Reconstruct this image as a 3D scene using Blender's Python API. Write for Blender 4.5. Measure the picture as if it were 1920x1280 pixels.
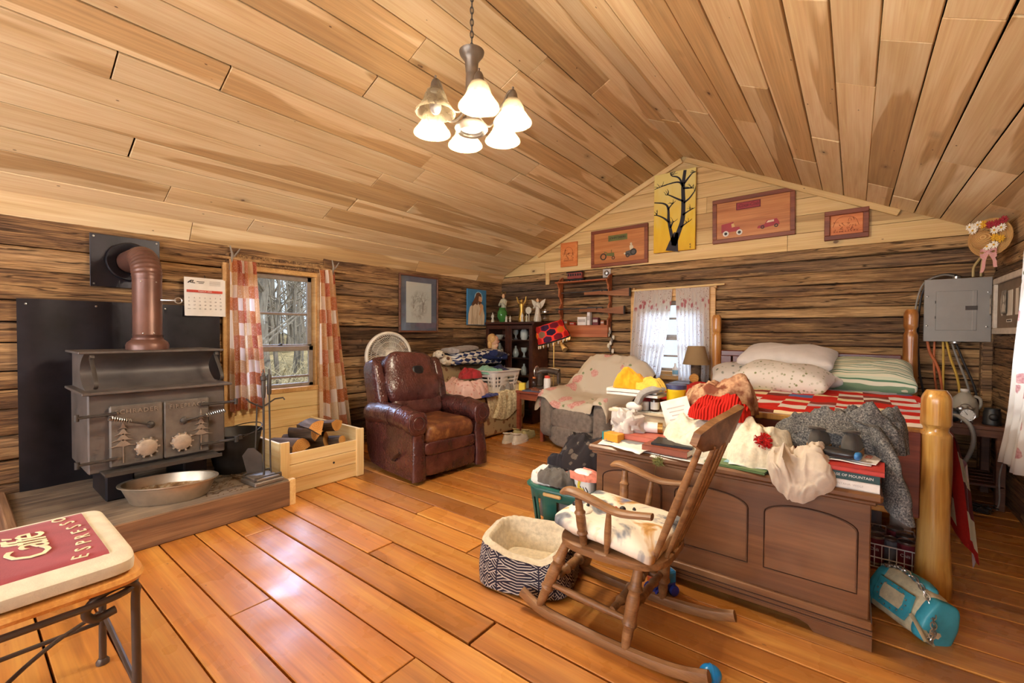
import bpy, bmesh, math, random
from math import sin, cos, pi, sqrt, radians
from mathutils import Vector, Matrix, noise, Euler
for o in list(bpy.data.objects): bpy.data.objects.remove(o, do_unlink=True)
S = bpy.context.scene
COL = S.collection
# ---------------------------------------------------------------- camera
cd = bpy.data.cameras.new('camera'); cam = bpy.data.objects.new('camera', cd); COL.objects.link(cam)
cd.sensor_width = 36.0; cd.lens = 15.464; cd.clip_start = .05; cd.clip_end = 200
cam.matrix_world = Matrix(((0.789124, -0.017123, 0.613995, 0), (0.614205, 0.012437, -0.789048, 0), (0.005874, 0.999776, 0.020331, 1.25), (0, 0, 0, 1)))
S.camera = cam
# ---------------------------------------------------------------- world, daylight through the windows, added rear fill, exposure
W = bpy.data.worlds.new('world'); S.world = W; W.use_nodes = True
W.node_tree.nodes['Background'].inputs[0].default_value = (.80, .89, 1.0, 1)
W.node_tree.nodes['Background'].inputs[1].default_value = 1.25
S.view_settings.view_transform = 'Standard'; S.view_settings.look = 'None'; S.view_settings.gamma = 1
S.view_settings.use_curve_mapping = False; S.view_settings.exposure = 0.20
cy = S.cycles
cy.max_bounces = 6; cy.diffuse_bounces = 4; cy.glossy_bounces = 3; cy.transmission_bounces = 5; cy.transparent_max_bounces = 10
cy.caustics_reflective = False; cy.caustics_refractive = False; cy.sample_clamp_indirect = 6; cy.blur_glossy = 1.0; cy.use_adaptive_sampling = True; cy.adaptive_threshold = .07; cy.adaptive_min_samples = 12
sun = bpy.data.lights.new('sun', 'SUN'); sun.energy = 3.2; sun.angle = .02; sun.color = (1, .95, .86); so = bpy.data.objects.new('sun', sun); COL.objects.link(so); so.rotation_euler = Vector((-.62, -.08, -.78)).to_track_quat('-Z', 'Y').to_euler()
def area(name, loc, direction, sx, sy, power, col):
    l = bpy.data.lights.new(name, 'AREA'); l.shape = 'RECTANGLE'; l.size = sx; l.size_y = sy; l.energy = power; l.color = col
    o = bpy.data.objects.new(name, l); COL.objects.link(o); o.location = loc
    o.rotation_euler = Vector(direction).to_track_quat('-Z', 'Z').to_euler(); return o
area('skylight_over_stove_window', (-6.0, 2.5, 3.1), (1.0, -.28, -1.05), 3.0, 2.0, 460, (.50, .64, 1.0))
area('skylight_over_bed_window', (-1.75, 6.7, 2.9), (0, -1, -1.0), 1.8, 1.4, 270, (.58, .72, 1.0))
area('daylight_window_right', (1.02, 3.9, 1.3), (-1, 0, -.1), .6, 1.0, 18, (.85, .92, 1.0))
# the room goes on behind the camera: fill lights added at its unseen rear openings
area('rear_fill_light_a', (-3.05, -2.62, 1.55), (0, 1, .38), 1.7, 1.45, 84, (.97, .98, 1.0))
area('rear_fill_light_b', (-.65, -2.62, 1.55), (0, 1, .38), 1.7, 1.45, 84, (.97, .98, 1.0))
# ---------------------------------------------------------------- mesh helpers
def R(d): return radians(d)
def V(*a): return Vector(a)
def lerp(a, b, t): return a + (b - a) * t
def nz(x, y=0, z=0, s=0): return noise.noise(Vector((x + s * 13.7, y + s * 7.1, z + s * 3.3)))
class MB:
    def __init__(s): s.v = []; s.f = []; s.uv = None
    def add(s, vs, fs, M=None, uvs=None):
        b = len(s.v)
        s.v += [tuple(M @ Vector(p)) for p in vs] if M is not None else [tuple(p) for p in vs]
        s.f += [tuple(b + i for i in f) for f in fs]
        if uvs is not None:
            if s.uv is None: s.uv = {}
            for i, t in enumerate(uvs): s.uv[b + i] = t
        return s
    def box(s, c, d, M=None, bev=0.0):
        x, y, z = d[0] / 2, d[1] / 2, d[2] / 2; cx, cy_, cz = c
        T = Matrix.Translation(c); T = M @ T if M is not None else T
        if bev <= 0:
            vs = [(i * x, j * y, k * z) for i in (-1, 1) for j in (-1, 1) for k in (-1, 1)]
            return s.add(vs, [(0, 1, 3, 2), (4, 6, 7, 5), (0, 4, 5, 1), (2, 3, 7, 6), (0, 2, 6, 4), (1, 5, 7, 3)], T)
        bev = min(bev, x * .95, y * .95, z * .95); vs = []; idx = {}
        for i in (-1, 1):
            for j in (-1, 1):
                for k in (-1, 1):
                    for a in range(3):
                        p = [i * x, j * y, k * z]
                        for q in range(3):
                            if q != a: p[q] -= (i, j, k)[q] * bev
                        idx[(i, j, k, a)] = len(vs); vs.append(p)
        fs = []
        for a in range(3):
            b, c2 = (a + 1) % 3, (a + 2) % 3
            for sg in (-1, 1):
                q = []
                for (m, n) in ((-1, -1), (1, -1), (1, 1), (-1, 1)):
                    t = [0, 0, 0]; t[a] = sg; t[b] = m; t[c2] = n; q.append(idx[(*t, a)])
                fs.append(tuple(q if sg > 0 else q[::-1]))
            for m in (-1, 1):
                for n in (-1, 1):
                    t0 = [0, 0, 0]; t1 = [0, 0, 0]; t0[a] = -1; t1[a] = 1
                    for t in (t0, t1): t[b] = m; t[c2] = n
                    q = [idx[(*t0, b)], idx[(*t1, b)], idx[(*t1, c2)], idx[(*t0, c2)]]
                    fs.append(tuple(q if m * n > 0 else q[::-1]))
        for i in (-1, 1):
            for j in (-1, 1):
                for k in (-1, 1):
                    q = [idx[(i, j, k, a)] for a in range(3)]; fs.append(tuple(q if i * j * k > 0 else q[::-1]))
        return s.add(vs, fs, T)
    def tube(s, pts, r, n=8, closed=False, cap=True, M=None, flat=1.0):
        P = [Vector(p) for p in pts]; m = len(P); rr = r if hasattr(r, '__len__') else [r] * m
        vs = []; up = None
        for i in range(m):
            if closed: t = P[(i + 1) % m] - P[i - 1]
            else: t = P[min(i + 1, m - 1)] - P[max(i - 1, 0)]
            t.normalize()
            if up is None:
                up = Vector((0, 0, 1)) if abs(t.z) < .9 else Vector((1, 0, 0))
            a = up - t * up.dot(t)
            if a.length < 1e-5: a = t.orthogonal()
            a.normalize(); b = t.cross(a); up = a
            for k in range(n):
                th = 2 * pi * k / n; vs.append(P[i] + a * (cos(th) * rr[i] * flat) + b * (sin(th) * rr[i]))
        fs = []; mm = m if closed else m - 1
        for i in range(mm):
            for k in range(n):
                j = (i + 1) % m; fs.append((i * n + k, i * n + (k + 1) % n, j * n + (k + 1) % n, j * n + k))
        if cap and not closed: fs.append(tuple(range(n - 1, -1, -1))); fs.append(tuple((m - 1) * n + k for k in range(n)))
        return s.add(vs, fs, M)
    def lathe(s, prof, n=20, M=None, cap=True, fn=None):
        vs = []; m = len(prof)
        for i, (r, z) in enumerate(prof):
            for k in range(n):
                th = 2 * pi * k / n; rr = r * (fn(th, z, i) if fn else 1); vs.append((cos(th) * rr, sin(th) * rr, z))
        fs = [(i * n + k, i * n + (k + 1) % n, (i + 1) * n + (k + 1) % n, (i + 1) * n + k) for i in range(m - 1) for k in range(n)]
        if cap:
            if prof[0][0] > 1e-5: fs.append(tuple(range(n - 1, -1, -1)))
            if prof[-1][0] > 1e-5: fs.append(tuple((m - 1) * n + k for k in range(n)))
        return s.add(vs, fs, M)
    def grid(s, fn, nu, nv, cu=False, cv=False, M=None):
        vs = []; uvs = []
        for i in range(nu + (0 if cu else 1)):
            for j in range(nv + (0 if cv else 1)):
                u, v = i / nu, j / nv; vs.append(fn(u, v)); uvs.append((u, v))
        A, B = (nu if cu else nu + 1), (nv if cv else nv + 1)
        fs = [(i * B + j, ((i + 1) % A) * B + j, ((i + 1) % A) * B + (j + 1) % B, i * B + (j + 1) % B) for i in range(nu) for j in range(nv)]
        return s.add(vs, fs, M, uvs)
    def sup(s, c, d, e1=.3, e2=.3, n=24, m=14, M=None, fn=None):   # rounded block / cushion
        pw = lambda x, e: math.copysign(abs(x) ** e, x)
        T = Matrix.Translation(c); T = M @ T if M is not None else T
        def g(u, v):
            ph = (v - .5) * pi; th = u * 2 * pi
            p = Vector((d[0] / 2 * pw(cos(ph), e1) * pw(cos(th), e2), d[1] / 2 * pw(cos(ph), e1) * pw(sin(th), e2), d[2] / 2 * pw(sin(ph), e1)))
            return fn(p) if fn else p
        return s.grid(g, n, m, cu=True, M=T)
    def prism(s, poly, z0, z1, M=None):
        n = len(poly); vs = [(x, y, z0) for x, y in poly] + [(x, y, z1) for x, y in poly]
        a = sum(poly[i][0] * poly[(i + 1) % n][1] - poly[(i + 1) % n][0] * poly[i][1] for i in range(n))
        fs = [tuple(range(n - 1, -1, -1)), tuple(range(n, 2 * n))] + [(i, (i + 1) % n, n + (i + 1) % n, n + i) for i in range(n)]
        if a < 0: fs = [f[::-1] for f in fs]
        return s.add(vs, fs, M)
    def mesh(s, name, smooth=True, ang=40, weld=False):
        me = bpy.data.meshes.new(name); me.from_pydata(s.v, [], s.f)
        if s.uv:
            ul = me.uv_layers.new(name='UVMap')
            for lp in me.loops: ul.data[lp.index].uv = s.uv.get(lp.vertex_index, (0, 0))
        if weld:
            b = bmesh.new(); b.from_mesh(me); bmesh.ops.remove_doubles(b, verts=b.verts, dist=1e-5); b.to_mesh(me); b.free()
        me.validate()
        if smooth:
            for p in me.polygons: p.use_smooth = True
            me.set_sharp_from_angle(angle=R(ang))
        return me
    def build(s, name, m, parent=None, loc=None, rot=None, smooth=True, ang=40, M=None, fixn=False):
        me = s.mesh(name, smooth, ang)
        if fixn:
            b = bmesh.new(); b.from_mesh(me); bmesh.ops.recalc_face_normals(b, faces=b.faces); b.to_mesh(me); b.free()
        return link(name, me, m, parent, loc, rot, M)
def link(name, me, m=None, parent=None, loc=None, rot=None, M=None):
    if m is not None and not me.materials: me.materials.append(m)
    o = bpy.data.objects.new(name, me); COL.objects.link(o)
    if parent: o.parent = parent
    if M is not None: o.matrix_basis = M
    if loc: o.location = loc
    if rot: o.rotation_euler = rot
    return o
def tag(o, label, cat, group=None, kind=None):
    o['label'] = label; o['category'] = cat
    if group: o['group'] = group
    if kind: o['kind'] = kind
    return o
def thing(name, label, cat, loc=(0, 0, 0), rz=0, group=None, M=None):
    o = bpy.data.objects.new(name, None); COL.objects.link(o); o.location = loc; o.rotation_euler = (0, 0, rz); o.empty_display_size = .1
    if M is not None: o.matrix_basis = M
    return tag(o, label, cat, group)
def struct(o): o['kind'] = 'structure'; return o
def base(name):
    o = bpy.data.objects.new(name, None); COL.objects.link(o); o.empty_display_size = .1; o['kind'] = 'structure'; return o
def axes(o, x, y, z): # matrix from origin and axes
    return Matrix(((x[0], y[0], z[0], o[0]), (x[1], y[1], z[1], o[1]), (x[2], y[2], z[2], o[2]), (0, 0, 0, 1)))
def rotM(x=0, y=0, z=0, loc=(0, 0, 0)): return Matrix.Translation(loc) @ Euler((R(x), R(y), R(z))).to_matrix().to_4x4()
def alignM(a, b): # z axis from a to b, origin a
    a, b = Vector(a), Vector(b); return Matrix.Translation(a) @ (b - a).to_track_quat('Z', 'Y').to_matrix().to_4x4()
def bez(p0, p1, p2, p3, n=12):
    p0, p1, p2, p3 = map(Vector, (p0, p1, p2, p3)); out = []
    for i in range(n + 1):
        t = i / n; out.append(p0 * (1 - t) ** 3 + p1 * 3 * t * (1 - t) ** 2 + p2 * 3 * t * t * (1 - t) + p3 * t ** 3)
    return out
def spline(pts, n=6):
    P = [Vector(p) for p in pts]; P = [P[0] * 2 - P[1]] + P + [P[-1] * 2 - P[-2]]; out = []
    for i in range(1, len(P) - 2):
        a, b, c, d = P[i - 1], P[i], P[i + 1], P[i + 2]
        for k in range(n):
            t = k / n; out.append(.5 * ((2 * b) + (c - a) * t + (2 * a - 5 * b + 4 * c - d) * t * t + (3 * b - a - 3 * c + d) * t ** 3))
    out.append(P[-2]); return out
def text(body, size, M, m, parent, ext=.001, name='lettering', align='CENTER', shear=0, sp=1.0):
    c = bpy.data.curves.new('t', 'FONT'); c.body = body; c.size = size; c.align_x = align; c.align_y = 'CENTER'; c.extrude = ext; c.shear = shear; c.space_character = sp; c.resolution_u = 2
    o = bpy.data.objects.new('t', c); COL.objects.link(o)
    me = bpy.data.meshes.new_from_object(o.evaluated_get(bpy.context.evaluated_depsgraph_get()))
    bpy.data.objects.remove(o); bpy.data.curves.remove(c)
    me.name = name; me.materials.clear(); me.materials.append(m)
    return link(name, me, None, parent, M=M)
def copy_tree(o, parent=None):
    c = o.copy(); COL.objects.link(c); c.parent = parent
    for ch in list(o.children): copy_tree(ch, c)
    return c
# ---------------------------------------------------------------- material helpers
def C(h):
    h = h.lstrip('#'); r = [int(h[i:i + 2], 16) / 255 for i in (0, 2, 4)]
    return tuple((x / 12.92 if x <= .04045 else ((x + .055) / 1.055) ** 2.4) for x in r) + (1,)
class NT:
    def __init__(s, name, rough=.6, metal=0, spec=.5):
        s.m = bpy.data.materials.new(name); s.m.use_nodes = True; s.t = s.m.node_tree
        s.b = s.t.nodes['Principled BSDF']; s.b.inputs['Roughness'].default_value = rough; s.b.inputs['Metallic'].default_value = metal
        s.b.inputs['Specular IOR Level'].default_value = spec
        s.tc = s.n('ShaderNodeTexCoord'); s._v = None
    def n(s, t, **k):
        nd = s.t.nodes.new(t)
        for a, b in k.items(): setattr(nd, a, b)
        return nd
    def l(s, a, b):
        if hasattr(a, 'is_output') or hasattr(a, 'links'): s.t.links.new(a, b)
        else: b.default_value = a
    def vec(s, rand=True, uv=False):
        o = s.tc.outputs['UV' if uv else 'Object']
        if not rand: return o
        if s._v: return s._v
        oi = s.n('ShaderNodeObjectInfo'); cx = s.n('ShaderNodeVectorMath', operation='SCALE'); cx.inputs[0].default_value = (91.3, 53.7, 27.9)
        s.l(oi.outputs['Random'], cx.inputs['Scale']); ad = s.n('ShaderNodeVectorMath', operation='ADD'); s.l(o, ad.inputs[0]); s.l(cx.outputs[0], ad.inputs[1])
        s._v = ad.outputs[0]; return s._v
    def rnd(s): return s.n('ShaderNodeObjectInfo').outputs['Random']
    def sc(s, v, x, y, z, loc=(0, 0, 0), rot=(0, 0, 0)):
        m = s.n('ShaderNodeMapping'); s.l(v, m.inputs[0]); m.inputs['Scale'].default_value = (x, y, z); m.inputs['Location'].default_value = loc; m.inputs['Rotation'].default_value = rot; return m.outputs[0]
    def noise(s, v, scale=5, det=4, rough=.55, dist=0, out=0):
        n = s.n('ShaderNodeTexNoise'); s.l(v, n.inputs['Vector']); n.inputs['Scale'].default_value = scale; n.inputs['Detail'].default_value = det
        n.inputs['Roughness'].default_value = rough; n.inputs['Distortion'].default_value = dist; return n.outputs[out]
    def vor(s, v, scale=5, feat='F1', out='Distance', rand=1.0):
        n = s.n('ShaderNodeTexVoronoi', feature=feat); s.l(v, n.inputs['Vector']); n.inputs['Scale'].default_value = scale; n.inputs['Randomness'].default_value = rand; return n.outputs[out]
    def ramp(s, f, stops, interp='LINEAR'):
        n = s.n('ShaderNodeValToRGB'); s.l(f, n.inputs[0]); r = n.color_ramp; r.interpolation = interp
        while len(r.elements) < len(stops): r.elements.new(.5)
        for e, (p, c) in zip(r.elements, stops): e.position = p; e.color = C(c) if isinstance(c, str) else (tuple(c) + (1,))[:4] if hasattr(c, '__len__') else (c, c, c, 1)
        return n.outputs[0]
    def mix(s, f, a, b, mode='MIX'):
        n = s.n('ShaderNodeMix', data_type='RGBA', blend_type=mode)
        for i, x in ((0, f), (6, a), (7, b)):
            if isinstance(x, str): x = C(x)
            s.l(x, n.inputs[i])
        return n.outputs[2]
    def math(s, op, a, b=0.0, c=None, clamp=False):
        n = s.n('ShaderNodeMath', operation=op); n.use_clamp = clamp; s.l(a, n.inputs[0]); s.l(b, n.inputs[1])
        if c is not None: s.l(c, n.inputs[2])
        return n.outputs[0]
    def sep(s, v): return s.n_sep(v)
    def n_sep(s, v):
        n = s.n('ShaderNodeSeparateXYZ'); s.l(v, n.inputs[0]); return n.outputs
    def comb(s, x, y, z=0.0):
        n = s.n('ShaderNodeCombineXYZ'); s.l(x, n.inputs[0]); s.l(y, n.inputs[1]); s.l(z, n.inputs[2]); return n.outputs[0]
    def white(s, v):
        n = s.n('ShaderNodeTexWhiteNoise'); s.l(v, n.inputs[0]); return n.outputs['Value']
    def bump(s, h, st=.3, d=.01):
        n = s.n('ShaderNodeBump'); n.inputs['Strength'].default_value = st; n.inputs['Distance'].default_value = d; s.l(h, n.inputs['Height']); s.l(n.outputs[0], s.b.inputs['Normal'])
    def col(s, c): s.l(C(c) if isinstance(c, str) else c, s.b.inputs['Base Color']); return s.m
    def set(s, **k):
        for a, b in k.items(): s.l(b, s.b.inputs[a.replace('_', ' ')])
        return s
def plain(name, c, rough=.6, metal=0, var=.12, sc=12, bump=0, spec=.5):
    t = NT(name, rough, metal, spec); v = t.vec(); f = t.noise(v, sc, 5)
    cc = Vector(C(c)[:3]); t.col(t.ramp(f, [(.3, tuple(cc * (1 - var))), (.7, tuple(x * (1 + var) for x in cc))]))
    if bump: t.bump(t.noise(v, sc * 4, 3), bump, .004)
    return t.m
def wood(name, cols, rough=.5, scale=1.0, streak=0.0, scol='#7a5a40', knot=0.0, kcol='#4a2c18', bump=.08, coat=0, var=.25, axis=0, patch=0.0, pcol='#888888', nails=0.0, crisp=False):
    t = NT(name, rough); v = t.vec()
    def m(a, b):
        q = [b * scale] * 3; q[axis] = a * scale; return t.sc(v, *q)
    a = t.noise(m(.55, 7), 1.3, 3, .6, .5); col = t.ramp(a, [(.28, cols[0]), (.5, cols[1]), (.72, cols[2])])
    if streak:
        sN = t.noise(m(.42, 3.4) if not crisp else m(.32, 3.6), 1.2, 2 if crisp else 3, .45, .3)
        if crisp: sN = t.math('ADD', sN, t.math('MULTIPLY_ADD', t.white(t.comb(t.rnd(), .37)), .34, -.20))
        mk = t.ramp(sN, [(.535, 0.), (.555, 1.)] if crisp else [(.54, 0.), (.60, 1.)]); hc = t.ramp(t.noise(m(.8, 20), 1, 2, .6), [(.3, tuple(x * .86 for x in C(scol)[:3])), (.7, tuple(x * 1.12 for x in C(scol)[:3]))])
        col = t.mix(t.math('MULTIPLY', mk, streak), col, hc)
    g = t.noise(m(1.6, 85), 1, 2, .65); col = t.mix(.16, col, t.ramp(g, [(.3, .12), (.7, .92)]), 'OVERLAY')
    rings = t.noise(m(.8, 16), 1, 2, .5, 1.2); col = t.mix(.18, col, t.ramp(rings, [(.4, .2), (.5, .7), (.62, .35)]), 'SOFT_LIGHT')
    if patch:
        pN = t.noise(v, 2.3, 3); col = t.mix(t.math('MULTIPLY', t.ramp(pN, [(.5, 0.), (.68, 1.)]), patch), col, pcol)
    if knot:
        kv = t.sc(v, *[(1.9 if i == axis else 3.6) for i in range(3)]); kd = t.math('ADD', t.vor(kv, 1), t.math('MULTIPLY', t.noise(v, 30, 1), .05)); pick = t.math('GREATER_THAN', t.n_sep(t.vor(kv, 1, out='Color'))[0], .45)
        halo = t.math('MULTIPLY', t.ramp(kd, [(.07, 1.), (.17, 0.)]), pick); core = t.math('MULTIPLY', t.ramp(kd, [(.060, 1.), (.078, 0.)]), pick)
        col = t.mix(t.math('MULTIPLY', halo, .35 * knot), col, kcol); col = t.mix(t.math('MULTIPLY', core, knot), col, kcol)
    if nails:
        nd = t.vor(t.sc(v, *[(4.2 if i == axis else 8.5) for i in range(3)]), 1, rand=.8); col = t.mix(t.math('MULTIPLY', t.ramp(nd, [(.030, 1.), (.042, 0.)]), nails), col, '#4a3020')
    hs = t.n('ShaderNodeHueSaturation'); t.l(col, hs.inputs['Color']); t.l(t.math('MULTIPLY_ADD', t.rnd(), var, 1 - var / 2), hs.inputs['Value'])
    t.col(hs.outputs[0])
    if bump: t.bump(g, bump, .004)
    if coat: t.set(Coat_Weight=coat, Coat_Roughness=.18)
    return t.m
def fabric(name, c, rough=.9, var=.15, sc=30, bump=.25, c2=None, weave=220):
    t = NT(name, rough, 0, .2); v = t.vec(); f = t.noise(v, sc, 4); cc = Vector(C(c)[:3])
    b = tuple(cc * (1 - var)); d = C(c2)[:3] if c2 else tuple(x * (1 + var) for x in cc)
    t.col(t.ramp(f, [(.35, b), (.65, d)])); t.bump(t.noise(v, weave, 2), bump, .002); t.set(Sheen_Weight=.15)
    return t.m
def emis(name, c, st):
    t = NT(name); t.b.inputs['Base Color'].default_value = C(c); t.b.inputs['Emission Color'].default_value = C(c); t.b.inputs['Emission Strength'].default_value = st; return t.m
# ================================================================ the room
XL, XR, YB, YR = -4.34, .89, 5.3, -2.6
RX, RZ = -1.605, 3.332            # ridge
SL, SR = .446, .488               # roof slopes
ZE = 2.10                         # top of the old log wall at the gable
rng = random.Random(7)
M_floor = wood('floor_pine', ('#a66326', '#c07c34', '#cf9446'), .42, 1.0, .55, '#945a26', .9, '#5a2c12', .12, 0, .34, 0, .25, '#b07c46', .5, True)
nt_ = M_floor.node_tree; nd = nt_.nodes['Principled BSDF']; nd.inputs['Coat Weight'].default_value = .5
tn = nt_.nodes.new('ShaderNodeTexNoise'); tn.inputs['Scale'].default_value = 3.5; tn.inputs['Detail'].default_value = 4; nt_.links.new(nt_.nodes['Texture Coordinate'].outputs['Object'], tn.inputs['Vector'])
for nm, a, b in (('Coat Roughness', .16, .46), ('Roughness', .34, .58)):
    mr_ = nt_.nodes.new('ShaderNodeMapRange'); mr_.inputs['From Min'].default_value = .3; mr_.inputs['From Max'].default_value = .7; mr_.inputs['To Min'].default_value = a; mr_.inputs['To Max'].default_value = b; nt_.links.new(tn.outputs[0], mr_.inputs['Value']); nt_.links.new(mr_.outputs[0], nd.inputs[nm])
M_ceil = wood('ceiling_poplar', ('#d2b180', '#dfc396', '#e9d2aa'), .62, 1.0, .85, '#bd9866', .95, '#4d2f1c', 0, 0, .26, nails=.8, crisp=True)
M_gable = wood('gable_poplar', ('#caa468', '#d8b67c', '#e2c48e'), .62, 1.0, .75, '#b68e58', .8, '#5a3620', 0, 0, .2, nails=.7, crisp=True)
M_pine = wood('new_pine', ('#d8b478', '#e6c88e', '#efd6a2'), .55, 1.0, .35, '#c89a5c', .7, '#4a2f18', .06, 0, .14)
M_crack = plain('gap_dark', '#2a1a10', .9)
M_casing = wood('window_casing_pine', ('#b58a50', '#c99c60', '#d8b078'), .5, 1, .2, '#a07040', .3)
def logmat(name, seed, light):
    t = NT(name, .9, 0, .3); v = t.vec()
    big = t.noise(t.sc(v, .5, 4.0, 4.0), 1.5, 3, .6, .4); fib = t.noise(t.sc(v, 1.4, 34, 34), 1.1, 5, .72, .3); fine = t.noise(t.sc(v, 4, 150, 150), 1, 2, .7)
    f = t.math('ADD', t.math('MULTIPLY', big, .52), t.math('MULTIPLY', fib, .62)); f = t.math('ADD', f, t.math('MULTIPLY_ADD', t.rnd(), .14, -.09 + light))
    col = t.ramp(f, [(.38, '#463223'), (.47, '#6a4f39'), (.54, '#876645'), (.61, '#a48056'), (.70, '#bf9a6c')])
    g = t.noise(t.sc(v, .5, 2, 2, (5, 5, 5)), 1.3, 3); col = t.mix(t.math('MULTIPLY', t.ramp(g, [(.48, 0.), (.62, 1.)]), .55), col, t.mix(.5, col, '#7d6c5c'))
    col = t.mix(.45, col, t.ramp(fine, [(.32, .08), (.68, .92)]), 'OVERLAY')
    ck = t.noise(t.sc(v, .7, 15, 15, (3, 7, 1)), 1, 3, .5); cr_ = t.ramp(t.math('ABSOLUTE', t.math('SUBTRACT', ck, .5)), [(.004, 1.), (.016, 0.)]); col = t.mix(t.math('MULTIPLY', cr_, .8), col, '#2a1b11')
    chip = t.noise(t.sc(v, 1.5, 28, 28, (9, 2, 4)), 1, 4, .75); col = t.mix(t.math('MULTIPLY', t.ramp(chip, [(.63, 0.), (.67, 1.)]), .55), col, '#c8a270')
    t.col(col); t.bump(fib, .8, .014); return t.m
M_log = logmat('weathered_log', 1, .025)
M_logd = logmat('dark_weathered_log', 2, -.035)
_pc = {}
def plank(par, name, A, dl, dw, L, w, th, m, g=.004, jig=0.0):
    """a board from corner A along dl (length) and dw (width); its back lies on the plane, thickness th towards dl x dw"""
    dl, dw = Vector(dl).normalized(), Vector(dw).normalized(); n = dl.cross(dw)
    k = (round(L, 3), round(w, 3), round(th, 3), m.name)
    if k not in _pc:
        _pc[k] = MB().box((0, 0, 0), (L - g, w - g, th), bev=.0025).mesh(name, False); _pc[k].materials.append(m)
    o = Vector(A) + dl * L / 2 + dw * w / 2 + n * (th / 2 + jig)
    return link(name, _pc[k], None, par, M=axes(o, dl, dw, n))
# ---- floor: boards along X
fl = base('floor')
MB().box(((XL + XR) / 2, (YB + YR) / 2, -.05), (XR - XL + .5, YB - YR + .5, .03)).build('subfloor', M_crack, fl, smooth=False)
joints = {1: [-2.138], 4: [-1.2], 5: [-2.148], 7: [-1.717], 10: [-2.05], 12: [.3], 3: [-2.9, -.3]}
for k in range(-19, 28):
    y0 = .57 + .175 * k; w = .175
    if y0 < YR: continue
    if y0 + w > YB: w = YB - y0
    js = joints.get(k) or ([rng.uniform(-3.4, .2)] if k % 3 else [])
    xs = [XL - .05] + js + [XR + .05]
    for a, b in zip(xs, xs[1:]):
        plank(fl, 'floor_board', (a, y0, -.03), (1, 0, 0), (0, 1, 0), b - a, w, .03, M_floor, rng.choice((.006, .009, .013)), rng.uniform(-.0015, .0015))
# ---- ceilings: boards along Y
def ceiling(name, sx, slope, xend):
    root = base(name); d = Vector((sx, 0, -slope)).normalized(); width = abs(xend - RX) / abs(d.x); nrow = 15; w = width / nrow
    for i in range(nrow):
        A = Vector((RX, YR, RZ)) + d * (i * w)
        js = []; y = YR + rng.uniform(.8, 2.6)
        while y < YB - .4: js.append(y); y += rng.uniform(1.5, 3.4)
        ys = [YR] + js + [YB + .0]
        for a, b in zip(ys, ys[1:]):
            P = Vector((A.x, a, A.z)); g = rng.choice((.004, .006, .010)); jg = rng.uniform(-.003, .002)
            if sx < 0: plank(root, 'ceiling_board', P, (0, 1, 0), d, b - a, w, -.018 if 0 else .018, M_ceil, g, -.018 + jg)
            else: plank(root, 'ceiling_board', P + Vector((0, b - a, 0)), (0, -1, 0), d, b - a, w, .018, M_ceil, g, -.018 + jg)
    q = d * (width + .2); n = Vector((0, 1, 0)).cross(d); n = n if n.z > 0 else -n
    b = [Vector((RX, YR - .1, RZ)) + n * .03, Vector((RX, YB + .2, RZ)) + n * .03]
    MB().add([b[0], b[1], b[1] + q, b[0] + q] + [p + n * .04 for p in (b[0], b[1], b[1] + q, b[0] + q)], [(0, 1, 2, 3), (7, 6, 5, 4), (0, 4, 5, 1), (1, 5, 6, 2), (2, 6, 7, 3), (3, 7, 4, 0)]).build('roof_deck', M_crack, root, smooth=False, fixn=True)
    return root
cl = ceiling('ceiling', -1, SL, -4.27)
cr = ceiling('ceiling_right_slope', 1, SR, XR + .02)
# the sloping frieze board where the left slope meets the log wall
fz0 = Vector((-4.262, YR, 2.150)); fz1 = Vector((-4.365, YR, 1.985)); dw = (fz1 - fz0)
for a, b in ((YR, .2), (.2, 1.24), (1.24, 3.6), (3.6, 4.73), (4.73, 5.3)):
    plank(cl, 'frieze_board', (fz0.x, a, fz0.z), (0, 1, 0), dw, b - a, dw.length, .018, M_ceil, .004, -.012)
# ---- log walls
def logboard(par, x0, x1, z0, z1, place, m, th=.05, seed=0, nm='log_board'):
    """horizontal hewn board; local X along the wall, local Y out of the wall towards the room, local Z up"""
    L = x1 - x0; h = z1 - z0; n = max(2, int(L / .07)); sec = [(-.03, -.5), (th * .74, -.5), (th * .96, -.44), (th, -.2), (th, .05), (th, .25), (th * .97, .44), (th * .76, .5), (-.03, .5)]
    vs = []
    for i in range(n + 1):
        x = -L / 2 + L * i / n; wob = nz(x * 1.3, seed, 0, 1) * .010; wt = nz(x * 1.1, seed, 0, 2) * .008
        for q, (py, pz) in enumerate(sec):
            d = 0 if py < 0 else nz(x * 6, pz * 5, seed, 3) * .007 + nz(x * 1.5, pz * 2, seed, 4) * .009
            zz = pz * (h - .008) + (wob if pz < -.3 else wt if pz > .3 else 0) * (py > 0)
            vs.append((x, py + d, zz))
    S_ = len(sec); fs = [(i * S_ + q, (i + 1) * S_ + q, (i + 1) * S_ + q + 1, i * S_ + q + 1) for i in range(n) for q in range(S_ - 1)]
    fs += [tuple(range(S_)), tuple(n * S_ + q for q in range(S_ - 1, -1, -1))]
    return MB().add(vs, fs).build(nm, m, par, M=place((x0 + x1) / 2, (z0 + z1) / 2), ang=50, fixn=True)
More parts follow.
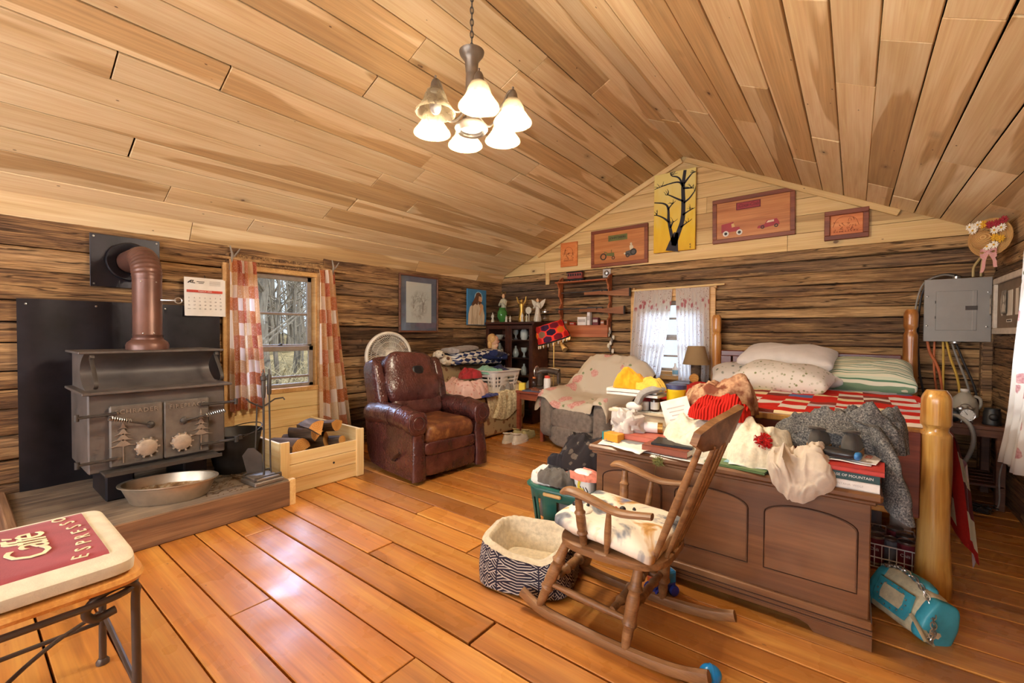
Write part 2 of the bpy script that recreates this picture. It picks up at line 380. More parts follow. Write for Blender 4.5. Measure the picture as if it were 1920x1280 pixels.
def logwall(par, x0, x1, rows, holes, place, splits, seed):
    r = random.Random(seed)
    for i, (z0, z1) in enumerate(zip(rows, rows[1:])):
        segs = [(x0, x1)]
        for (a, b, c, d) in holes:
            if z1 > c + .02 and z0 < d - .02:
                ns = []
                for (s, e) in segs:
                    if e <= a or s >= b: ns.append((s, e))
                    else:
                        if s < a: ns.append((s, a))
                        if e > b: ns.append((b, e))
                segs = ns
                if z1 - d > .02: logboard(par, a, b, d, z1, place, M_log, .036, seed * 70 + i)
                if c - z0 > .02: logboard(par, a, b, z0, c, place, M_log, .036, seed * 80 + i)
        for (s, e) in segs:
            cut = [s, e]
            if e - s > 2.2 and r.random() < splits: cut = [s, r.uniform(s + .7, e - .7), e]
            for a, b in zip(cut, cut[1:]):
                if b - a > .03: logboard(par, a, b, z0, z1, place, M_log if r.random() < .62 else M_logd, r.uniform(.034, .048), seed * 100 + i)
PL = lambda s, z: axes((XL - .045, s, z), (0, -1, 0), (1, 0, 0), (0, 0, 1))     # left wall, s = Y (mirrored x is harmless: segments are centred)
PB = lambda s, z: axes((s, YB + .045, z), (-1, 0, 0), (0, -1, 0), (0, 0, 1))
PR = lambda s, z: axes((XR + .045, s, z), (0, 1, 0), (-1, 0, 0), (0, 0, 1))
def rows(z, top, lo, hi, seed):
    r = random.Random(seed); o = [z]
    while o[-1] < top - lo: o.append(min(top, o[-1] + r.uniform(lo, hi)))
    o[-1] = top; return o
wl = base('wall_left'); wb = base('wall_back'); wr = base('wall_right'); wq = base('wall_rear')
logwall(wl, YR, YB + .03, rows(-.06, 2.08, .12, .20, 3), [(1.52, 2.40, 0, 1.90)], PL, .5, 3)
logwall(wb, XL, XR, rows(-.06, ZE, .095, .15, 5), [(-2.15, -1.31, .72, 1.72)], PB, .4, 5)
logwall(wr, YR, YB, rows(-.06, 2.16, .12, .19, 8), [(3.55, 4.25, .75, 1.8)], PR, .5, 8)
for par, d, c in ((wl, (.06, YB - YR + .3, 2.5), (XL - .12, 0, 1.25)),):
    # backing (chinking) behind the boards, split round the window
    for (y0, y1, z0, z1) in ((YR - .1, 1.54, 0, 2.3), (2.38, YB + .1, 0, 2.3), (1.54, 2.38, 0, .62), (1.54, 2.38, 1.88, 2.3)):
        MB().box((XL - .11, (y0 + y1) / 2, (z0 + z1) / 2), (.05, y1 - y0, z1 - z0)).build('chinking', M_crack, wl, smooth=False)
for (x0, x1, z0, z1) in ((XL - .1, -2.13, 0, 3.4), (-1.33, XR + .1, 0, 3.4), (-2.13, -1.33, 0, .74), (-2.13, -1.33, 1.70, 3.4)):
    MB().box(((x0 + x1) / 2, YB + .11, (z0 + z1) / 2), (x1 - x0, .05, z1 - z0)).build('chinking', M_crack, wb, smooth=False)
for (y0, y1, z0, z1) in ((YR - .1, 3.57, 0, 2.4), (4.23, YB + .1, 0, 2.4), (3.57, 4.23, 0, .77), (3.57, 4.23, 1.78, 2.4)):
    MB().box((XR + .11, (y0 + y1) / 2, (z0 + z1) / 2), (.05, y1 - y0, z1 - z0)).build('chinking', M_crack, wr, smooth=False)
# pale boards below the stove-side window (an old doorway boarded up)
for i, (z0, z1) in enumerate(((.0, .13), (.13, .33), (.33, .50), (.50, .675))):
    plank(wl, 'infill_board', (XL + .01, 2.40, z0), (0, -1, 0), (0, 0, 1), .90, z1 - z0, .022, M_pine, .003) if 0 else plank(wl, 'infill_board', (XL - .01, 1.5, z0), (0, 1, 0), (0, 0, 1), .90, z1 - z0, .022, M_pine, .003)
# corner post
MB().box((XR - .03, YB - .05, 1.05), (.07, .09, 2.1), bev=.01).build('corner_post', M_logd, wr)
# ---- gable boards (clipped by the roof slopes)
def zl(x): return RZ - SL * (RX - x) if x < RX else RZ - SR * (x - RX)
gz = [ZE, 2.27, 2.45, 2.62, 2.80, 2.97, 3.15, 3.34]
for i, (z0, z1) in enumerate(zip(gz, gz[1:])):
    xa0, xa1 = RX - (RZ - z0) / SL, RX - (RZ - min(z1, RZ)) / SL; xb0, xb1 = RX + (RZ - z0) / SR, RX + (RZ - min(z1, RZ)) / SR
    xa0, xb0 = max(xa0, XL), min(xb0, XR); xa1, xb1 = max(xa1, XL), min(xb1, XR); z1 = min(z1, RZ)
    js = {0: [-3.55, -.56], 1: [-2.3], 2: [-1.1], 3: [-1.35]}.get(i, [])
    xs = [None] + js + [None]
    for a, b in zip(xs, xs[1:]):
        p = [(xa0 if a is None else a + .002, z0 + .002), (xb0 if b is None else b - .002, z0 + .002), (xb1 if b is None else b - .002, z1 - .002), (xa1 if a is None else a + .002, z1 - .002)]
        cx_ = sum(q[0] for q in p) / 4; cz_ = sum(q[1] for q in p) / 4
        MB().prism([(q[0] - cx_, q[1] - cz_) for q in p], 0, .02).build('gable_board', M_gable, wb, smooth=False, M=axes((cx_, YB + .045 - rng.uniform(.0, .006), cz_), (1, 0, 0), (0, 0, 1), (0, -1, 0)))
# roof-line trim strips on the gable
def trim(name, p, q, w=.06, t=.025):
    p, q = Vector(p), Vector(q); d = (q - p).normalized(); n = Vector((0, -1, 0)); b = n.cross(d)
    o = MB().box((0, 0, 0), ((q - p).length, w, t), bev=.004).build(name, M_gable, None, M=axes((p + q) / 2, d, b, n)); return struct(o)
trim('trim_1', (RX - .02, YB - .005, RZ - .062), (-3.66, YB - .005, zl(-3.66) - .052))
trim('trim_2', (RX + .02, YB - .005, RZ - .062), (.30, YB - .005, zl(.30) - .052))
# rear wall behind the camera with two wide openings added for the fill lights
for (x0, x1, z0, z1) in ((XL, -3.95, 0, 3.4), (-2.15, -1.55, 0, 3.4), (.25, XR, 0, 3.4), (-3.95, -2.15, 0, .8), (-3.95, -2.15, 2.3, 3.4), (-1.55, .25, 0, .8), (-1.55, .25, 2.3, 3.4)):
    MB().box(((x0 + x1) / 2, YR - .03, (z0 + z1) / 2), (x1 - x0, .06, z1 - z0)).build('rear_board', M_gable, wq, smooth=False)
# ================================================================ outside, windows, curtains
def cloth(t, color, tr=.35):     # diffuse cloth that lets daylight through
    d = t.n('ShaderNodeBsdfTranslucent'); mx = t.n('ShaderNodeMixShader'); mx.inputs[0].default_value = tr
    t.l(color, t.b.inputs['Base Color']); t.l(color, d.inputs[0]); t.l(t.b.outputs[0], mx.inputs[1]); t.l(d.outputs[0], mx.inputs[2])
    t.l(mx.outputs[0], t.t.nodes['Material Output'].inputs[0]); return t.m
M_iron = plain('black_iron', '#4a4440', .55, .35, .25, 9, .1)
M_black = plain('black_plastic', '#1b1a1c', .45, 0, .1)
M_white = plain('white_paint', '#e6e2da', .6, 0, .05)
M_paper = plain('paper', '#e9e5e0', .8, 0, .05)
M_ink = plain('ink', '#2a2628', .8)
M_steel = plain('steel', '#b9b6b2', .28, .9, .15)
M_brass = plain('brass', '#b08a4a', .35, .8, .15)
M_bark = wood('bark', ('#6e655c', '#8f857a', '#aca294'), .95, 3, .2, '#3a342e', 0, bump=.5, axis=2)
M_ground = plain('forest_floor', '#a8946c', .95, 0, .4, 1.3)
M_twig = plain('dry_twigs', '#b3a484', .95, 0, .3, 3)
def glassmat(name, tint=(.93, .96, .97, 1), gl=.09):
    m = bpy.data.materials.new(name); m.use_nodes = True; t = m.node_tree; t.nodes.remove(t.nodes['Principled BSDF'])
    a = t.nodes.new('ShaderNodeBsdfTransparent'); a.inputs[0].default_value = tint; g = t.nodes.new('ShaderNodeBsdfGlossy'); g.inputs['Roughness'].default_value = .03
    lw = t.nodes.new('ShaderNodeLayerWeight'); lw.inputs[0].default_value = .5; pw_ = t.nodes.new('ShaderNodeMath'); pw_.operation = 'POWER'; pw_.inputs[1].default_value = 4; t.links.new(lw.outputs['Facing'], pw_.inputs[0]); f = t.nodes.new('ShaderNodeMath'); f.operation = 'MULTIPLY_ADD'; f.inputs[1].default_value = .8; f.inputs[2].default_value = .035; t.links.new(pw_.outputs[0], f.inputs[0]); x = t.nodes.new('ShaderNodeMixShader')
    t.links.new(f.outputs[0], x.inputs[0]); t.links.new(a.outputs[0], x.inputs[1]); t.links.new(g.outputs[0], x.inputs[2]); t.links.new(x.outputs[0], t.nodes['Material Output'].inputs[0]); return m
M_glass = glassmat('window_glass')
g = MB()
g.grid(lambda u, v: (-4.75 - 30 * u, -8 + 30 * v, -.55 + 1.6 * u * u + .25 * nz(u * 9, v * 9)), 24, 24)
struct(g.build('ground_outside', M_ground))
g = MB(); g.box((-1.7, 13, -.6), (16, 14, .2)); struct(g.build('ground_beyond_bed_window', M_ground))
r = random.Random(11)
for i in range(18):
    X = -r.uniform(8, 22); sl = r.uniform(.30, .66); Y = -X * sl + r.uniform(-.4, .4); rad = r.choice((.05, .07, .08, .10, .16, .24)) * r.uniform(.8, 1.2); hgt = r.uniform(6, 9)
    t = thing('bare_tree', 'bare grey woodland tree seen through the window with orange curtains', 'tree', (X, Y, -.4), 0, 'bare trees outside the window')
    lean = r.uniform(-.5, .5); tr = [(lean * (k / 6) ** 1.5, r.uniform(-.08, .08), hgt * k / 6) for k in range(7)]
    MB().tube(tr, [rad * (1 - .8 * k / 6) for k in range(7)], 7).build('trunk', M_bark, t)
    for q in range(9 if rad < .12 else 6):
        z = r.uniform(.9, hgt * .55); a = r.uniform(0, 2 * pi); L = r.uniform(.8, 2.2); k = z / hgt; p = Vector((lean * k ** 1.5, 0, z)); d = Vector((cos(a), sin(a), r.uniform(.25, .9)))
        MB().tube([p, p + d * L * .5 + Vector((0, 0, .1)), p + d * L + Vector((r.uniform(-.2, .2), r.uniform(-.2, .2), .25))], [rad * .3, rad * .18, .006], 5, cap=False).build('branch', M_bark, t)
g = MB()
for i in range(2200):   # brush and dead grass
    X = -r.uniform(5.4, 17); Y = -X * r.uniform(.28, .68) + r.uniform(-.4, .4); u = (-X - 4.75) / 30; z = -.55 + 1.6 * u * u; a = r.uniform(0, 2 * pi); L = r.uniform(.3, 1.3); p = Vector((X, Y, z)); d = Vector((cos(a) * .7, sin(a) * .7, r.uniform(.15, .9)))
    g.tube([p, p + d * L * .6, p + d * L + Vector((r.uniform(-.2, .2), r.uniform(-.2, .2), -.05))], [.012, .008, .003], 3, cap=False)
tag(g.build('brush', M_twig), 'dry tangled brush on the ground outside the orange-curtained window', 'brush', kind='stuff')
g = MB()
for i in range(260):   # far edge of the wood
    X = -r.uniform(23, 33); Y = -X * r.uniform(.2, .8); q = r.uniform(.03, .11); h_ = r.uniform(5, 9); ln_ = r.uniform(-.6, .6); g.tube([(X, Y, .2), (X + ln_ * .3, Y + ln_ * .5, h_ * .5), (X + ln_, Y + ln_, h_)], [q, q * .7, .02], 4, cap=False)
    for k in range(3): z_ = r.uniform(1, h_ * .7); a_ = r.uniform(0, 6.28); g.tube([(X + ln_ * .3, Y + ln_ * .4, z_), (X + cos(a_) * 1.1, Y + sin(a_) * 1.1, z_ + r.uniform(.3, 1.2))], [q * .5, .012], 3, cap=False)
tag(g.build('treeline', M_bark), 'thicket of bare saplings far beyond the orange-curtained window', 'treeline', kind='stuff')
for i, (Y, z, X, a, nm) in enumerate(((3.0, -.12, -6.6, .4, 'white sack lying lowest in the brush outside the window'), (3.62, .02, -7.2, -.9, 'white sack lying highest in the brush outside the window'), (3.92, -.1, -7.0, .7, 'white sack lying farthest along in the brush outside the window'))):
    g = MB(); g.sup((0, 0, 0), (.62, .24, .2), .7, .6, 18, 10, fn=lambda p: p * (1 + .18 * nz(p.x * 6, p.y * 6, p.z * 6, i)))
    tag(g.build('plastic_sack', M_white, loc=(X, Y, z), rot=(0, .3, a)), nm, 'sack')
# ---- window 1 (stove side)
M_sash = plain('sash_vinyl', '#8f8378', .5, 0, .15, 20)
def window_frame(root, P, y0, y1, z0, z1, muntins, mid, casing=None):
    """P(s, z, d) -> world point; s along the wall, d depth outwards"""
    def bar(name, s0, s1, a, b, d0, d1, m, par):
        A, B = P(s0, a, d0), P(s1, b, d1); c = [(p + q) / 2 for p, q in zip(A, B)]; d = [abs(p - q) for p, q in zip(A, B)]
        return MB().box((0, 0, 0), d, bev=.004).build(name, m, par, loc=c)
    for nm, a in (('jamb', (y0 - .05, y0, z0 - .03, z1)), ('jamb', (y1, y1 + .05, z0 - .03, z1)), ('head', (y0 - .05, y1 + .05, z1, z1 + .05))):
        bar(nm, *a[:2], *a[2:], -.0, .13, M_casing, root)
    bar('sill', y0 - .05, y1 + .05, z0 - .045, z0, -.02, .13, M_casing, root)
    for nm, a, b, d in (('upper_sash', mid, z1, .075), ('lower_sash', z0, mid + .02, .045)):
        e = bpy.data.objects.new(nm, None); COL.objects.link(e); e.parent = root
        bar('stile', y0, y0 + .045, a, b, d, d + .03, M_sash, e); bar('stile', y1 - .045, y1, a, b, d, d + .03, M_sash, e)
        bar('rail', y0, y1, b - .05, b, d, d + .03, M_sash, e); bar('rail', y0, y1, a, a + .035, d, d + .03, M_sash, e)
        for mz in muntins:
            if a < mz < b: bar('muntin', y0, y1, mz - .012, mz + .012, d + .005, d + .025, M_sash, e)
        bar('pane', y0 + .04, y1 - .04, a + .03, b - .045, d + .013, d + .017, M_glass, e)
w1 = base('window_1'); window_frame(w1, lambda s, z, d: (XL - d, s, z), 1.60, 2.31, .70, 1.80, (1.42, .80), 1.085)
for i, (a, b, z0, z1) in enumerate(((1.50, 2.40, 1.845, 1.93), (2.33, 2.41, .67, 1.845), (1.47, 1.555, .0, 1.845))):
    MB().box((0, 0, 0), (.03, b - a, z1 - z0), bev=.004).build('casing', M_casing if i else M_log, w1, loc=(XL + .012, (a + b) / 2, (z0 + z1) / 2))
MB().box((0, 0, 0), (.012, .04, .012), bev=.003).box((.01, 0, .012), (.03, .02, .01)).build('sash_lock', M_iron, w1, loc=(XL - .04, 1.98, 1.115))
w2 = base('window_2'); window_frame(w2, lambda s, z, d: (s, YB + d, z), -2.07, -1.39, .80, 1.64, (1.43, .98), 1.20)
for i, (a, b, z0, z1) in enumerate(((-2.22, -1.23, 1.69, 1.80), (-2.22, -2.12, .72, 1.69), (-1.34, -1.23, .72, 1.69), (-2.25, -1.2, .70, .75))):
    MB().box((0, 0, 0), (b - a, .03, z1 - z0), bev=.004).build('casing', M_casing, w2, loc=((a + b) / 2, YB - .012, (z0 + z1) / 2))
w3 = base('window_3'); window_frame(w3, lambda s, z, d: (XR + d, s, z), 3.6, 4.2, .80, 1.72, (1.45, 1.0), 1.25)
# ---- patchwork curtains
t = NT('patchwork_curtain', .9, 0, .2); uv = t.vec(False, True); cell = t.n('ShaderNodeVectorMath', operation='FLOOR'); t.l(t.sc(uv, 7, 12, 1), cell.inputs[0])
wn = t.white(cell.outputs[0]); col = t.ramp(wn, [(0, '#c87c50'), (.18, '#d9a878'), (.34, '#e6cfae'), (.5, '#d08a68'), (.64, '#eeddd0'), (.78, '#c06a4e'), (.9, '#dcb488')], 'CONSTANT')
fl_ = t.vor(t.sc(uv, 60, 110, 1), 1); col = t.mix(t.ramp(fl_, [(.2, .55), (.34, 0.)]), col, '#f3e6d0'); br = t.n('ShaderNodeTexBrick')
M_patch = cloth(t, col, .35)
t = NT('sprig_curtain', .9, 0, .2); uv = t.vec(False, True); d = t.vor(t.sc(uv, 42, 44, 1), 1); cl_ = t.noise(t.sc(uv, 5, 6, 1), 1, 2); d2 = t.vor(t.sc(uv, 14, 14, 1), 1)
msk = t.math('MULTIPLY', t.ramp(d, [(.16, 1.), (.26, 0.)]), t.ramp(cl_, [(.44, 0.), (.56, 1.)]))
col = t.mix(msk, '#f1eeec', '#8e4a4e'); sp = t.n_sep(uv)[1]
band = t.math('MULTIPLY', t.ramp(sp, [(.76, 0.), (.80, 1.), (.87, 1.), (.9, 0.)]), t.ramp(d2, [(.3, 1.), (.45, 0.)])); col = t.mix(t.math('MULTIPLY', band, .8), col, '#c8566a')
M_sprig = cloth(t, col, .6)
def curtain(name, label, P, top, bot, zt, zb, pleats, amp, m, seed, group=None, nu=90, lean=0.0):
    """P(s, z, d); top/bot = (s0, s1) extents"""
    def f(u, v):
        tt = 1 - v; s = lerp(lerp(top[0], top[1], u), lerp(bot[0], bot[1], u), tt ** 1.3); z = lerp(zt, zb, tt) + .012 * sin(u * 17 + seed) * tt
        ph = u * pleats * 2 * pi + 1.2 * nz(u * 4, tt * 1.2, seed, 1); a = amp * (.45 + .75 * tt) * (1 + .5 * nz(u * 5, tt * 2, seed, 2))
        if v > .965: a *= .6
        return P(s + .004 * cos(ph), z, .02 + a * (1 + sin(ph)) * .5 + lean * tt * tt + .012 * nz(u * 3, tt * 3, seed, 5))
    o = MB().grid(f, nu, 26).build(name, m, ang=80); return tag(o, label, 'curtain', group)
PLc = lambda s, z, d: (XL + .035 + d, s, z)
PBc = lambda s, z, d: (s, YB - .035 - d, z)
curtain('curtain', 'orange patchwork curtain hanging nearest the wood stove', PLc, (1.50, 1.72), (1.50, 1.80), 1.87, .55, 5, .075, M_patch, 3)
curtain('curtain', 'orange patchwork curtain flaring over the firewood box', PLc, (2.31, 2.48), (2.30, 2.66), 1.88, .24, 4, .07, M_patch, 5)
curtain('curtain', 'white sprigged curtain beside the rifle stocks', PBc, (-2.16, -1.70), (-2.22, -1.83), 1.77, .68, 8, .05, M_sprig, 8)
curtain('curtain', 'white sprigged curtain behind the small table lamp', PBc, (-1.66, -1.29), (-1.60, -1.27), 1.775, .68, 8, .05, M_sprig, 12)
M_stick = wood('peeled_stick', ('#8a6440', '#b08858', '#c9a470'), .7, 2, axis=0)
c1 = thing('curtain_rod', 'peeled stick curtain rod held by forked twigs over the orange curtains', 'curtain rod', (XL + .05, 2.0, 1.885))
MB().tube([(0, -.62, 0), (.005, -.2, -.006), (0, .2, .004), (.004, .62, -.01)], [.011, .012, .012, .009], 8).build('rod', M_stick, c1)
for s in (-.47, .47):
    g = MB(); g.tube([(-.03, s, -.10), (.0, s, -.03), (.02, s, .03), (.028, s - .02, .10)], [.013, .012, .009, .005], 6); g.tube([(.0, s, -.01), (.02, s + .04, .05), (.02, s + .06, .085)], [.009, .007, .004], 6); g.build('forked_twig', M_bark, c1)
c2 = thing('curtain_rod', 'thin pale wooden rod over the white sprigged curtains', 'curtain rod', (-1.68, YB - .06, 1.785))
MB().tube([(-.52, 0, -.01), (.55, 0, .01)], .011, 8).build('rod', M_pine, c2)
for s in (-.49, .45): MB().box((s, .035, 0), (.03, .06, .05), bev=.004).build('bracket', M_casing, c2)
# ================================================================ things on the stove-side wall
def flat(poly, th, m, par, name, M, z=0.0): return MB().prism(poly, z, z + th).build(name, m, par, M=M, smooth=False)
def disc(r, n=24, sx=1, sy=1, c=(0, 0)): return [(c[0] + r * sx * cos(2 * pi * k / n), c[1] + r * sy * sin(2 * pi * k / n)) for k in range(n)]
def onL(y, z, d=.032): return axes((XL + d, y, z), (0, 1, 0), (0, 0, 1), (1, 0, 0))     # x right, y up, z into room
def onB(x, z, d=.005): return axes((x, YB - d, z), (1, 0, 0), (0, 0, 1), (0, -1, 0))
def frame_box(par, w, h, fw, ft, m, name='frame'):
    for a in ((0, h / 2 - fw / 2, w, fw), (0, -h / 2 + fw / 2, w, fw), (-w / 2 + fw / 2, 0, fw, h - 2 * fw), (w / 2 - fw / 2, 0, fw, h - 2 * fw)):
        MB().box((a[0], a[1], ft / 2), (a[2], a[3], ft), bev=.004).build(name, m, par)
# calendar
cal = thing('wall_calendar', 'white paper wall calendar hanging over the black heat shield', 'calendar', M=onL(1.325, 1.53, .05))
MB().grid(lambda u, v: ((u - .5) * .285, (v - .5) * .315, .006 + .012 * (1 - v) ** 2 + .004 * sin(u * 5)), 8, 8).grid(lambda u, v: ((u - .5) * .285 + .012, (v - .5) * .31 - .004, .002 + .004 * (1 - v)), 4, 4).build('page', M_paper, cal)
M_red = plain('red_print', '#c8493a', .8)
Mz = lambda x, y, z=.0185: Matrix.Translation((x, y, z))
MB().box((0, .045, .0165), (.255, .020, .003)).build('month_bar', M_red, cal); text('MARCH 2025', .017, Mz(0, .045, .019), M_paper, cal, .0004)
g = MB(); g.tube([(-.118, .112, .0135), (-.098, .132, .0135), (-.100, .113, .0135)], .004, 5); g.tube([(-.096, .132, .0135), (-.080, .132, .0135), (-.092, .114, .0135), (-.070, .112, .0135)], .0035, 5); g.build('logo', M_ink, cal)
for k in range(2): MB().box((-.03 + .004 * k, .125 - .012 * k, .0128), (.055 - .02 * k, .004, .001)).build('small_print', M_ink, cal)
M_fade = plain('faded_print', '#bdb5b0', .8)
for k in range(4): MB().box((.075, .132 - .010 * k, .0128), (.08, .003, .001)).build('small_print', M_fade, cal)
day = 1
for row in range(5):
    for cI in range(7):
        if row == 0 and cI < 6: continue
        if day > 29: continue
        s = str(day) if not (row == 4 and cI < 2) else '%d/%d' % (day, day + 7)
        text(s, .0145 if len(s) < 4 else .009, Mz(-.113 + .0377 * cI, .02 - .030 * row, .012 + .002 + .0022 * row), M_ink, cal, .0004); day += 1
MB().tube([(0, .157, .01), (.004, .17, .012), (.0, .178, .002)], .003, 6).build('hanging_hook', M_ink, cal)
# metal thimble plate and heat shield
t = NT('black_sheet_metal', .42, .55); v = t.vec(False); t.col(t.ramp(t.noise(v, 3, 4), [(.3, '#1d1b1e'), (.7, '#35323a')])); M_sheet = t.m
pl = thing('wall_plate', 'square black metal plate behind the stovepipe elbow', 'metal plate', M=onL(.832, 1.755, .028))
MB().box((0, 0, .004), (.40, .38, .008), bev=.002).build('plate', M_sheet, pl)
for sx in (-1, 1):
    for sy in (-1, 1): MB().lathe([(.0, .013), (.005, .0125), (.007, .010), (.007, .006)], 10, rotM(loc=(sx * .18, sy * .17, 0))).build('screw', M_steel, pl)
sh = thing('heat_shield', 'wavy black sheet metal heat shield standing behind the wood stove', 'heat shield', M=onL(.86, .82, .03))
MB().grid(lambda u, v: ((u - .5) * 1.16, (v - .5) * 1.27, .012 + .006 * sin(u * 22) + .004 * nz(u * 6, v * 2)), 70, 10).grid(lambda u, v: ((.5 - u) * 1.16, (v - .5) * 1.27, .006 + .006 * sin((1 - u) * 22) + .004 * nz((1 - u) * 6, v * 2)), 70, 10).build('sheet', M_sheet, sh)
for sx, sy in ((-.54, .60), (-.2, .60), (.2, .60), (.54, .60)): MB().lathe([(.0, .024), (.005, .023), (.007, .02), (.007, .01)], 10, rotM(loc=(sx, sy, 0))).build('screw', M_steel, sh)
# framed print
M_fr = wood('dark_frame_wood', ('#4a2c1e', '#6b4330', '#7d5038'), .45, 2, var=.05)
t = NT('pencil_print', .8); v = t.vec(False); n1 = t.noise(v, 22, 6, .75); s = t.n_sep(v); rr = t.math('ADD', t.math('POWER', t.math('ABSOLUTE', t.math('MULTIPLY', s[0], 6.5)), 2.0), t.math('POWER', t.math('ABSOLUTE', t.math('MULTIPLY_ADD', s[1], 4.6, .12)), 2.0))
f = t.math('MULTIPLY', t.ramp(n1, [(.46, 0.), (.56, 1.)]), t.ramp(rr, [(.35, 1.), (.95, 0.)])); t.col(t.mix(t.math('MULTIPLY', f, .42), '#ded8d0', '#6e5648')); M_sketch = t.m
pic = thing('framed_print', 'tall framed tree sketch with blue grey mat above the round fan', 'picture', M=onL(3.63, 1.60, .03))
frame_box(pic, .62, .71, .022, .028, M_fr); MB().box((0, 0, .006), (.58, .67, .006)).build('mat', plain('blue_grey_mat', '#6f7282', .85), pic)
MB().box((0, .015, .0105), (.40, .50, .004)).build('print', M_sketch, pic)
g = MB(); rr_ = random.Random(3)
def twig(g, p, a, L, w, n, z):
    q = (p[0] + cos(a) * L, p[1] + sin(a) * L); g.tube([(p[0], p[1], z), ((p[0] + q[0]) / 2 + rr_.uniform(-.1, .1) * L, (p[1] + q[1]) / 2, z), (q[0], q[1], z)], [w, w * .8, w * .5], 4, cap=False, flat=1)
    if n > 0:
        for k in (-1, 1): twig(g, q, a + k * rr_.uniform(.25, .7), L * rr_.uniform(.6, .8), w * .6, n - 1, z)
twig(g, (.06, -.10), 1.55, .09, .005, 5, .0135); twig(g, (-.09, -.06), 1.5, .06, .004, 4, .0135); g.build('drawn_tree', plain('sepia_ink', '#7d6a5e', .9), pic)
MB().box((0, 0, .019), (.575, .665, .002)).build('glass', M_glass, pic)
# praying figure painting
M_blue = plain('blue_paint', '#3f7fae', .7, 0, .18, 6); M_robe = wood('robe_paint', ('#d9c2a0', '#e8d6b8', '#efe2ca'), .8, 6, .5, '#b99a74', axis=1); M_hair = plain('brown_paint', '#6a4630', .8); M_skin = plain('skin_paint', '#d9ab80', .7); M_halo = plain('pale_blue_paint', '#a9d0dc', .7, 0, .1)
ic = thing('painting', 'blue painting of a robed praying figure beside the china cabinet', 'painting', M=onL(4.69, 1.61, .03))
MB().box((0, 0, .010), (.40, .51, .02), bev=.002).build('canvas', M_blue, ic)
Z = Matrix.Identity(4)
flat(disc(.085, 28, 1, 1.05, (.03, .135)), .002, M_halo, ic, 'halo', Z, .02)
flat([(-.19, -.25), (.15, -.25), (.16, -.12), (.13, -.02), (.13, .03), (.06, .05), (.0, .06), (-.08, .05), (-.15, .0), (-.18, -.1)], .002, M_robe, ic, 'robe', Z, .0225)
flat([(.03, .215), (-.02, .20), (-.06, .12), (-.12, .04), (-.10, .01), (-.04, .05), (.0, .03), (.02, .08), (.09, .15), (.08, .19)], .002, M_hair, ic, 'hair', Z, .025)
flat([(.03, .16), (.085, .15), (.09, .12), (.10, .105), (.085, .09), (.08, .07), (.05, .06), (.02, .09)], .002, M_skin, ic, 'face', Z, .0275)
flat([(.02, .09), (.05, .085), (.085, .08), (.08, .055), (.05, .03), (.02, .05)], .002, M_hair, ic, 'beard', Z, .0295)
flat([(.03, .03), (.07, .055), (.11, .04), (.12, .0), (.08, -.06), (.05, -.12), (.03, -.10), (.06, -.02)], .002, M_skin, ic, 'hands', Z, .0315)
# ================================================================ hearth and wood stove
ZH = .185
M_rough = wood('rough_sawn_timber', ('#5c4230', '#7d5c42', '#94704f'), .9, 1.5, .3, '#4b3526', .4, bump=.4)
M_dusty = wood('dusty_hearth_boards', ('#4c4038', '#6a5a4c', '#8a7864'), .9, 1.2, .3, '#3c322b', .2, bump=.3, patch=.5, pcol='#a08c74')
he = thing('hearth_platform', 'low dusty timber hearth platform under the black wood stove', 'hearth', (-3.75, .86, 0))
for i in range(7):
    w = 1.14 / 7; x0 = -.565 + i * w
    MB().box((0, 0, 0), (1.28, w - .005, .03), bev=.003).build('hearth_board', M_dusty, he, M=axes((x0 + w / 2, 0, ZH - .015), (0, 1, 0), (-1, 0, 0), (0, 0, 1)))
MB().box((0, 0, 0), (1.28, .045, ZH - .005), bev=.006).build('front_timber', M_rough, he, M=axes((.555, 0, (ZH - .005) / 2), (0, 1, 0), (-1, 0, 0), (0, 0, 1)))
MB().box((0, 0, 0), (.04, .05, ZH), bev=.003).build('corner_block', M_pine, he, loc=(.555, .655, ZH / 2))
for s in (-.66, .62): MB().box((0, 0, 0), (1.1, .04, ZH + (.02 if s < 0 else -.03)), bev=.006).build('end_timber', M_rough, he, loc=(0, s, (ZH + (.02 if s < 0 else -.03)) / 2))
g = MB(); r = random.Random(5)
for i in range(260):
    x, y = r.uniform(-3.8, -3.22), r.uniform(1.0, 1.47); L = r.uniform(.004, .03); a = r.uniform(0, pi)
    g.box((0, 0, 0), (L, r.uniform(.002, .006), .003), rotM(0, 0, math.degrees(a), (x, y, ZH + .002)))
tag(g.build('bark_crumbs', plain('bark_crumb', '#6b543e', .95, 0, .4, 40), smooth=False), 'bark crumbs and splinters scattered on the hearth', 'debris', kind='stuff')
st = thing('wood_stove', 'black cast iron wood stove with pine tree doors on the hearth', 'stove', (0, 0, 0))
M_stove = plain('stove_steel', '#625a56', .5, .25, .25, 6, .06)
M_stoved = plain('stove_door_iron', '#6f6760', .5, .3, .25, 14, .1)
x0, xf = -4.13, -3.575; ya, yb = .505, 1.225
MB().box(((x0 + xf) / 2, (ya + yb) / 2, .625), (xf - x0, yb - ya, .48), bev=.008).build('firebox', M_stove, st)
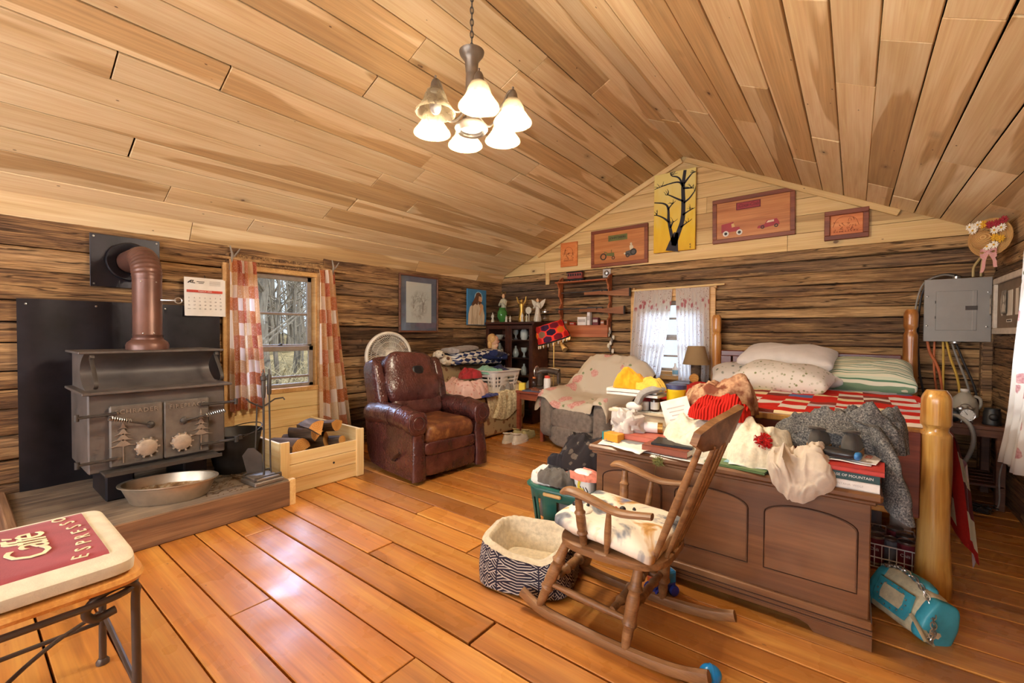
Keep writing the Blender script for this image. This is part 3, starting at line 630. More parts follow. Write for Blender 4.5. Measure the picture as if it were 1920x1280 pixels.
# cove hood: concave front between shelf and top
prof = [(-3.70 - .16 * sin(pi * k / 12) ** .8, .875 + .23 * k / 12) for k in range(13)]; prof = [(-3.66, .875)] + prof[1:-1] + [(-3.70, 1.105)]
MB().prism([(x0, .875)] + [(p[0], p[1]) for p in prof] + [(x0, 1.105)], -(yb - .008), -(ya + .008), Matrix(((1, 0, 0, 0), (0, 0, -1, 0), (0, 1, 0, 0), (0, 0, 0, 1)))).build('hood', M_stove, st, ang=30, fixn=True)
MB().box(((x0 + -3.655) / 2, (ya + yb) / 2, 1.111), (-3.655 - x0, yb - ya + .05, .014), bev=.003).build('top_plate', M_stove, st)
MB().box(((x0 + -3.52) / 2, (ya + yb) / 2, .872), (-3.52 - x0, yb - ya + .06, .016), bev=.003).build('shelf_plate', M_stove, st)
for y in (ya + .035, yb - .025):
    MB().tube(spline([(-3.565, y, .90), (-3.545, y, .915), (-3.55, y, .94), (-3.60, y, 1.0), (-3.66, y, 1.06), (-3.672, y, 1.085), (-3.65, y, 1.095), (-3.64, y, 1.078)], 5), .012, 6, flat=.4).build('scroll_bracket', M_iron, st)
def door(y0, y1, word, sg):
    d = MB().box((-3.555, (y0 + y1) / 2, .60), (.03, y1 - y0, .375), bev=.008).build('door', M_stoved, st); F = axes((-3.539, (y0 + y1) / 2, .60), (0, 1, 0), (0, 0, 1), (1, 0, 0))
    text(word, .038, F @ Matrix.Translation((0, .148, 0)), M_relief, d, .004, sp=1.15)
    # pine relief
    tx = sg * -.055 if sg < 0 else .06
    tx = (-.07 if sg > 0 else .075); g = MB()
    for k in range(4):
        w = .022 + .016 * k; z = .065 - .036 * k
        g.prism([(tx - w, z - .022), (tx - w * .5, z - .012), (tx, z + .025), (tx + w * .5, z - .012), (tx + w, z - .022), (tx + w * .4, z - .016), (tx, z - .022), (tx - w * .4, z - .016)], 0, .007, F)
    g.box((tx, -.115, .003), (.006, .10, .006), F); g.prism([(tx - .006, .085), (tx, .115), (tx + .006, .085)], 0, .006, F); g.build('pine_tree_relief', M_relief, d, smooth=False)
    # air control wheel
    cx = .045 if sg > 0 else -.035; n = 10
    w_ = MB().lathe([(.0, .030), (.035, .028), (.05, .022), (.056, .010), (.056, .0)], 30, F @ Matrix.Translation((cx, -.09, 0))).build('air_control', M_wheel, d)
    g = MB()
    for k in range(n): a = 2 * pi * k / n; g.box((cx + cos(a) * .054, -.09 + sin(a) * .054, .012), (.02, .008, .02), F @ Matrix.Translation((cx + cos(a) * .054, -.09 + sin(a) * .054, .012)) @ Matrix.Rotation(a, 4, 'Z') @ Matrix.Translation((-cx - cos(a) * .054, .09 - sin(a) * .054, -.012)))
    g.build('grip_ring', M_wheel, d, smooth=False)
    # coil handle
    hy = (.065 if sg > 0 else -.02); p = F @ Vector((hy, .05, .012)); e = F @ Vector((-.145 if sg > 0 else .20, .13 if sg > 0 else .095, .07))
    g = MB(); g.lathe([(.022, -.012), (.022, .012), (.012, .02), (0, .021)], 14, F @ Matrix.Translation((hy, .05, 0))); g.tube([p, p.lerp(e, .5), e], [.007, .006, .006], 8); g.build('latch_arm', M_iron, d)
    q = p.lerp(e, .52); ax = (e - q); aM = alignM(q, e); L = ax.length; MB().tube([aM @ Vector((cos(t_ * 2 * pi) * .013, sin(t_ * 2 * pi) * .013, L * t_ / 9)) for t_ in [k / 8 for k in range(73)]], .0035, 5).build('coil_grip', M_steel, d)
    # hinge bars
    for z in (.145, -.13):
        a = (-.10, z) if sg > 0 else (.07, z); b = (-.275, z - .004) if sg > 0 else (.29, z - .004)
        A = F @ Vector((a[0], a[1], .012)); B = F @ Vector((b[0], b[1], .012)); g = MB(); g.tube([A, B], [.012, .011], 6, flat=.8); g.lathe([(.012, -.02), (.012, .02)], 10, Matrix.Translation(B)); g.build('hinge_bar', M_iron, d)
M_relief = plain('worn_relief_metal', '#a09488', .45, .5, .2, 30); M_wheel = plain('cast_wheel', '#b5a594', .5, .4, .2, 25)
door(.597, .858, 'SCHRADER', 1); door(.863, 1.118, 'FIREPLACE', -1)
MB().box((-3.50, .855, .395), (.15, .60, .012), bev=.003).box((-3.427, .855, .40), (.008, .60, .022)).build('ash_lip', M_iron, st)
for y in (.66, 1.06): MB().box((-3.83, y, (ZH + .39) / 2), (.40, .14, .39 - ZH), bev=.01).build('pedestal', M_sheet, st)
# stovepipe
M_pipe = plain('brown_stovepipe', '#6b4a40', .38, .35, .2, 8)
sp = thing('stovepipe', 'brown metal stovepipe with ribbed elbow rising from the wood stove', 'stovepipe', (-3.85, .852, 0))
MB().lathe([(.118, 1.119), (.118, 1.150), (.11, 1.17), (.088, 1.188), (.086, 1.20)], 32, cap=False).build('collar', M_pipe, sp)
MB().lathe([(.081, 1.17), (.081, 1.215), (.084, 1.22), (.081, 1.225), (.081, 1.60)], 32, cap=False).build('pipe', M_pipe, sp)
g = MB(); pts = []; rad = []; n = 44
for k in range(n + 1):
    a = (pi / 2) * k / n; pts.append((-.16 + .16 * cos(a), 0, 1.60 + .16 * sin(a))); rad.append(.082 + .0035 * (k % 4 < 2) * (1 if 2 < k < n - 6 else 0))
g.tube(pts, rad, 28, cap=False); g.build('elbow', M_pipe, sp, ang=80)
MB().tube([(-.15, 0, 1.76), (-.46, 0, 1.76)], .080, 28, cap=False).build('wall_run', M_pipe, sp)
MB().lathe([(.082, .0), (.10, .012), (.135, .02), (.142, .012), (.142, -.004)], 44, axes((-.435, 0, 1.76), (0, 1, 0), (0, 0, 1), (1, 0, 0)), cap=False, fn=lambda th, z, i: 1 + (.012 * cos(th * 40) if i in (1, 2) else 0)).build('wall_flange', M_sheet, sp)
g = MB(); g.tube([(.06, .06, 1.46), (.09, .11, 1.46), (.10, .135, 1.46)], .005, 6); g.tube([(.10 + .02 * cos(a) * .3, .15 + .02 * cos(a), 1.46 + .02 * sin(a)) for a in [k * pi / 6 for k in range(12)]], .004, 5, closed=True); g.build('damper_handle', M_steel, sp)
for a, z in ((.4, 1.58), (-.6, 1.58), (-.5, 1.23), (.2, 1.23)): MB().lathe([(0, .004), (.005, .002), (.005, 0)], 8, axes((cos(a) * .082, sin(a) * .082, z), (-sin(a), cos(a), 0), (0, 0, 1), (cos(a), sin(a), 0))).build('screw', M_steel, sp)
# ash bucket, oval tub
M_galv = plain('dull_galvanised', '#8a8078', .5, .6, .25, 10); M_bucket = plain('sooty_bucket', '#35312f', .5, .5, .3, 8)
bu = thing('ash_bucket', 'sooty black metal bucket standing right of the wood stove', 'bucket', (-3.74, 1.345, ZH))
MB().lathe([(.125, 0), (.13, .012), (.128, .04), (.14, .06), (.185, .29), (.192, .295), (.188, .302), (.178, .29), (.135, .06), (.12, .02), (0, .018)], 36, cap=False).build('pail', M_bucket, bu)
MB().lathe([(.152, .15), (.158, .155), (.158, .165), (.154, .17)], 36, cap=False).build('band', M_bucket, bu)
MB().tube([(.185 * cos(a), .185 * sin(a), .285 - .0 + .05 * max(0, sin(a)) - .12 * max(0, -cos(a)) * 0) for a in [pi * k / 20 - .2 for k in range(21)]], .004, 6).build('bail_handle', M_iron, bu)
for s in (-1, 1): MB().box((s * .19 * cos(-.2), s * .0 - .03, .285), (.02, .03, .035), bev=.004).build('ear', M_iron, bu)
tb = thing('oval_tub', 'oval galvanised tub with rusty ash inside on the hearth front', 'tub', (-3.42, .86, ZH + .001), R(62))
el = lambda th, z, i: 1.0 / sqrt((cos(th)) ** 2 + (sin(th) / .66) ** 2)
M_zinc = plain('bare_zinc', '#c2b4a0', .38, .75, .18, 9)
MB().lathe([(0, 0), (.195, 0), (.205, .01), (.245, .105), (.262, .112), (.262, .118), (.243, .116), (.20, .016), (0, .014)], 48, fn=el, cap=False).build('basin', M_zinc, tb)
t = NT('rust_and_ash', .95); v = t.vec(); t.col(t.ramp(t.noise(v, 14, 6, .7), [(.35, '#6b4a2c'), (.5, '#a07a52'), (.62, '#c9b79c')])); t.bump(t.noise(v, 40, 4), .6, .01)
MB().lathe([(.222, .06), (.19, .040), (.1, .028), (0, .026)], 40, fn=lambda th, z, i: el(th, z, i) * (1 + .05 * nz(cos(th) * 3, sin(th) * 3, i)), cap=False).build('ash', t.m, tb, fixn=True)
# fireplace tools
ft = thing('fireplace_tools', 'iron fireplace tool stand with poker and hanging hooks on the hearth corner', 'fireplace tools', (-3.30, 1.365, ZH), R(4))
MB().box((0, 0, .014), (.21, .20, .028), bev=.006).box((0, 0, .036), (.17, .16, .018), bev=.005).build('base', M_galv, ft)
MB().tube([(0, .01, .04), (0, .01, .70)], .0075, 8).build('post', M_iron, ft)
MB().lathe([(.0, .80), (.006, .79), (.004, .775), (.012, .765), (.012, .75), (.02, .745), (.02, .72), (.014, .715), (.014, .68), (.016, .66), (.012, .60), (.010, .59)], 14, rotM(loc=(0, .01, 0))).build('finial', M_iron, ft)
MB().tube([(0, .01, .52), (.0, -.06, .56), (.03, -.10, .58), (.03, -.11, .595), (.0, -.105, .595)], .0055, 6).build('hook', M_iron, ft); MB().tube([(0, .01, .53), (0, .09, .575), (.02, .14, .58), (.03, .145, .565)], .0055, 6).build('hook', M_iron, ft)
MB().tube([(.01, .045, .75), (.01, .045, .55), (.012, .05, .1), (.012, .055, .05)], [.008, .006, .006, .004], 8).build('poker', M_iron, ft)
MB().lathe([(0, .80), (.007, .79), (.007, .76), (.014, .75), (.014, .62), (.008, .61)], 12, rotM(loc=(.01, .045, 0))).build('poker_grip', M_iron, ft)
g = MB(); g.tube([(-.03, -.02, .55), (-.035, -.03, .22)], .005, 6); g.prism([(-.05, -.11), (.05, -.11), (.06, .02), (.02, .07), (-.02, .07), (-.06, .02)], 0, .006, axes((-.045, -.045, .17), (.6, .8, 0), (0, -.15, 1), (.8, -.6, 0))); g.build('ash_shovel', M_iron, ft)
for s in (-1, 1): MB().tube([(s * .08, -.09, .03), (s * .08, -.09, .055), (s * .08, .09, .055), (s * .08, .09, .03)], .005, 6).build('side_rail', M_iron, ft)
# ---- firewood box
bx = thing('firewood_box', 'new pine firewood box below the orange-curtained window', 'wood box', (-3.82, 1.875, 0))
hw = .345
for s in (-1, 1):
    for z0, z1 in ((.0, .20), (.20, .405)): MB().box((0, 0, 0), (.88, .022, z1 - z0 - .003), bev=.003).build('side_board', M_pine, bx, loc=(-.01, s * hw, (z0 + z1) / 2))
    MB().box((0, 0, 0), (.41, .07, .022), bev=.003).build('corner_post', M_pine, bx, M=axes((.44, s * (hw - .025), .205), (0, 0, 1), (0, 1, 0), (-1, 0, 0)))
for z0, z1 in ((.0, .115), (.115, .225), (.225, .315)): MB().box((0, 0, 0), (.67, .022, z1 - z0 - .003), bev=.003).build('front_board', M_pine, bx, M=axes((.425, 0, (z0 + z1) / 2), (0, 1, 0), (-1, 0, 0), (0, 0, 1)))
MB().box((-.02, 0, .02), (.86, .66, .02)).build('floor_panel', M_pine, bx)
MB().lathe([(.0, .003), (.009, .002), (.009, 0)], 10, axes((.4365, .08, .165), (0, 1, 0), (0, 0, 1), (1, 0, 0))).build('knot_hole', M_ink, bx)
M_logbark = wood('firewood_bark', ('#3f3026', '#5c4636', '#7a6350'), .95, 3, .4, '#2c2119', bump=.6); 
t = NT('cut_wood_end', .85); v = t.vec(False); d = t.n('ShaderNodeVectorMath', operation='LENGTH'); t.l(v, d.inputs[0]); w_ = t.math('SINE', t.math('MULTIPLY', d.outputs['Value'], 420.0)); t.col(t.mix(t.math('MULTIPLY_ADD', w_, .25, .35), t.ramp(t.noise(t.vec(), 10, 4), [(.3, '#c0813c'), (.7, '#e0ac62')]), '#b0702e')); M_end = t.m
labels = ['firewood log with broad round cut end at the left of the box', 'split firewood log lying topmost on the pile', 'half-round firewood log at the far right top of the pile', 'wedge of firewood in the middle of the pile', 'thick firewood log lying across the front of the pile', 'thin round firewood stick at the right of the pile', 'short split firewood wedge at the front left of the pile']
spec = [(-.13, .05, .24, .085, .36, 'half', 10, 20), (.02, -.08, .40, .075, .34, 'quarter', -15, 70), (.14, .02, .33, .075, .34, 'half', 25, 190), (.0, .06, .29, .07, .34, 'quarter', 5, 150), (.07, .16, .19, .08, .38, 'half', 35, 120), (.22, .1, .19, .042, .4, 'round', 18, 0), (-.10, .2, .13, .075, .34, 'quarter', -25, 40)]
for (py, px, pz, rd, L, kind, yaw, roll), lb in zip(spec, labels):
    if kind == 'round': sec = [(cos(a) * rd, sin(a) * rd) for a in [2 * pi * k / 16 for k in range(16)]]
    elif kind == 'half': sec = [(cos(a) * rd, sin(a) * rd) for a in [pi * k / 12 - .25 for k in range(13)]] + [(0.0, -.02)]
    else: sec = [(cos(a) * rd * 1.25, sin(a) * rd * 1.25) for a in [.45 * pi * k / 8 for k in range(9)]] + [(-.02, -.015)]
    sec = [(a * (1 + .1 * nz(a * 20, b * 20, pz)), b * (1 + .1 * nz(a * 20, b * 20, pz, 2))) for a, b in sec]
    mx = sum(a for a, b in sec) / len(sec); my = sum(b for a, b in sec) / len(sec); sec = [(a - mx, b - my) for a, b in sec]
    lg = thing('firewood_log', lb, 'firewood', (0, 0, 0), 0, 'firewood logs in the pine box')
    lg.matrix_basis = Matrix.Translation((-3.56 - px * .9 - .06, 1.83 + py, pz + .09)) @ Euler((0, R(-6), R(yaw))).to_matrix().to_4x4()
    A = axes((-L / 2, 0, 0), (0, 1, 0), (0, 0, 1), (1, 0, 0)) @ Matrix.Rotation(R(roll), 4, 'Z')
    MB().prism(sec, 0, L, A).build('split_log', M_logbark, lg, smooth=False)
    MB().prism([(a * .97, b * .97) for a, b in sec], 0, .003, Matrix.Identity(4)).build('cut_end', M_end, lg, M=A @ Matrix.Translation((0, 0, L)), smooth=False)
# white bag at the stove's far side
t = NT('thin_white_bag', .5, 0, .4); M_bag = cloth(t, C('#e2ddd8'), .3)
def crumple(c, d, seed, amp=.25, n=34, m=22, fr=4):
    g = MB(); g.sup(c, d, .8, .9, n, m, fn=lambda p: p * (1 + amp * nz(p.x / d[0] * fr, p.y / d[1] * fr, p.z / d[2] * fr, seed) - amp * .6 * abs(nz(p.x / d[0] * fr * 2, p.y / d[1] * fr * 2, p.z / d[2] * fr * 2, seed + 3)))); return g
tag(crumple((0, 0, .10), (.3, .26, .22), 4).build('plastic_bag', M_bag, loc=(-3.20, .17, .0)), 'crumpled white plastic bag on the floor beside the hearth', 'bag')
# ================================================================ soft furniture helpers
def rid(x): return 1 - 2 * abs(x)
def heap(d, seed, fold=.25, fr=2.6, p=2.2, q=.55, n=64, m=22, flatb=True, slump=0.0):
    """rumpled cloth lying in a heap: d = (length, width, height), hem on z = 0"""
    N = 56
    def f(u, v):
        a, b = u * 2 - 1, v * 2 - 1; x = a * sqrt(1 - b * b * .42); y = b * sqrt(1 - a * a * .42); r = min(1, max(abs(a), abs(b))); th = math.atan2(y, x)
        ex = 1 + .22 * nz(cos(th) * 1.3, sin(th) * 1.3, 0, seed) + .07 * nz(cos(th) * 4, sin(th) * 4, 2, seed)
        lump = .78 + .50 * nz(x * 1.25, y * 1.25, 5, seed) + .22 * nz(x * 2.6, y * 2.6, 9, seed)
        w1 = nz(x * 1.1, y * 1.1, 3, seed) * 1.5; cx, sx = cos(w1 + seed), sin(w1 + seed); X, Y = x * cx + y * sx, y * cx - x * sx
        k1 = 1 - min(1, sqrt(nz(X * fr * .32, Y * fr * .85, 1, seed + 1) ** 2 + .004) * 2.0); k2 = 1 - min(1, sqrt(nz(X * fr * .7 + 3, Y * fr * 1.6, 4, seed + 2) ** 2 + .006) * 2.0); k3 = 1 - min(1, sqrt(nz(X * 4.2, Y * 6.5, 7, seed) ** 2 + .012) * 2)
        k = .66 * k1 + .36 * k2 + .20 * k3 - .06; e = max(0, 1 - r ** 3.2) ** q
        z = d[2] * e * lump * (1 - fold * .28 + fold * .62 * k) + d[2] * .12 * k * (r < .99) * (1 - e)
        o = .055 * (k1 - .4); return (x * ex * d[0] / 2 + o * d[0] * cx * .6, y * ex * d[1] / 2 + o * d[1] * sx * .6, max(.0015, z))
    return MB().grid(f, N, N)
def floral(name, base, f1, f2, leaf, s=5.0, dens=.30, rough=.9, tr=None):
    t = NT(name, rough, 0, .2); v = t.vec(); w = t.n('ShaderNodeVectorMath', operation='ADD'); nn = t.n('ShaderNodeVectorMath', operation='SCALE'); nn.inputs['Scale'].default_value = .06; t.l(t.noise(v, 9, 3, out=1), nn.inputs[0]); t.l(v, w.inputs[0]); t.l(nn.outputs[0], w.inputs[1])
    d = t.vor(w.outputs[0], s); pick = t.vor(w.outputs[0], s, out='Color'); d2 = t.vor(w.outputs[0], s * 1.9); pt = t.noise(v, s * 12, 3)
    lf = t.math('MULTIPLY', t.ramp(d2, [(.12, 1.), (.17, 0.)]), t.ramp(d, [(dens, 0.), (dens + .03, 1.), (dens + .22, 1.), (dens + .25, 0.)]))
    col = t.mix(lf, base, leaf); fl = t.ramp(d, [(dens * .9, 1.), (dens, 0.)]); col = t.mix(t.math('MULTIPLY', fl, .85), col, t.ramp(pt, [(.38, f1), (.62, f2)]))
    t.bump(t.noise(v, 160, 2), .2, .002); 
    return cloth(t, col, tr) if tr else t.col(col)
M_sofa = floral('sofa_floral', '#b9a17c', '#6b4330', '#8c5f48', '#7a6a48', 13, .34)
M_throw = fabric('speckled_throw', '#cdbb92', .9, .25, 45, .5, '#efe4c4')
M_peony = floral('peony_sheet', '#c9bca8', '#c47a76', '#dba8a0', '#7d8a66', 4.4, .33)
t = NT('brown_leather', .27, 0, .6); v = t.vec(); a = t.noise(v, 5, 5, .6); c = t.vor(t.sc(v, 1, 1, 1), 38, 'DISTANCE_TO_EDGE'); t.col(t.ramp(a, [(.3, '#371b1a'), (.55, '#4f2825'), (.75, '#653832')])); t.bump(t.math('ADD', t.math('MULTIPLY', t.noise(t.sc(v, 1, 1, .6), 11, 4, .6, 1.0), 2.2), t.math('ADD', c, t.math('MULTIPLY', t.noise(v, 90, 3), .3))), .42, .012); t.set(Coat_Weight=.4, Coat_Roughness=.22); M_lea = t.m
t = NT('worn_brown_leather', .42, 0, .4); v = t.vec(); a = t.noise(v, 7, 6, .7); t.col(t.ramp(a, [(.36, '#4f2a20'), (.54, '#6f4129'), (.68, '#96683c')])); t.bump(t.noise(v, 60, 4), .25, .004); M_leaw = t.m
M_patchb = plain('black_tape', '#141418', .35)
# ---- brown leather recliner
rc = thing('leather_recliner', 'brown leather recliner with rolled arms beside the firewood box', 'armchair', (-3.12, 2.73, 0), R(-5))
def soft(name, c, d, m, par, e1=.35, e2=.35, M=None, seed=1, amp=.02, n=36, k=20, fn=None):
    def f(p):
        q = p * (1 + amp * nz(p.x * 7, p.y * 7, p.z * 7, seed) * 2)
        return fn(q) if fn else q
    return MB().sup((0, 0, 0), d, e1, e2, n, k, fn=f).build(name, m, par, M=(Matrix.Translation(c) @ M if M is not None else Matrix.Translation(c)), ang=75)
MB().box((-.02, 0, .03), (.50, .56, .06), bev=.01).build('swivel_base', M_black, rc)
soft('seat', (.10, 0, .39), (.56, .54, .19), M_leaw, rc, .45, .28, seed=2, amp=.03)
soft('footrest_pad', (.325, 0, .275), (.10, .57, .12), M_lea, rc, .4, .25, seed=3)
soft('front_panel', (.325, 0, .14), (.08, .57, .19), M_lea, rc, .3, .2, seed=4)
for s in (-1, 1):
    y = s * .345
    sd = [(-.36, .16), (-.30, .07), (-.1, .045), (.35, .04), (.355, .30), (.34, .44), (.30, .52), (-.34, .52), (-.40, .45)]
    MB().prism(sd, -.055, .055, axes((0, y, 0), (1, 0, 0), (0, 0, 1), (0, -1, 0))).build('side_panel', M_lea, rc, ang=30, fixn=True)
    g = MB(); n = 16; pts = [(-.37 + .73 * k / n, y + s * .015, .505 + .03 * sin(pi * k / n) - .01 * (k > n - 2)) for k in range(n + 1)]; g.tube(pts, [.06] + [.096 + .004 * sin(k * 1.7) for k in range(1, n)] + [.088], 22); g.build('rolled_arm', M_lea, rc, ang=60)
    for k in (.05, .16): MB().tube([(k, y + s * .015 + .0985 * cos(a), .53 + .0985 * sin(a)) for a in [2 * pi * q / 24 for q in range(24)]], .003, 5, closed=True).build('piping', M_lea, rc)
    soft('arm_scroll', (.362, y + s * .01, .50), (.04, .175, .19), M_lea, rc, .6, .9, seed=5)
    MB().tube(spline([(.352, y, .50), (.350, y - s * .004, .43), (.344, y - s * .008, .36), (.354, y - s * .004, .27), (.366, y, .15), (.366, y, .035)], 6), [.070 - .0035 * min(k, 6) if k < 7 else .049 + .0007 * k for k in range(31)], 16, flat=.42).build('arm_front', M_lea, rc, ang=60)
    for rr_, xx in ((.084, .372), (.052, .380)): MB().tube([(xx, y + s * .012 + rr_ * cos(a), .505 + rr_ * sin(a)) for a in [2 * pi * q / 26 for q in range(26)]], .006, 6, closed=True).build('piping', M_lea, rc)
Bt = Matrix.Rotation(R(-17), 4, 'Y')
soft('lumbar_pad', (-.20, 0, .535), (.20, .56, .22), M_lea, rc, .5, .35, Bt, 7, .03)
soft('head_pad', (-.29, 0, .785), (.26, .61, .54), M_lea, rc, .55, .42, Bt, 8, .035, 44, 26, fn=lambda p: Vector((p.x - .02 * sin(p.z * 14), p.y * (1 - .06 * (p.z > 0)), p.z)))
for s in (-1, 1): soft('wing', (-.33, s * .335, .74), (.24, .11, .50), M_lea, rc, .5, .5, Bt, 9, .02)
soft('back_shell', (-.40, 0, .66), (.13, .66, .72), M_lea, rc, .3, .3, Bt, 10, .01)
for s in (-1, 1): MB().tube(spline([(-.175, s * .10, .60), (-.165, s * .165, .68), (-.205, s * .15, .80), (-.265, s * .11, .90), (-.33, s * .09, .99)], 6), .004, 5).build('seam', M_lea, rc)
soft('tape_patch', (-.192, .04, .845), (.03, .13, .17), M_patchb, rc, .5, .8, Bt, 3, .10)
g = MB(); g.tube([(.10, -.40, .16), (.10, -.425, .17), (.16, -.435, .21), (.22, -.435, .255)], [.014, .016, .018, .012], 8, flat=.6); g.build('lever', plain('lever_brown', '#3a2018', .35), rc)
# ---- round fan
M_cream = plain('cream_plastic', '#d9d0c0', .5, 0, .06)
M_dusty2b = plain('grey_blade', '#7d746a', .6)
fn_ = thing('pedestal_fan', 'round cream pedestal fan behind the leather recliner', 'fan', (-4.02, 2.97, 0), R(-12))
FM = axes((0, 0, .985), (0, 1, 0), (0, 0, 1), (1, 0, 0))
MB().tube([FM @ Vector((.25 * cos(a), .25 * sin(a), 0)) for a in [2 * pi * k / 40 for k in range(40)]], .02, 8, closed=True, flat=1.4).build('rim', M_cream, fn_)
g = MB()
for k in range(60):
    a0 = 2 * pi * k / 60; g.tube([FM @ Vector((rr * cos(a0 + (rr - .05) * 3.2), rr * sin(a0 + (rr - .05) * 3.2), .045 * (1 - (rr / .25) ** 2) + .012)) for rr in (.045, .1, .15, .2, .245)], .0026, 4, cap=False)
for rr in (.10, .16, .21): g.tube([FM @ Vector((rr * cos(a), rr * sin(a), .045 * (1 - (rr / .25) ** 2) + .012)) for a in [2 * pi * k / 40 for k in range(40)]], .0018, 4, closed=True)
g.build('grille', M_cream, fn_)
MB().lathe([(.0, .07), (.04, .068), (.05, .055), (.05, -.05), (.07, -.06), (.06, -.12), (0, -.13)], 20, FM).build('motor', M_cream, fn_)
for k in range(5):
    a = 2 * pi * k / 5; g = MB(); g.grid(lambda u, v: FM @ Vector(((.05 + .17 * u) * cos(a + (v - .5) * .8), (.05 + .17 * u) * sin(a + (v - .5) * .8), .01 + (v - .5) * .05)), 6, 6); g.build('blade', M_dusty2b, fn_)
MB().tube([(-.06, 0, .9), (-.06, 0, .04)], .015, 10).build('pole', M_cream, fn_); MB().lathe([(.2, 0), (.2, .012), (.04, .035), (.03, .05)], 30, rotM(loc=(-.06, 0, 0))).build('foot', M_cream, fn_)
# ---- floral sofa along the stove-side wall
sf = thing('floral_sofa', 'worn floral sofa heaped with laundry along the wall', 'sofa', (-3.86, 3.92, 0))
soft('seat_base', (.06, 0, .21), (.86, 1.40, .40), M_sofa, sf, .15, .12, seed=1, amp=.006); soft('seat_cushion', (.12, .33, .43), (.72, .64, .14), M_sofa, sf, .4, .25, seed=2); soft('seat_cushion', (.12, -.33, .43), (.72, .64, .14), M_sofa, sf, .4, .25, seed=3)
soft('backrest', (-.30, 0, .53), (.30, 1.38, .60), M_sofa, sf, .35, .2, seed=4)
for s in (-1, 1): soft('arm', (.04, s * .66, .34), (.86, .16, .58), M_sofa, sf, .35, .3, seed=5)
def dr(u, v):
    y = (u - .5) * .72; s_ = v
    if s_ < .55: x, z = -.14 + .60 * s_ / .55, .505 + .012 * sin(y * 20)
    else:
        k = (s_ - .55) / .45; x, z = .46 + .035 * sin(k * 2), .50 - .30 * k * (1 - .5 * abs(u - .55)) - .05 * k * sin(u * 5)
    f = .022 * rid(nz(u * 7 + s_ * 2.5, s_ * 1.5, 1)) + .01 * nz(u * 14, s_ * 9, 3); return (x + f * (s_ > .5), y, z + f * .8)
tag(MB().grid(dr, 44, 34).build('sofa_throw', M_throw, loc=(-3.86, 4.22, .005), ang=80), 'cream speckled throw draped over the sofa seat under the white laundry basket', 'throw')
# things on the sofa
M_quilt = None
t = NT('blue_white_quilt', .9, 0, .2); uv = t.vec(False, True); q = t.n('ShaderNodeTexChecker'); t.l(t.sc(uv, 13, 9, 1, rot=(0, 0, .6)), q.inputs[0]); q.inputs['Scale'].default_value = 1; q.inputs['Color1'].default_value = C('#e8e2da'); q.inputs['Color2'].default_value = C('#2f3a68'); t.bump(t.noise(uv, 60, 2), .2, .004); M_bq = t.col(q.outputs[0])
def roll(par, name, m, L, rx, rz, M, seed=0):   # folded, stacked quilt layer
    g = MB()
    g.grid(lambda u, v: Vector(((v - .5) * L * (1 + .05 * nz(u * 4, 0, seed)), rx * cos(u * 2 * pi) * (1 + .1 * nz(v * 5, u * 3, seed)), rz * (1 + .2 * nz(v * 4, u * 2, seed + 1)) * math.copysign(abs(sin(u * 2 * pi)) ** .7, sin(u * 2 * pi)))), 28, 26, cu=True)
    b = len(g.v); g.f.append(tuple(range(0, 28 * 27, 27))); g.f.append(tuple(range(26, 28 * 27, 27))[::-1]); return g.build(name, m, par, M=M, ang=70)
qq = thing('folded_quilt', 'blue and white patchwork quilt folded on the sofa back', 'quilt', (-4.02, 4.28, .88), R(88))
roll(qq, 'lower_fold', M_bq, .80, .20, .06, rotM(0, 3, 4, (0, 0, 0)), 1); roll(qq, 'upper_fold', M_bq, .74, .19, .05, rotM(0, -2, -3, (.02, 0, .085)), 2)
roll(qq, 'grey_lining', fabric('grey_lining', '#a39a94'), .40, .15, .035, rotM(0, -4, 8, (-.20, 0, .15)), 3)
nv = thing('folded_sweater', 'navy blue knitted garment on the folded quilt end', 'sweater', (-3.86, 4.52, .93), R(60)); roll(nv, 'body', floral('navy_print', '#232a4e', '#d8d4d8', '#e8e4e2', '#3a426c', 16, .3), .34, .14, .055, rotM(), 6); roll(nv, 'sleeve', fabric('navy_knit', '#262d52'), .26, .07, .04, rotM(0, 8, 40, (.06, -.09, .03)), 7)
bust = thing('mannequin_bust', 'blonde mannequin bust in cream cloth in front of the china cabinet', 'mannequin', (-3.98, 4.70, .90), R(35))
M_doll = plain('doll_skin', '#d8a98a', .5, 0, .06); M_blond = plain('blonde_hair', '#cfa468', .6, 0, .25, 30)
MB().lathe([(.0, .0), (.10, .01), (.115, .05), (.10, .09), (.05, .12), (.034, .135), (.032, .17), (.038, .18)], 24, fn=lambda th, z, i: 1 + .25 * abs(sin(th)) * (z < .11)).build('shoulders', fabric('cream_cloth', '#d9bf94'), bust)
def head(p):
    q = p.copy()
    if q.x > 0: q.x += .014 * math.exp(-((q.z + .008) / .014) ** 2 - (q.y / .010) ** 2) - .008 * math.exp(-((q.z - .012) / .012) ** 2); q.y *= 1 - .18 * max(0, -q.z / .08)
    return q
MB().sup((.008, 0, .235), (.125, .105, .155), 1, 1, 30, 22, fn=head).build('head', M_doll, bust); MB().tube([(.045, 0, .19), (.03, 0, .16), (.0, 0, .12)], [.03, .032, .04], 14).build('neck', M_doll, bust)
MB().sup((-.022, 0, .26), (.14, .135, .15), 1, 1, 30, 20, fn=lambda p: p * (1 + .06 * sin(p.y * 160) * .3 + .08 * nz(p.x * 30, p.y * 30, p.z * 12))).sup((-.055, 0, .18), (.07, .115, .14), 1, 1, 20, 12, fn=lambda p: p * (1 + .1 * nz(p.x * 40, p.y * 60, p.z * 12))).build('hair', M_blond, bust)
for s in (-1, 1): MB().sup((.066, s * .022, .243), (.008, .018, .010), 1, 1, 10, 8).build('eye', M_ink, bust)
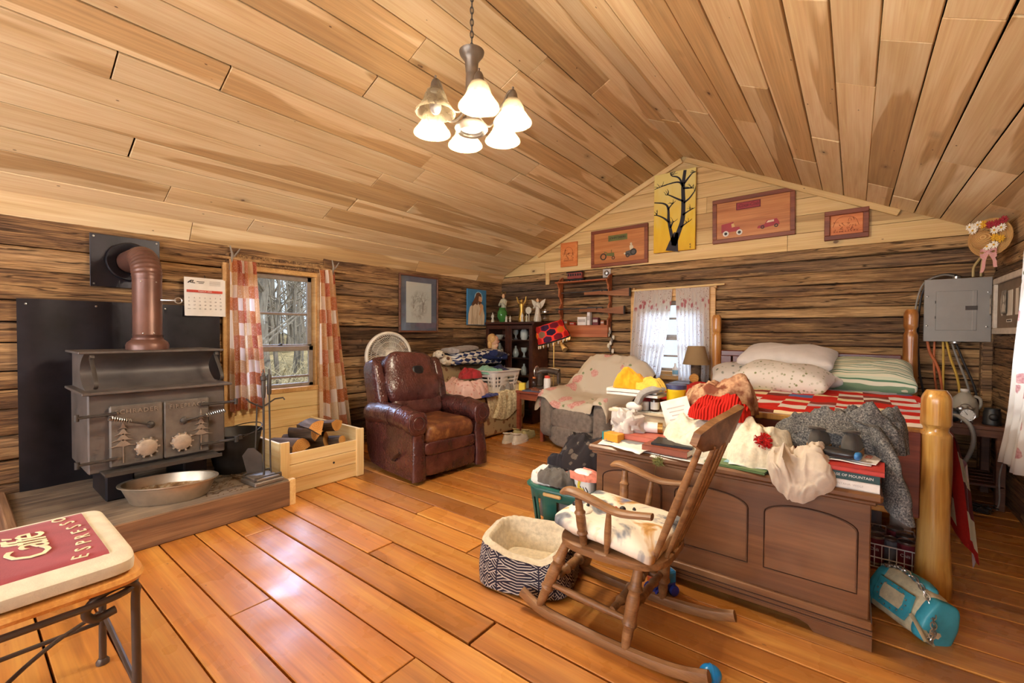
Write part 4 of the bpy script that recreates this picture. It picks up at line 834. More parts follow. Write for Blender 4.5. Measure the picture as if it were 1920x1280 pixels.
MB().sup((.068, 0, .200), (.008, .026, .010), 1, 1, 12, 8).build('lips', plain('lip_pink', '#b05a54', .5), bust)
dg_ = thing('plush_dog', 'cream plush dog with dark nose propped on the sofa back', 'plush toy', (-4.03, 3.80, .85), R(-20))
M_plush = fabric('cream_plush', '#ddd2bf', .95, .12, 40, .6); M_plushd = fabric('brown_plush', '#6b4a38', .95)
soft('body', (0, .03, .05), (.13, .17, .12), M_plush, dg_, .9, .9, rotM(-25), 2, .04); soft('head', (.02, -.07, .125), (.12, .12, .105), M_plush, dg_, .95, .95, None, 3, .03); soft('muzzle', (.075, -.065, .112), (.06, .065, .05), M_plush, dg_, 1, 1); soft('nose', (.103, -.063, .122), (.02, .026, .02), M_black, dg_, 1, 1)
for s in (-1, 1): soft('ear', (.0, -.07 + s * .062, .12), (.045, .022, .075), M_plush, dg_, .9, .9, rotM(s * 12)); soft('eye', (.066, -.068 + s * .026, .145), (.012, .014, .014), M_black, dg_, 1, 1); soft('paw', (.07, .03 + s * .055, .02), (.09, .045, .04), M_plush, dg_, .9, .9)
soft('spot', (.055, .03, .07), (.03, .05, .05), M_plushd, dg_, .9, .9); soft('tail', (.06, .14, .02), (.05, .07, .035), M_plushd, dg_, .9, .9)
def lbasket(par, w, d, h, m, t0=.80, slots=7, rows=3, rim=.02, slotz=(.35, .75), vert=False):
    """rectangular rounded laundry basket: solid wall with a grid of real openings"""
    e = .35; pw = lambda x, k: math.copysign(abs(x) ** k, x); n = 96; zs = [0, .03] + [lerp(*slotz, k / (rows * 2)) * h for k in range(rows * 2 + 1)] + [h * .9, h]
    def pt(k, z, o=0):
        a = 2 * pi * k / n; s_ = lerp(t0, 1, z / h); return (pw(cos(a), e) * (w / 2 * s_ - o), pw(sin(a), e) * (d / 2 * s_ - o), z)
    g = MB(); vs = []; fs = []
    for z in zs:
        for k in range(n): vs.append(pt(k, z))
    for i in range(len(zs) - 1):
        for k in range(n):
            hole = (2 <= i < 2 + rows * 2) and ((i % 2 == 0) or vert) and (k % 4 < 2) and (abs(abs(cos(2 * pi * k / n)) - .70) > .14)
            if vert and i in (2, 2 + rows * 2 - 1): hole = hole
            if not hole: fs.append((i * n + k, i * n + (k + 1) % n, (i + 1) * n + (k + 1) % n, (i + 1) * n + k))
    g.add(vs, fs); g.f.append(tuple(range(n - 1, -1, -1)))
    o = g.build('tub', m, par, ang=50); md = o.modifiers.new('t', 'SOLIDIFY'); md.thickness = .005
    MB().tube([Vector(pt(k, h)) * 1.0 + Vector((0, 0, 0)) for k in range(n)], rim, 6, closed=True, flat=.45).build('rim', m, par); return o
M_wplast = plain('white_plastic', '#e4dfdb', .4, 0, .04); M_gplast = plain('dark_green_plastic', '#2a6358', .35, 0, .08)
wbk = thing('laundry_basket', 'white plastic laundry basket on the floral sofa', 'laundry basket', (-3.62, 4.33, .512), R(86)); lbasket(wbk, .56, .42, .26, M_wplast, slots=7, rows=3, slotz=(.25, .80))
M_mint = fabric('mint_cotton', '#8fc4ae'); M_navy = fabric('navy_cotton', '#34395e'); M_dusty2 = fabric('grey_cotton', '#8d8782')
M_pink = floral('pink_print', '#e3bfb6', '#c87c76', '#d99a90', '#b58a80', 22, .3); M_redc = fabric('red_cotton', '#b0363c')
tag(heap((.34, .30, .085), 21, .5).build('folded_shirt', M_mint, loc=(-3.62, 4.18, .735)), 'mint green shirt on top of the white laundry basket', 'shirt')
tag(heap((.34, .26, .10), 22, .5).build('folded_shirt', M_navy, loc=(-3.66, 4.42, .725)), 'navy shirt folded at the back of the white laundry basket', 'shirt')
tag(heap((.42, .36, .2), 23, .35).build('laundry', M_dusty2, loc=(-3.62, 4.33, .53)), 'grey laundry filling the white basket', 'laundry')
tag(heap((.52, .55, .24), 24, .55, 3.2).build('bed_sheet', M_pink, loc=(-3.60, 3.70, .50)), 'crumpled pink printed sheet on the sofa beside the white basket', 'sheet')
tag(heap((.22, .34, .10), 25, .5, 3).build('shirt', M_redc, loc=(-3.66, 3.88, .70)), 'red shirt lying over the crumpled pink sheet', 'shirt')
tag(heap((.30, .36, .035), 26, .5, 3).build('shirt', fabric('royal_blue', '#3a4388'), loc=(-3.44, 3.90, .505)), 'royal blue cloth poking out below the pink sheet', 'cloth')
# shoes on the floor
def shoe(name, label, m, ms, loc, rz, s=1.0, group=None, laces=True):
    o = thing(name, label, 'shoe', loc, rz, group)
    outline = lambda u: (lerp(-.13, .14, u) * s, .046 * s * (sin(pi * min(1, max(0, u * .94 + .04))) ** .45) * (1 - .12 * sin(u * pi)))
    g = MB()
    g.grid(lambda u, v: ((lambda x, w: (x, w * cos(v * pi) * (1 if 1 else 1), .03 * s + sin(v * pi) * s * (.085 - .055 * max(0, (u - .25)) ** .8) * min(1, u / .09) ** .5 * min(1, (1 - u) / .05) ** .5))(*outline(u))), 22, 14); g.build('upper', m, o)
    g = MB(); n = 24; poly = [outline(k / n) for k in range(n + 1)] + [(outline(1 - k / n)[0], -outline(1 - k / n)[1]) for k in range(n + 1)]; g.prism([(x * 1.05, y * 1.12) for x, y in poly], 0, .03 * s); g.build('sole', ms, o)
    MB().tube([(-.075 * s + .055 * s * cos(a), .028 * s * sin(a), (.108 - .012 * cos(a)) * s) for a in [2 * pi * k / 18 for k in range(18)]], .008 * s, 6, closed=True).build('collar', ms if laces else m, o)
    for k in range(3 if laces else 0): MB().tube([((.01 + .025 * k) * s, -.025 * s, (.092 - .012 * k) * s), ((.015 + .025 * k) * s, 0, (.100 - .012 * k) * s), ((.01 + .025 * k) * s, .025 * s, (.092 - .012 * k) * s)], .004 * s, 5).build('lace', ms, o)
    return o
M_shoe = plain('off_white_leather', '#d8d0c2', .6, 0, .1, 20); M_sole = plain('cream_sole', '#e4dcd0', .7); M_khaki = plain('khaki_canvas', '#b9ac7a', .8)
shoe('sneaker', 'off-white sneaker standing nearest the sofa skirt', M_shoe, M_sole, (-3.10, 3.96, 0), R(95)); shoe('sneaker', 'off-white sneaker beside the grey recliner corner', M_shoe, M_sole, (-2.985, 4.00, 0), R(92))
shoe('sneaker', 'yellowish shoe behind the off-white sneakers, nearer the sofa', M_khaki, M_khaki, (-3.16, 4.22, 0), R(92), .95); shoe('sneaker', 'yellowish shoe behind the off-white sneakers, nearer the table leg', M_khaki, M_khaki, (-3.05, 4.25, 0), R(95), .95)
# ---- side table with sewing machine
M_redw = wood('red_stained_wood', ('#6a2f20', '#8a4430', '#a05a3c'), .4, 1.5, .2, '#54241a', var=.08)
tbl = thing('side_table', 'small red stained table between the sofa and the grey recliner', 'table', (-2.985, 4.46, 0))
MB().box((0, 0, .545), (.40, .58, .03), bev=.005).build('tabletop', M_redw, tbl)
for sx in (-1, 1):
    for sy in (-1, 1): MB().box((sx * .17, sy * .26, .265), (.045, .045, .53), bev=.004).build('leg', M_redw, tbl)
MB().box((0, -.255, .49), (.34, .02, .07)).build('apron', M_redw, tbl)
TZ = .56
sw = thing('sewing_machine', 'old dark sewing machine with hand wheel on the side table', 'sewing machine', (-2.93, 4.47, TZ), R(8))
M_sew = plain('old_machine_enamel', '#54463c', .35, .3, .3, 20); MB().box((.03, 0, .02), (.30, .14, .04), bev=.008).build('bed', M_sew, sw)
MB().box((-.09, 0, .12), (.07, .09, .18), bev=.02).build('pillar', M_sew, sw); MB().tube([(-.09, 0, .22), (0, 0, .235), (.10, 0, .225), (.15, 0, .215)], [.042, .032, .034, .04], 12, flat=1.1).build('arm', M_sew, sw); MB().box((.15, 0, .15), (.035, .05, .14), bev=.008).build('needle_head', M_sew, sw); MB().tube([(.15, 0, .09), (.15, 0, .045)], .004, 6).build('needle_bar', M_steel, sw)
MB().tube([(-.145, .065 * cos(a), .21 + .065 * sin(a)) for a in [2 * pi * k / 28 for k in range(28)]], .009, 8, closed=True).tube([(-.145, -.06, .21), (-.145, .06, .21)], .006, 6).tube([(-.145, 0, .15), (-.145, 0, .27)], .006, 6).tube([(-.15, 0, .21), (-.1, 0, .21)], .014, 10).build('hand_wheel', M_steel, sw)
def bottle(name, label, cat, loc, prof, m, cap=None, mc=None, lab=None, ml=None, rz=0, n=20):
    o = thing(name, label, cat, loc, rz); MB().lathe(prof, n).build('body', m, o)
    if cap: MB().lathe(cap, n).build('cap', mc, o)
    if lab: MB().lathe(lab, n, cap=False).build('label_band', ml, o)
    return o
M_clear = glassmat('clear_plastic', (.86, .87, .86, 1)); M_orange = plain('orange_cap', '#c8743c', .5); M_yel = plain('yellow_card', '#e0c43a', .6)
bottle('plastic_bottle', 'clear ribbed plastic bottle in front of the sewing machine', 'bottle', (-2.985, 4.27, TZ), [(.03, 0), (.034, .01), (.034, .05), (.031, .06), (.034, .07), (.034, .11), (.028, .13), (.018, .145), (.018, .15)], M_clear, [(.02, .148), (.02, .166), (0, .168)], M_orange)
bottle('canister', 'white canister with red lid beside the sewing machine', 'canister', (-2.84, 4.33, TZ), [(.04, 0), (.042, .01), (.042, .14), (.036, .155), (.03, .16)], M_wplast, [(.033, .158), (.033, .185), (0, .187)], M_red)
bk = tag(MB().box((0, 0, .045), (.075, .05, .09), bev=.002).build('tissue_carton', M_yel, loc=(-3.13, 4.23, TZ), rot=(0, 0, .3)), 'bright yellow carton at the corner of the side table', 'carton')
def book(name, label, loc, d, rz, mc, group=None, cat='book', pages=True, tilt=None):
    o = thing(name, label, cat, loc, rz, group)
    if tilt: o.rotation_euler = (tilt[0], tilt[1], rz)
    MB().box((0, 0, d[2] / 2), (d[0] - .006, d[1] - .006, d[2] - .004)).build('pages', M_paper, o, smooth=False)
    MB().box((0, 0, d[2] - .001), (d[0], d[1], .003)).box((0, 0, .001), (d[0], d[1], .003)).box((0, -d[1] / 2 + .0015, d[2] / 2), (d[0], .003, d[2])).build('cover', mc, o, smooth=False); return o
book('magazine', 'grey magazine lying at the front of the side table', (-2.97, 4.235, TZ), (.24, .12, .012), .1, plain('slate_cover', '#56607a', .5), cat='magazine')
book('paperback', 'brown paperback on the magazine of the side table', (-2.90, 4.225, TZ + .0135), (.13, .10, .02), -.15, plain('brown_cover', '#7a4a34', .6)); 
# ---- floor lamp with patchwork shade
lp = thing('floor_lamp', 'floor lamp with tilted red patchwork shade and fringe', 'lamp', (-3.09, 4.86, 0))
MB().lathe([(.13, 0), (.13, .02), (.05, .035), (.012, .05)], 24).build('base', M_iron, lp); MB().tube([(0, 0, .04), (0, 0, 1.2)], .008, 8).build('pole', M_brass, lp)
SM = rotM(11, -14, 0, (.0, -.06, 1.26))
M_shades = [cloth(NT('shade_' + c, .85, 0, .2), C(c), .4) for c in ('#b8322e', '#d98a2e', '#4a2e4e', '#8a7f62', '#7a2838', '#3a2c48')]
g0 = MB().lathe([(.212, -.115), (.175, .115)], 36, SM, cap=False).build('shade_lining', M_shades[0], lp)
for row in range(3):
    for k in range(9):
        a0 = 2 * pi * (k + .5 * (row % 2)) / 9; z0 = -.07 + .075 * row; rr = lerp(.212, .175, (z0 + .115) / .23) + .004
        hexa = [(.066 * cos(pi / 6 + pi / 3 * q), .044 * sin(pi / 6 + pi / 3 * q)) for q in range(6)]
        vs = [SM @ Vector((cos(a0 + p[0] / rr) * (rr - p[1] * .16 + .001), sin(a0 + p[0] / rr) * (rr - p[1] * .16 + .001), min(.114, max(-.114, z0 + p[1])))) for p in hexa] + [SM @ Vector((cos(a0) * (rr + .012), sin(a0) * (rr + .012), z0))]
        MB().add(vs, [(q, (q + 1) % 6, 6) for q in range(6)]).build('shade_patch', M_shades[(k * 2 + row * 3) % 6], lp)
g = MB(); g.tube([SM @ Vector((.214 * cos(a), .214 * sin(a), -.115)) for a in [2 * pi * k / 36 for k in range(36)]], .010, 6, closed=True); g.build('trim_band', M_black, lp)
for k in range(40):
    a = 2 * pi * k / 40; p = SM @ Vector((.214 * cos(a), .214 * sin(a), -.12)); MB().tube([p, p + Vector((0, 0, -.022)), p + Vector((0, 0, -.045))], [.003, .008, .004], 5).build('tassel', M_cream if k % 2 else M_brass, lp)
MB().sup(SM @ Vector((0, 0, -.02)), (.06, .06, .09), 1, 1, 14, 10).build('bulb', emis('lamp_bulb', '#ffe2b0', 8), lp)
L = bpy.data.lights.new('floor_lamp_light', 'POINT'); L.energy = 5; L.color = (1, .74, .42); L.shadow_soft_size = .05; lo = bpy.data.objects.new('floor_lamp_light', L); COL.objects.link(lo); lo.location = Vector((-3.09, 4.86, 0)) + SM @ Vector((0, 0, -.07))
# ---- china cabinet
M_dark = wood('dark_mahogany', ('#2c1712', '#43231a', '#55301f'), .35, 1.5, .2, '#24120e', var=.05)
cb = thing('china_cabinet', 'dark glazed china cabinet in the corner behind the sofa', 'cabinet', (-3.86, 5.07, 0))
hw, dp, HT = .42, .19, 1.40
MB().box((0, 0, HT - .0175), (2 * hw + .05, 2 * dp + .03, .035), bev=.006).build('top', M_dark, cb)
for s in (-1, 1): MB().box((s * (hw - .01), 0, .69), (.02, 2 * dp - .01, 1.37)).build('side_panel', M_dark, cb)
MB().box((0, dp - .02, .69), (2 * hw - .04, .012, 1.36)).build('back_panel', M_dark, cb); MB().box((0, 0, .06), (2 * hw - .04, 2 * dp - .03, .12)).build('plinth', M_dark, cb)
for z in (.38, .64, .89, 1.14): MB().box((0, .005, z), (2 * hw - .045, 2 * dp - .06, .015)).build('shelf', M_dark, cb)
for s in (-1, 1):
    e = bpy.data.objects.new('door', None); COL.objects.link(e); e.parent = cb; e.location = (s * hw / 2, -dp, .74)
    for a in ((-.18, 0, .055, 1.22), (.18, 0, .055, 1.22)): MB().box((a[0], 0, a[1]), (a[2], .022, a[3]), bev=.004).build('stile', M_dark, e)
    for z in (.585, -.585): MB().box((0, 0, z), (.31, .022, .055), bev=.004).build('rail', M_dark, e)
    MB().box((0, .002, 0), (.31, .003, 1.12)).build('pane', M_glass, e); MB().lathe([(0, .03), (.014, .026), (.014, .014), (.006, .01), (.006, 0)], 14, axes((-s * .185, -.011, .20), (1, 0, 0), (0, 0, 1), (0, -1, 0))).build('knob', M_steel, e)
r = random.Random(9); M_glassw = plain('cut_glass', '#c9ccca', .1, .2); M_china = plain('white_china', '#d8d2c8', .3)
names = ['clear glass bowl', 'small white china cup', 'white jug', 'round glass decanter', 'china plate on edge', 'small glass goblet']
for zi, z in enumerate((.6475, .8975, 1.1475)):
    for k in range(5):
        x = -4.16 + .15 * k; kind = (k + zi) % 4
        prof = [[(.02, 0), (.03, .01), (.012, .03), (.012, .06), (.04, .09), (.045, .14)], [(.04, 0), (.055, .04), (.055, .12), (.03, .15), (.02, .18), (.02, .2)], [(.03, 0), (.05, .03), (.06, .07)], [(.035, 0), (.05, .05), (.03, .11), (.014, .13), (.014, .16)]][kind]
        tag(MB().lathe(prof, 16).build(['glass_goblet', 'white_jug', 'china_bowl', 'glass_decanter'][kind], [M_glassw, M_china, M_china, M_glassw][kind], loc=(x, 5.05, z + .0005)), '%s, %s from the wall on the %s shelf of the china cabinet' % (['glass goblet', 'white china jug', 'china bowl', 'glass decanter'][kind], ['first', 'second', 'third', 'fourth', 'fifth'][k], ['lower', 'middle', 'upper'][zi]), 'tableware', 'tableware in the china cabinet')
pt = tag(MB().lathe([(0, .0), (.07, .0), (.105, .012), (.105, .016), (.07, .006), (0, .006)], 30).build('china_plate', M_china, loc=(-3.56, 5.05, .497), rot=(R(80), 0, 0)), 'white plate standing on edge low in the china cabinet', 'plate')
# ---- figurines on the cabinet
M_gold = plain('gilt', '#c29a4a', .35, .6, .2, 20); M_sage = plain('sage_robe', '#b8b49a', .6, 0, .2, 25); M_greeng = plain('green_glass', '#3f7a3a', .12, 0, .2); M_pale = plain('pale_resin', '#d3cbb8', .6, 0, .12, 30)
CT = HT + .001
def figure(name, label, loc, h, mr, mh, arms='pray', wings=False, halo=False, base=False, rz=0):
    o = thing(name, label, 'figurine', loc, rz); b = .06 * h if base else 0
    if base: MB().lathe([(.15 * h, 0), (.15 * h, .04 * h), (.12 * h, .06 * h)], 18).build('base', mr, o)
    MB().lathe([(.16 * h, b), (.15 * h, b + .05 * h), (.10 * h, b + .35 * h), (.085 * h, b + .52 * h), (.12 * h, b + .68 * h), (.11 * h, b + .74 * h), (.04 * h, b + .79 * h), (.035 * h, b + .82 * h)], 22, fn=lambda th, z, i: 1 + .09 * sin(th * 7) * (z < b + .5 * h)).build('robe', mr, o)
    MB().sup((0, -.005 * h, b + .87 * h), (.13 * h, .14 * h, .165 * h), 1, 1, 16, 12).build('head', mh, o); MB().sup((0, .018 * h, b + .885 * h), (.155 * h, .14 * h, .16 * h), 1, 1, 14, 10).build('hair', M_hair, o)
    for s in (-1, 1):
        if arms == 'pray': p = [(s * .11 * h, 0, b + .70 * h), (s * .15 * h, -.06 * h, b + .55 * h), (s * .02 * h, -.13 * h, b + .64 * h)]
        elif arms == 'up': p = [(s * .10 * h, 0, b + .72 * h), (s * .20 * h, 0, b + .85 * h), (s * .26 * h, -.02 * h, b + 1.05 * h)]
        else: p = [(s * .11 * h, 0, b + .70 * h), (s * .15 * h, -.03 * h, b + .52 * h), (s * .12 * h, -.10 * h, b + .42 * h)]
        MB().tube(p, [.04 * h, .04 * h, .025 * h], 8).build('arm', mr, o)
        if wings: MB().prism([(0, 0), (s * .12 * h, .16 * h), (s * .34 * h, .26 * h), (s * .30 * h, .10 * h), (s * .22 * h, -.04 * h), (s * .10 * h, -.16 * h)], 0, .02 * h, axes((s * .02 * h, .07 * h, b + .66 * h), (1, 0, 0), (0, 0, 1), (0, -1, 0))).build('wing', M_pale, o, smooth=False)
    if halo: MB().tube([(.10 * h * cos(a), .0, b + .98 * h + .03 * h * sin(a)) for a in [2 * pi * k / 20 for k in range(20)]], .008 * h, 5, closed=True).build('halo', M_gold, o)
    return o
figure('saint_statue', 'tall robed saint statue with halo on the china cabinet', (-4.13, 5.10, CT), .42, M_sage, M_skin, 'pray', halo=True, base=True)
figure('angel_figurine', 'winged angel figurine on the china cabinet near the gun rack', (-3.53, 5.12, CT), .33, M_pale, M_skin, 'pray', True, base=True)
figure('gilt_figurine', 'slender gilt figurine with raised arms on the china cabinet', (-3.81, 5.12, CT), .33, M_gold, M_gold, 'up', base=True)
for i, (x, h, m) in enumerate(((-4.24, .14, M_pale), (-4.0, .10, M_china), (-3.91, .09, M_pale), (-3.71, .13, M_pale), (-3.62, .11, M_sage), (-3.46, .10, M_china))):
    figure('small_figurine', ['small pale figurine at the wall end of the china cabinet', 'tiny white figurine in front of the green vase', 'tiny pale figurine left of the gilt figurine', 'small pale figurine between gilt figurine and round mirror', 'small sage green figurine beside the winged angel', 'tiny white figurine at the gun rack end of the cabinet top'][i], (x, 4.98 + .02 * (i % 2), CT), h, m, m, 'down', base=True)
bottle('green_vase', 'green glass vase in front of the saint statue', 'vase', (-4.075, 5.00, CT), [(.035, 0), (.04, .01), (.075, .08), (.07, .15), (.045, .19), (.05, .21), (.045, .21), (.04, .19), (.0, .18)], M_greeng)
bottle('glass_jar', 'clear glass jar with lid behind the patchwork lampshade', 'jar', (-3.42, 5.15, CT), [(.05, 0), (.055, .01), (.055, .11), (.04, .13)], M_clear, [(.045, .13), (.045, .15), (.01, .16), (.012, .175), (0, .18)], M_steel)
mr = thing('round_stand_mirror', 'little round mirror on a stand on the china cabinet', 'mirror', (-3.665, 5.10, CT)); MB().lathe([(.04, 0), (.04, .01), (.008, .02), (.008, .12)], 14).build('stand', M_pale, mr); MB().lathe([(0, 0), (.04, 0), (.05, .004), (.05, .010), (0, .012)], 24, axes((0, -.004, .165), (1, 0, 0), (0, 0, 1), (0, -1, 0))).build('glass', M_pale, mr)
# ---- gun rack with two rifles
M_ced = wood('red_cedar', ('#8a4526', '#a9603a', '#bd7a4c'), .45, 1.2, .4, '#74341e', .4, var=.06)
gr = thing('gun_rack', 'red cedar gun rack shelf on the log wall', 'gun rack', (-2.87, YB - .02, 0))
for x in (-.35, .38):
    pf = [(.0, 1.26), (-.10, 1.26), (-.10, 1.42), (-.04, 1.46), (-.06, 1.50), (-.09, 1.52), (-.08, 1.60), (-.03, 1.66), (-.06, 1.72), (-.10, 1.75), (-.09, 1.85), (-.14, 1.92), (-.05, 2.0), (0, 2.02)]
    MB().prism([(p[0], p[1] - 1.6) for p in pf], -.011, .011, axes((x, 0, 1.6), (0, 1, 0), (0, 0, 1), (1, 0, 0))).build('side_board', M_ced, gr, smooth=False, fixn=True)
MB().box((0, -.075, 1.935), (.78, .14, .018), bev=.003).build('top_shelf', M_ced, gr); MB().box((.015, -.06, 1.345), (.72, .11, .016), bev=.003).build('box_shelf', M_ced, gr); MB().box((.015, -.11, 1.275), (.75, .018, .155), bev=.003).build('front_board', M_ced, gr); MB().box((.015, -.06, 1.205), (.72, .10, .016)).build('bottom_board', M_ced, gr)
M_stock = wood('walnut_stock', ('#6b3d20', '#8a5530', '#a36b3e'), .4, 2, .2, '#57301a', var=.05)
def rifle(label, z, x1, L, dark):
    o = thing('rifle', label, 'rifle', (x1, YB - .115, z))   # butt at x = 0, muzzle towards -x
    MB().prism([(0, -.055), (.0, .045), (-.16, .028), (-.27, .018), (-.36, .026), (-.62, .02), (-.62, -.014), (-.38, -.02), (-.30, -.028), (-.22, -.04)], -.019, .019, axes((0, 0, 0), (1, 0, 0), (0, 0, 1), (0, -1, 0))).build('stock', M_stock, o, ang=30, fixn=True)
    MB().box((.007, 0, -.005), (.014, .042, .106), bev=.004).build('butt_pad', M_black, o); MB().box((-.40, 0, .026), (.22, .03, .042), bev=.006).build('receiver', M_black if dark else M_iron, o)
    MB().tube([(-.5, 0, .028), (-L, 0, .028)], [.011, .009], 10).build('barrel', M_iron, o); MB().tube([(-.31 - .03 * cos(a), 0, -.03 - .022 * sin(a)) for a in [pi * k / 8 for k in range(9)]], .003, 5).build('trigger_guard', M_iron, o)
    MB().tube([(-.36, -.02, .035), (-.36, -.045, .02)], .005, 6).build('bolt', M_steel, o); return o
rifle('rifle on the upper pegs of the cedar gun rack', 1.765, -2.20, .98, True); rifle('rifle on the lower pegs of the cedar gun rack', 1.545, -2.27, 1.0, False)
BZ = 1.3535
for i, (x, w, h, m, lb) in enumerate(((-3.12, .06, .07, M_ced, 'brown cartridge carton at the far end of the gun rack'), (-3.02, .07, .04, M_red, 'flat red cartridge carton on the gun rack'), (-2.87, .13, .11, M_paper, 'white cartridge carton on the gun rack'), (-2.77, .04, .17, M_wplast, 'narrow upright white carton on the gun rack'), (-2.67, .08, .10, plain('maroon_card', '#6b2e34', .6), 'maroon cartridge carton on the gun rack'), (-2.57, .05, .06, M_ced, 'small brown carton at the rifle stock end of the gun rack'))):
    c = thing('cartridge_carton', lb, 'carton', (x, YB - .075, BZ)); MB().box((0, 0, h / 2), (w, .06, h), bev=.002).build('carton', m, c); MB().box((0, -.031, h * .55), (w * .8, .001, h * .35)).build('printed_panel', M_fade, c)
c = thing('toy_railcar', 'red and black toy railcar on top of the gun rack', 'toy', (-2.98, YB - .09, 1.9445)); MB().box((0, 0, .022), (.26, .06, .02), bev=.004).build('chassis', M_black, c); MB().box((0, 0, .075), (.22, .055, .085), bev=.006).build('body', plain('railcar_red', '#8a4038', .5), c); MB().box((0, 0, .122), (.25, .065, .012), bev=.004).build('roof', M_black, c)
for k in range(6): MB().box((-.09 + .036 * k, -.029, .085), (.022, .002, .03)).build('window', M_ink, c)
for k in (-.09, -.05, .05, .09): MB().lathe([(.012, -.03), (.012, .03)], 12, axes((k, 0, .0125), (1, 0, 0), (0, 0, 1), (0, -1, 0))).build('wheel', M_iron, c)
c = thing('hunting_horn', 'curved cow horn hanging below the gun rack', 'horn', (-3.16, YB - .07, 1.05)); MB().tube(spline([(-.10, 0, .24), (-.075, -.01, .15), (-.04, -.02, .07), (.02, -.04, 0), (.05, -.05, -.03)], 5), [.008 + .036 * (k / 20) ** 1.2 for k in range(21)], 14).build('horn', wood('horn_cream', ('#a8844e', '#cfae74', '#dcc090'), .4, 3), c); MB().tube([(-.10, 0, .24), (-.06, .02, .30), (.0, .03, .20), (.0, -.02, .06)], .003, 5).build('cord', M_ink, c)
c = thing('dried_bundle', 'dried feather and shell bundle hanging at the gun rack end', 'ornament', (-2.47, YB - .06, 1.2)); r = random.Random(4)
for k in range(9): MB().sup((r.uniform(-.03, .04), r.uniform(-.03, .01), .10 - .035 * k), (.035, .025, .06), .8, .9, 10, 8).build('shell', [M_pale, M_bark, M_cream][k % 3], c)
MB().tube([(0, 0, .2), (.01, 0, .1), (0, 0, -.2), (-.02, 0, -.3)], .004, 5).build('string', M_ink, c)
# ================================================================ grey recliner with peony sheet
M_grey = fabric('taupe_chenille', '#7c7168', .95, .18, 26, .5)
gc = thing('grey_recliner', 'taupe fabric recliner under a peony print sheet by the bed-side window', 'armchair', (-2.24, 4.40, 0), R(-101))
soft('base', (.0, 0, .24), (.72, .84, .44), M_grey, gc, .2, .18, seed=1, amp=.01)
soft('seat', (.10, 0, .43), (.60, .52, .16), M_grey, gc, .45, .3, seed=2); soft('footrest_upper', (.38, 0, .33), (.13, .56, .22), M_grey, gc, .5, .3, seed=3); soft('footrest_lower', (.37, 0, .15), (.16, .56, .24), M_grey, gc, .5, .3, seed=4)
for s in (-1, 1): soft('arm', (.04, s * .37, .34), (.82, .20, .50), M_grey, gc, .35, .4, seed=5)
soft('backrest', (-.345, 0, .64), (.22, .76, .56), M_grey, gc, .4, .35, Matrix.Rotation(R(-12), 4, 'Y'), 6)
def sheet(u, v):
    y = (u - .5) * 1.04; ay = abs(y); k = min(1, max(0, (ay - .24) / .10)); k = k * k * (3 - 2 * k); ov = max(0, ay - .44)
    A = [(-.50, .62), (-.46, .86), (-.40, .972), (-.32, .975), (-.235, .90), (-.16, .70), (-.10, .545), (0, .525), (.18, .525), (.34, .50), (.395, .46), (.41, .41)]
    B = [(-.50, .60), (-.46, .82), (-.41, .935), (-.34, .94), (-.25, .86), (-.18, .74), (-.08, .65), (.06, .613), (.24, .612), (.40, .592), (.452, .56), (.462, .52)]
    n = len(A) - 1; f = v * n; i = min(int(f), n - 1); t = f - i; pa = [lerp(A[i][q], A[i + 1][q], t) for q in (0, 1)]; pb = [lerp(B[i][q], B[i + 1][q], t) for q in (0, 1)]
    x, z = lerp(pa[0], pb[0], k), lerp(pa[1], pb[1], k); back = v < .45
    if back: z -= 2.2 * max(0, ay - .35) ** 1.5; y *= .86 if 0 else (1 - .10 * (1 - v / .45)); 
    else: z -= ov * (1.6 + .9 * sin(v * 9)); y = math.copysign(min(ay, .482 + .01 * sin(v * 15)), y)
    f = .020 * rid(nz(u * 5 + v * 1.5, v * 4, 2)) + .010 * nz(u * 13, v * 13, 5)
    return (x + f * .7, y, z + f * .8 + .004)
tag(MB().grid(sheet, 60, 66).build('peony_sheet', M_peony, M=rotM(0, 0, -101, (-2.24, 4.40, .008)), ang=80), 'cream sheet with pink peonies draped over the taupe recliner', 'sheet')
# ---- bed: peeled log posts, slatted rails
M_logp = wood('honey_log', ('#b8803a', '#d09c4c', '#dcb268'), .30, 2.2, .8, '#8a5624', .95, '#40200e', .1, .4, .1, 2, .35, '#e4c688')
M_logr = wood('amber_log', ('#a4602a', '#bd7a3a', '#cc9450'), .30, 2.2, .7, '#7d481c', .8, '#40200e', .1, .4, .1, 2, .3, '#d8ac64')
M_bedr = wood('cherry_stain', ('#4d1d16', '#6b2c20', '#80402c'), .35, 1.3, .25, '#3d1610', .3, '#2b0f0a', .1, .4, .1)
bd = thing('log_bed', 'queen bed with four thick peeled log posts', 'bed', (0, 0, 0))
def post(x, y, h, r, m, seed):
    prof = []; n = 60
    for k in range(n + 1):
        z = h * k / n; rr = r * (1.06 - .12 * k / n + .10 * math.exp(-((z - .03) / .12) ** 2) + .04 * nz(z * 5, seed))
        if h - .20 < z < h - .17: rr *= .80
        if z > h - .05: rr *= 1 - .35 * ((z - h + .05) / .05) ** 2
        prof.append((rr, z))
    MB().lathe(prof + [(0, h)], 20, rotM(loc=(x, y, 0)), fn=lambda th, z, i: 1 + .09 * nz(cos(th) * 1.6, sin(th) * 1.6, z * 3.5, seed), cap=True).build('post', m, bd, ang=35)
post(.318, 2.93, .985, .060, M_logp, 1); post(-1.185, 2.995, .70, .055, M_logp, 2); post(.385, 5.13, 1.47, .054, M_logr, 3); post(-1.18, 5.13, 1.455, .052, M_logr, 4)
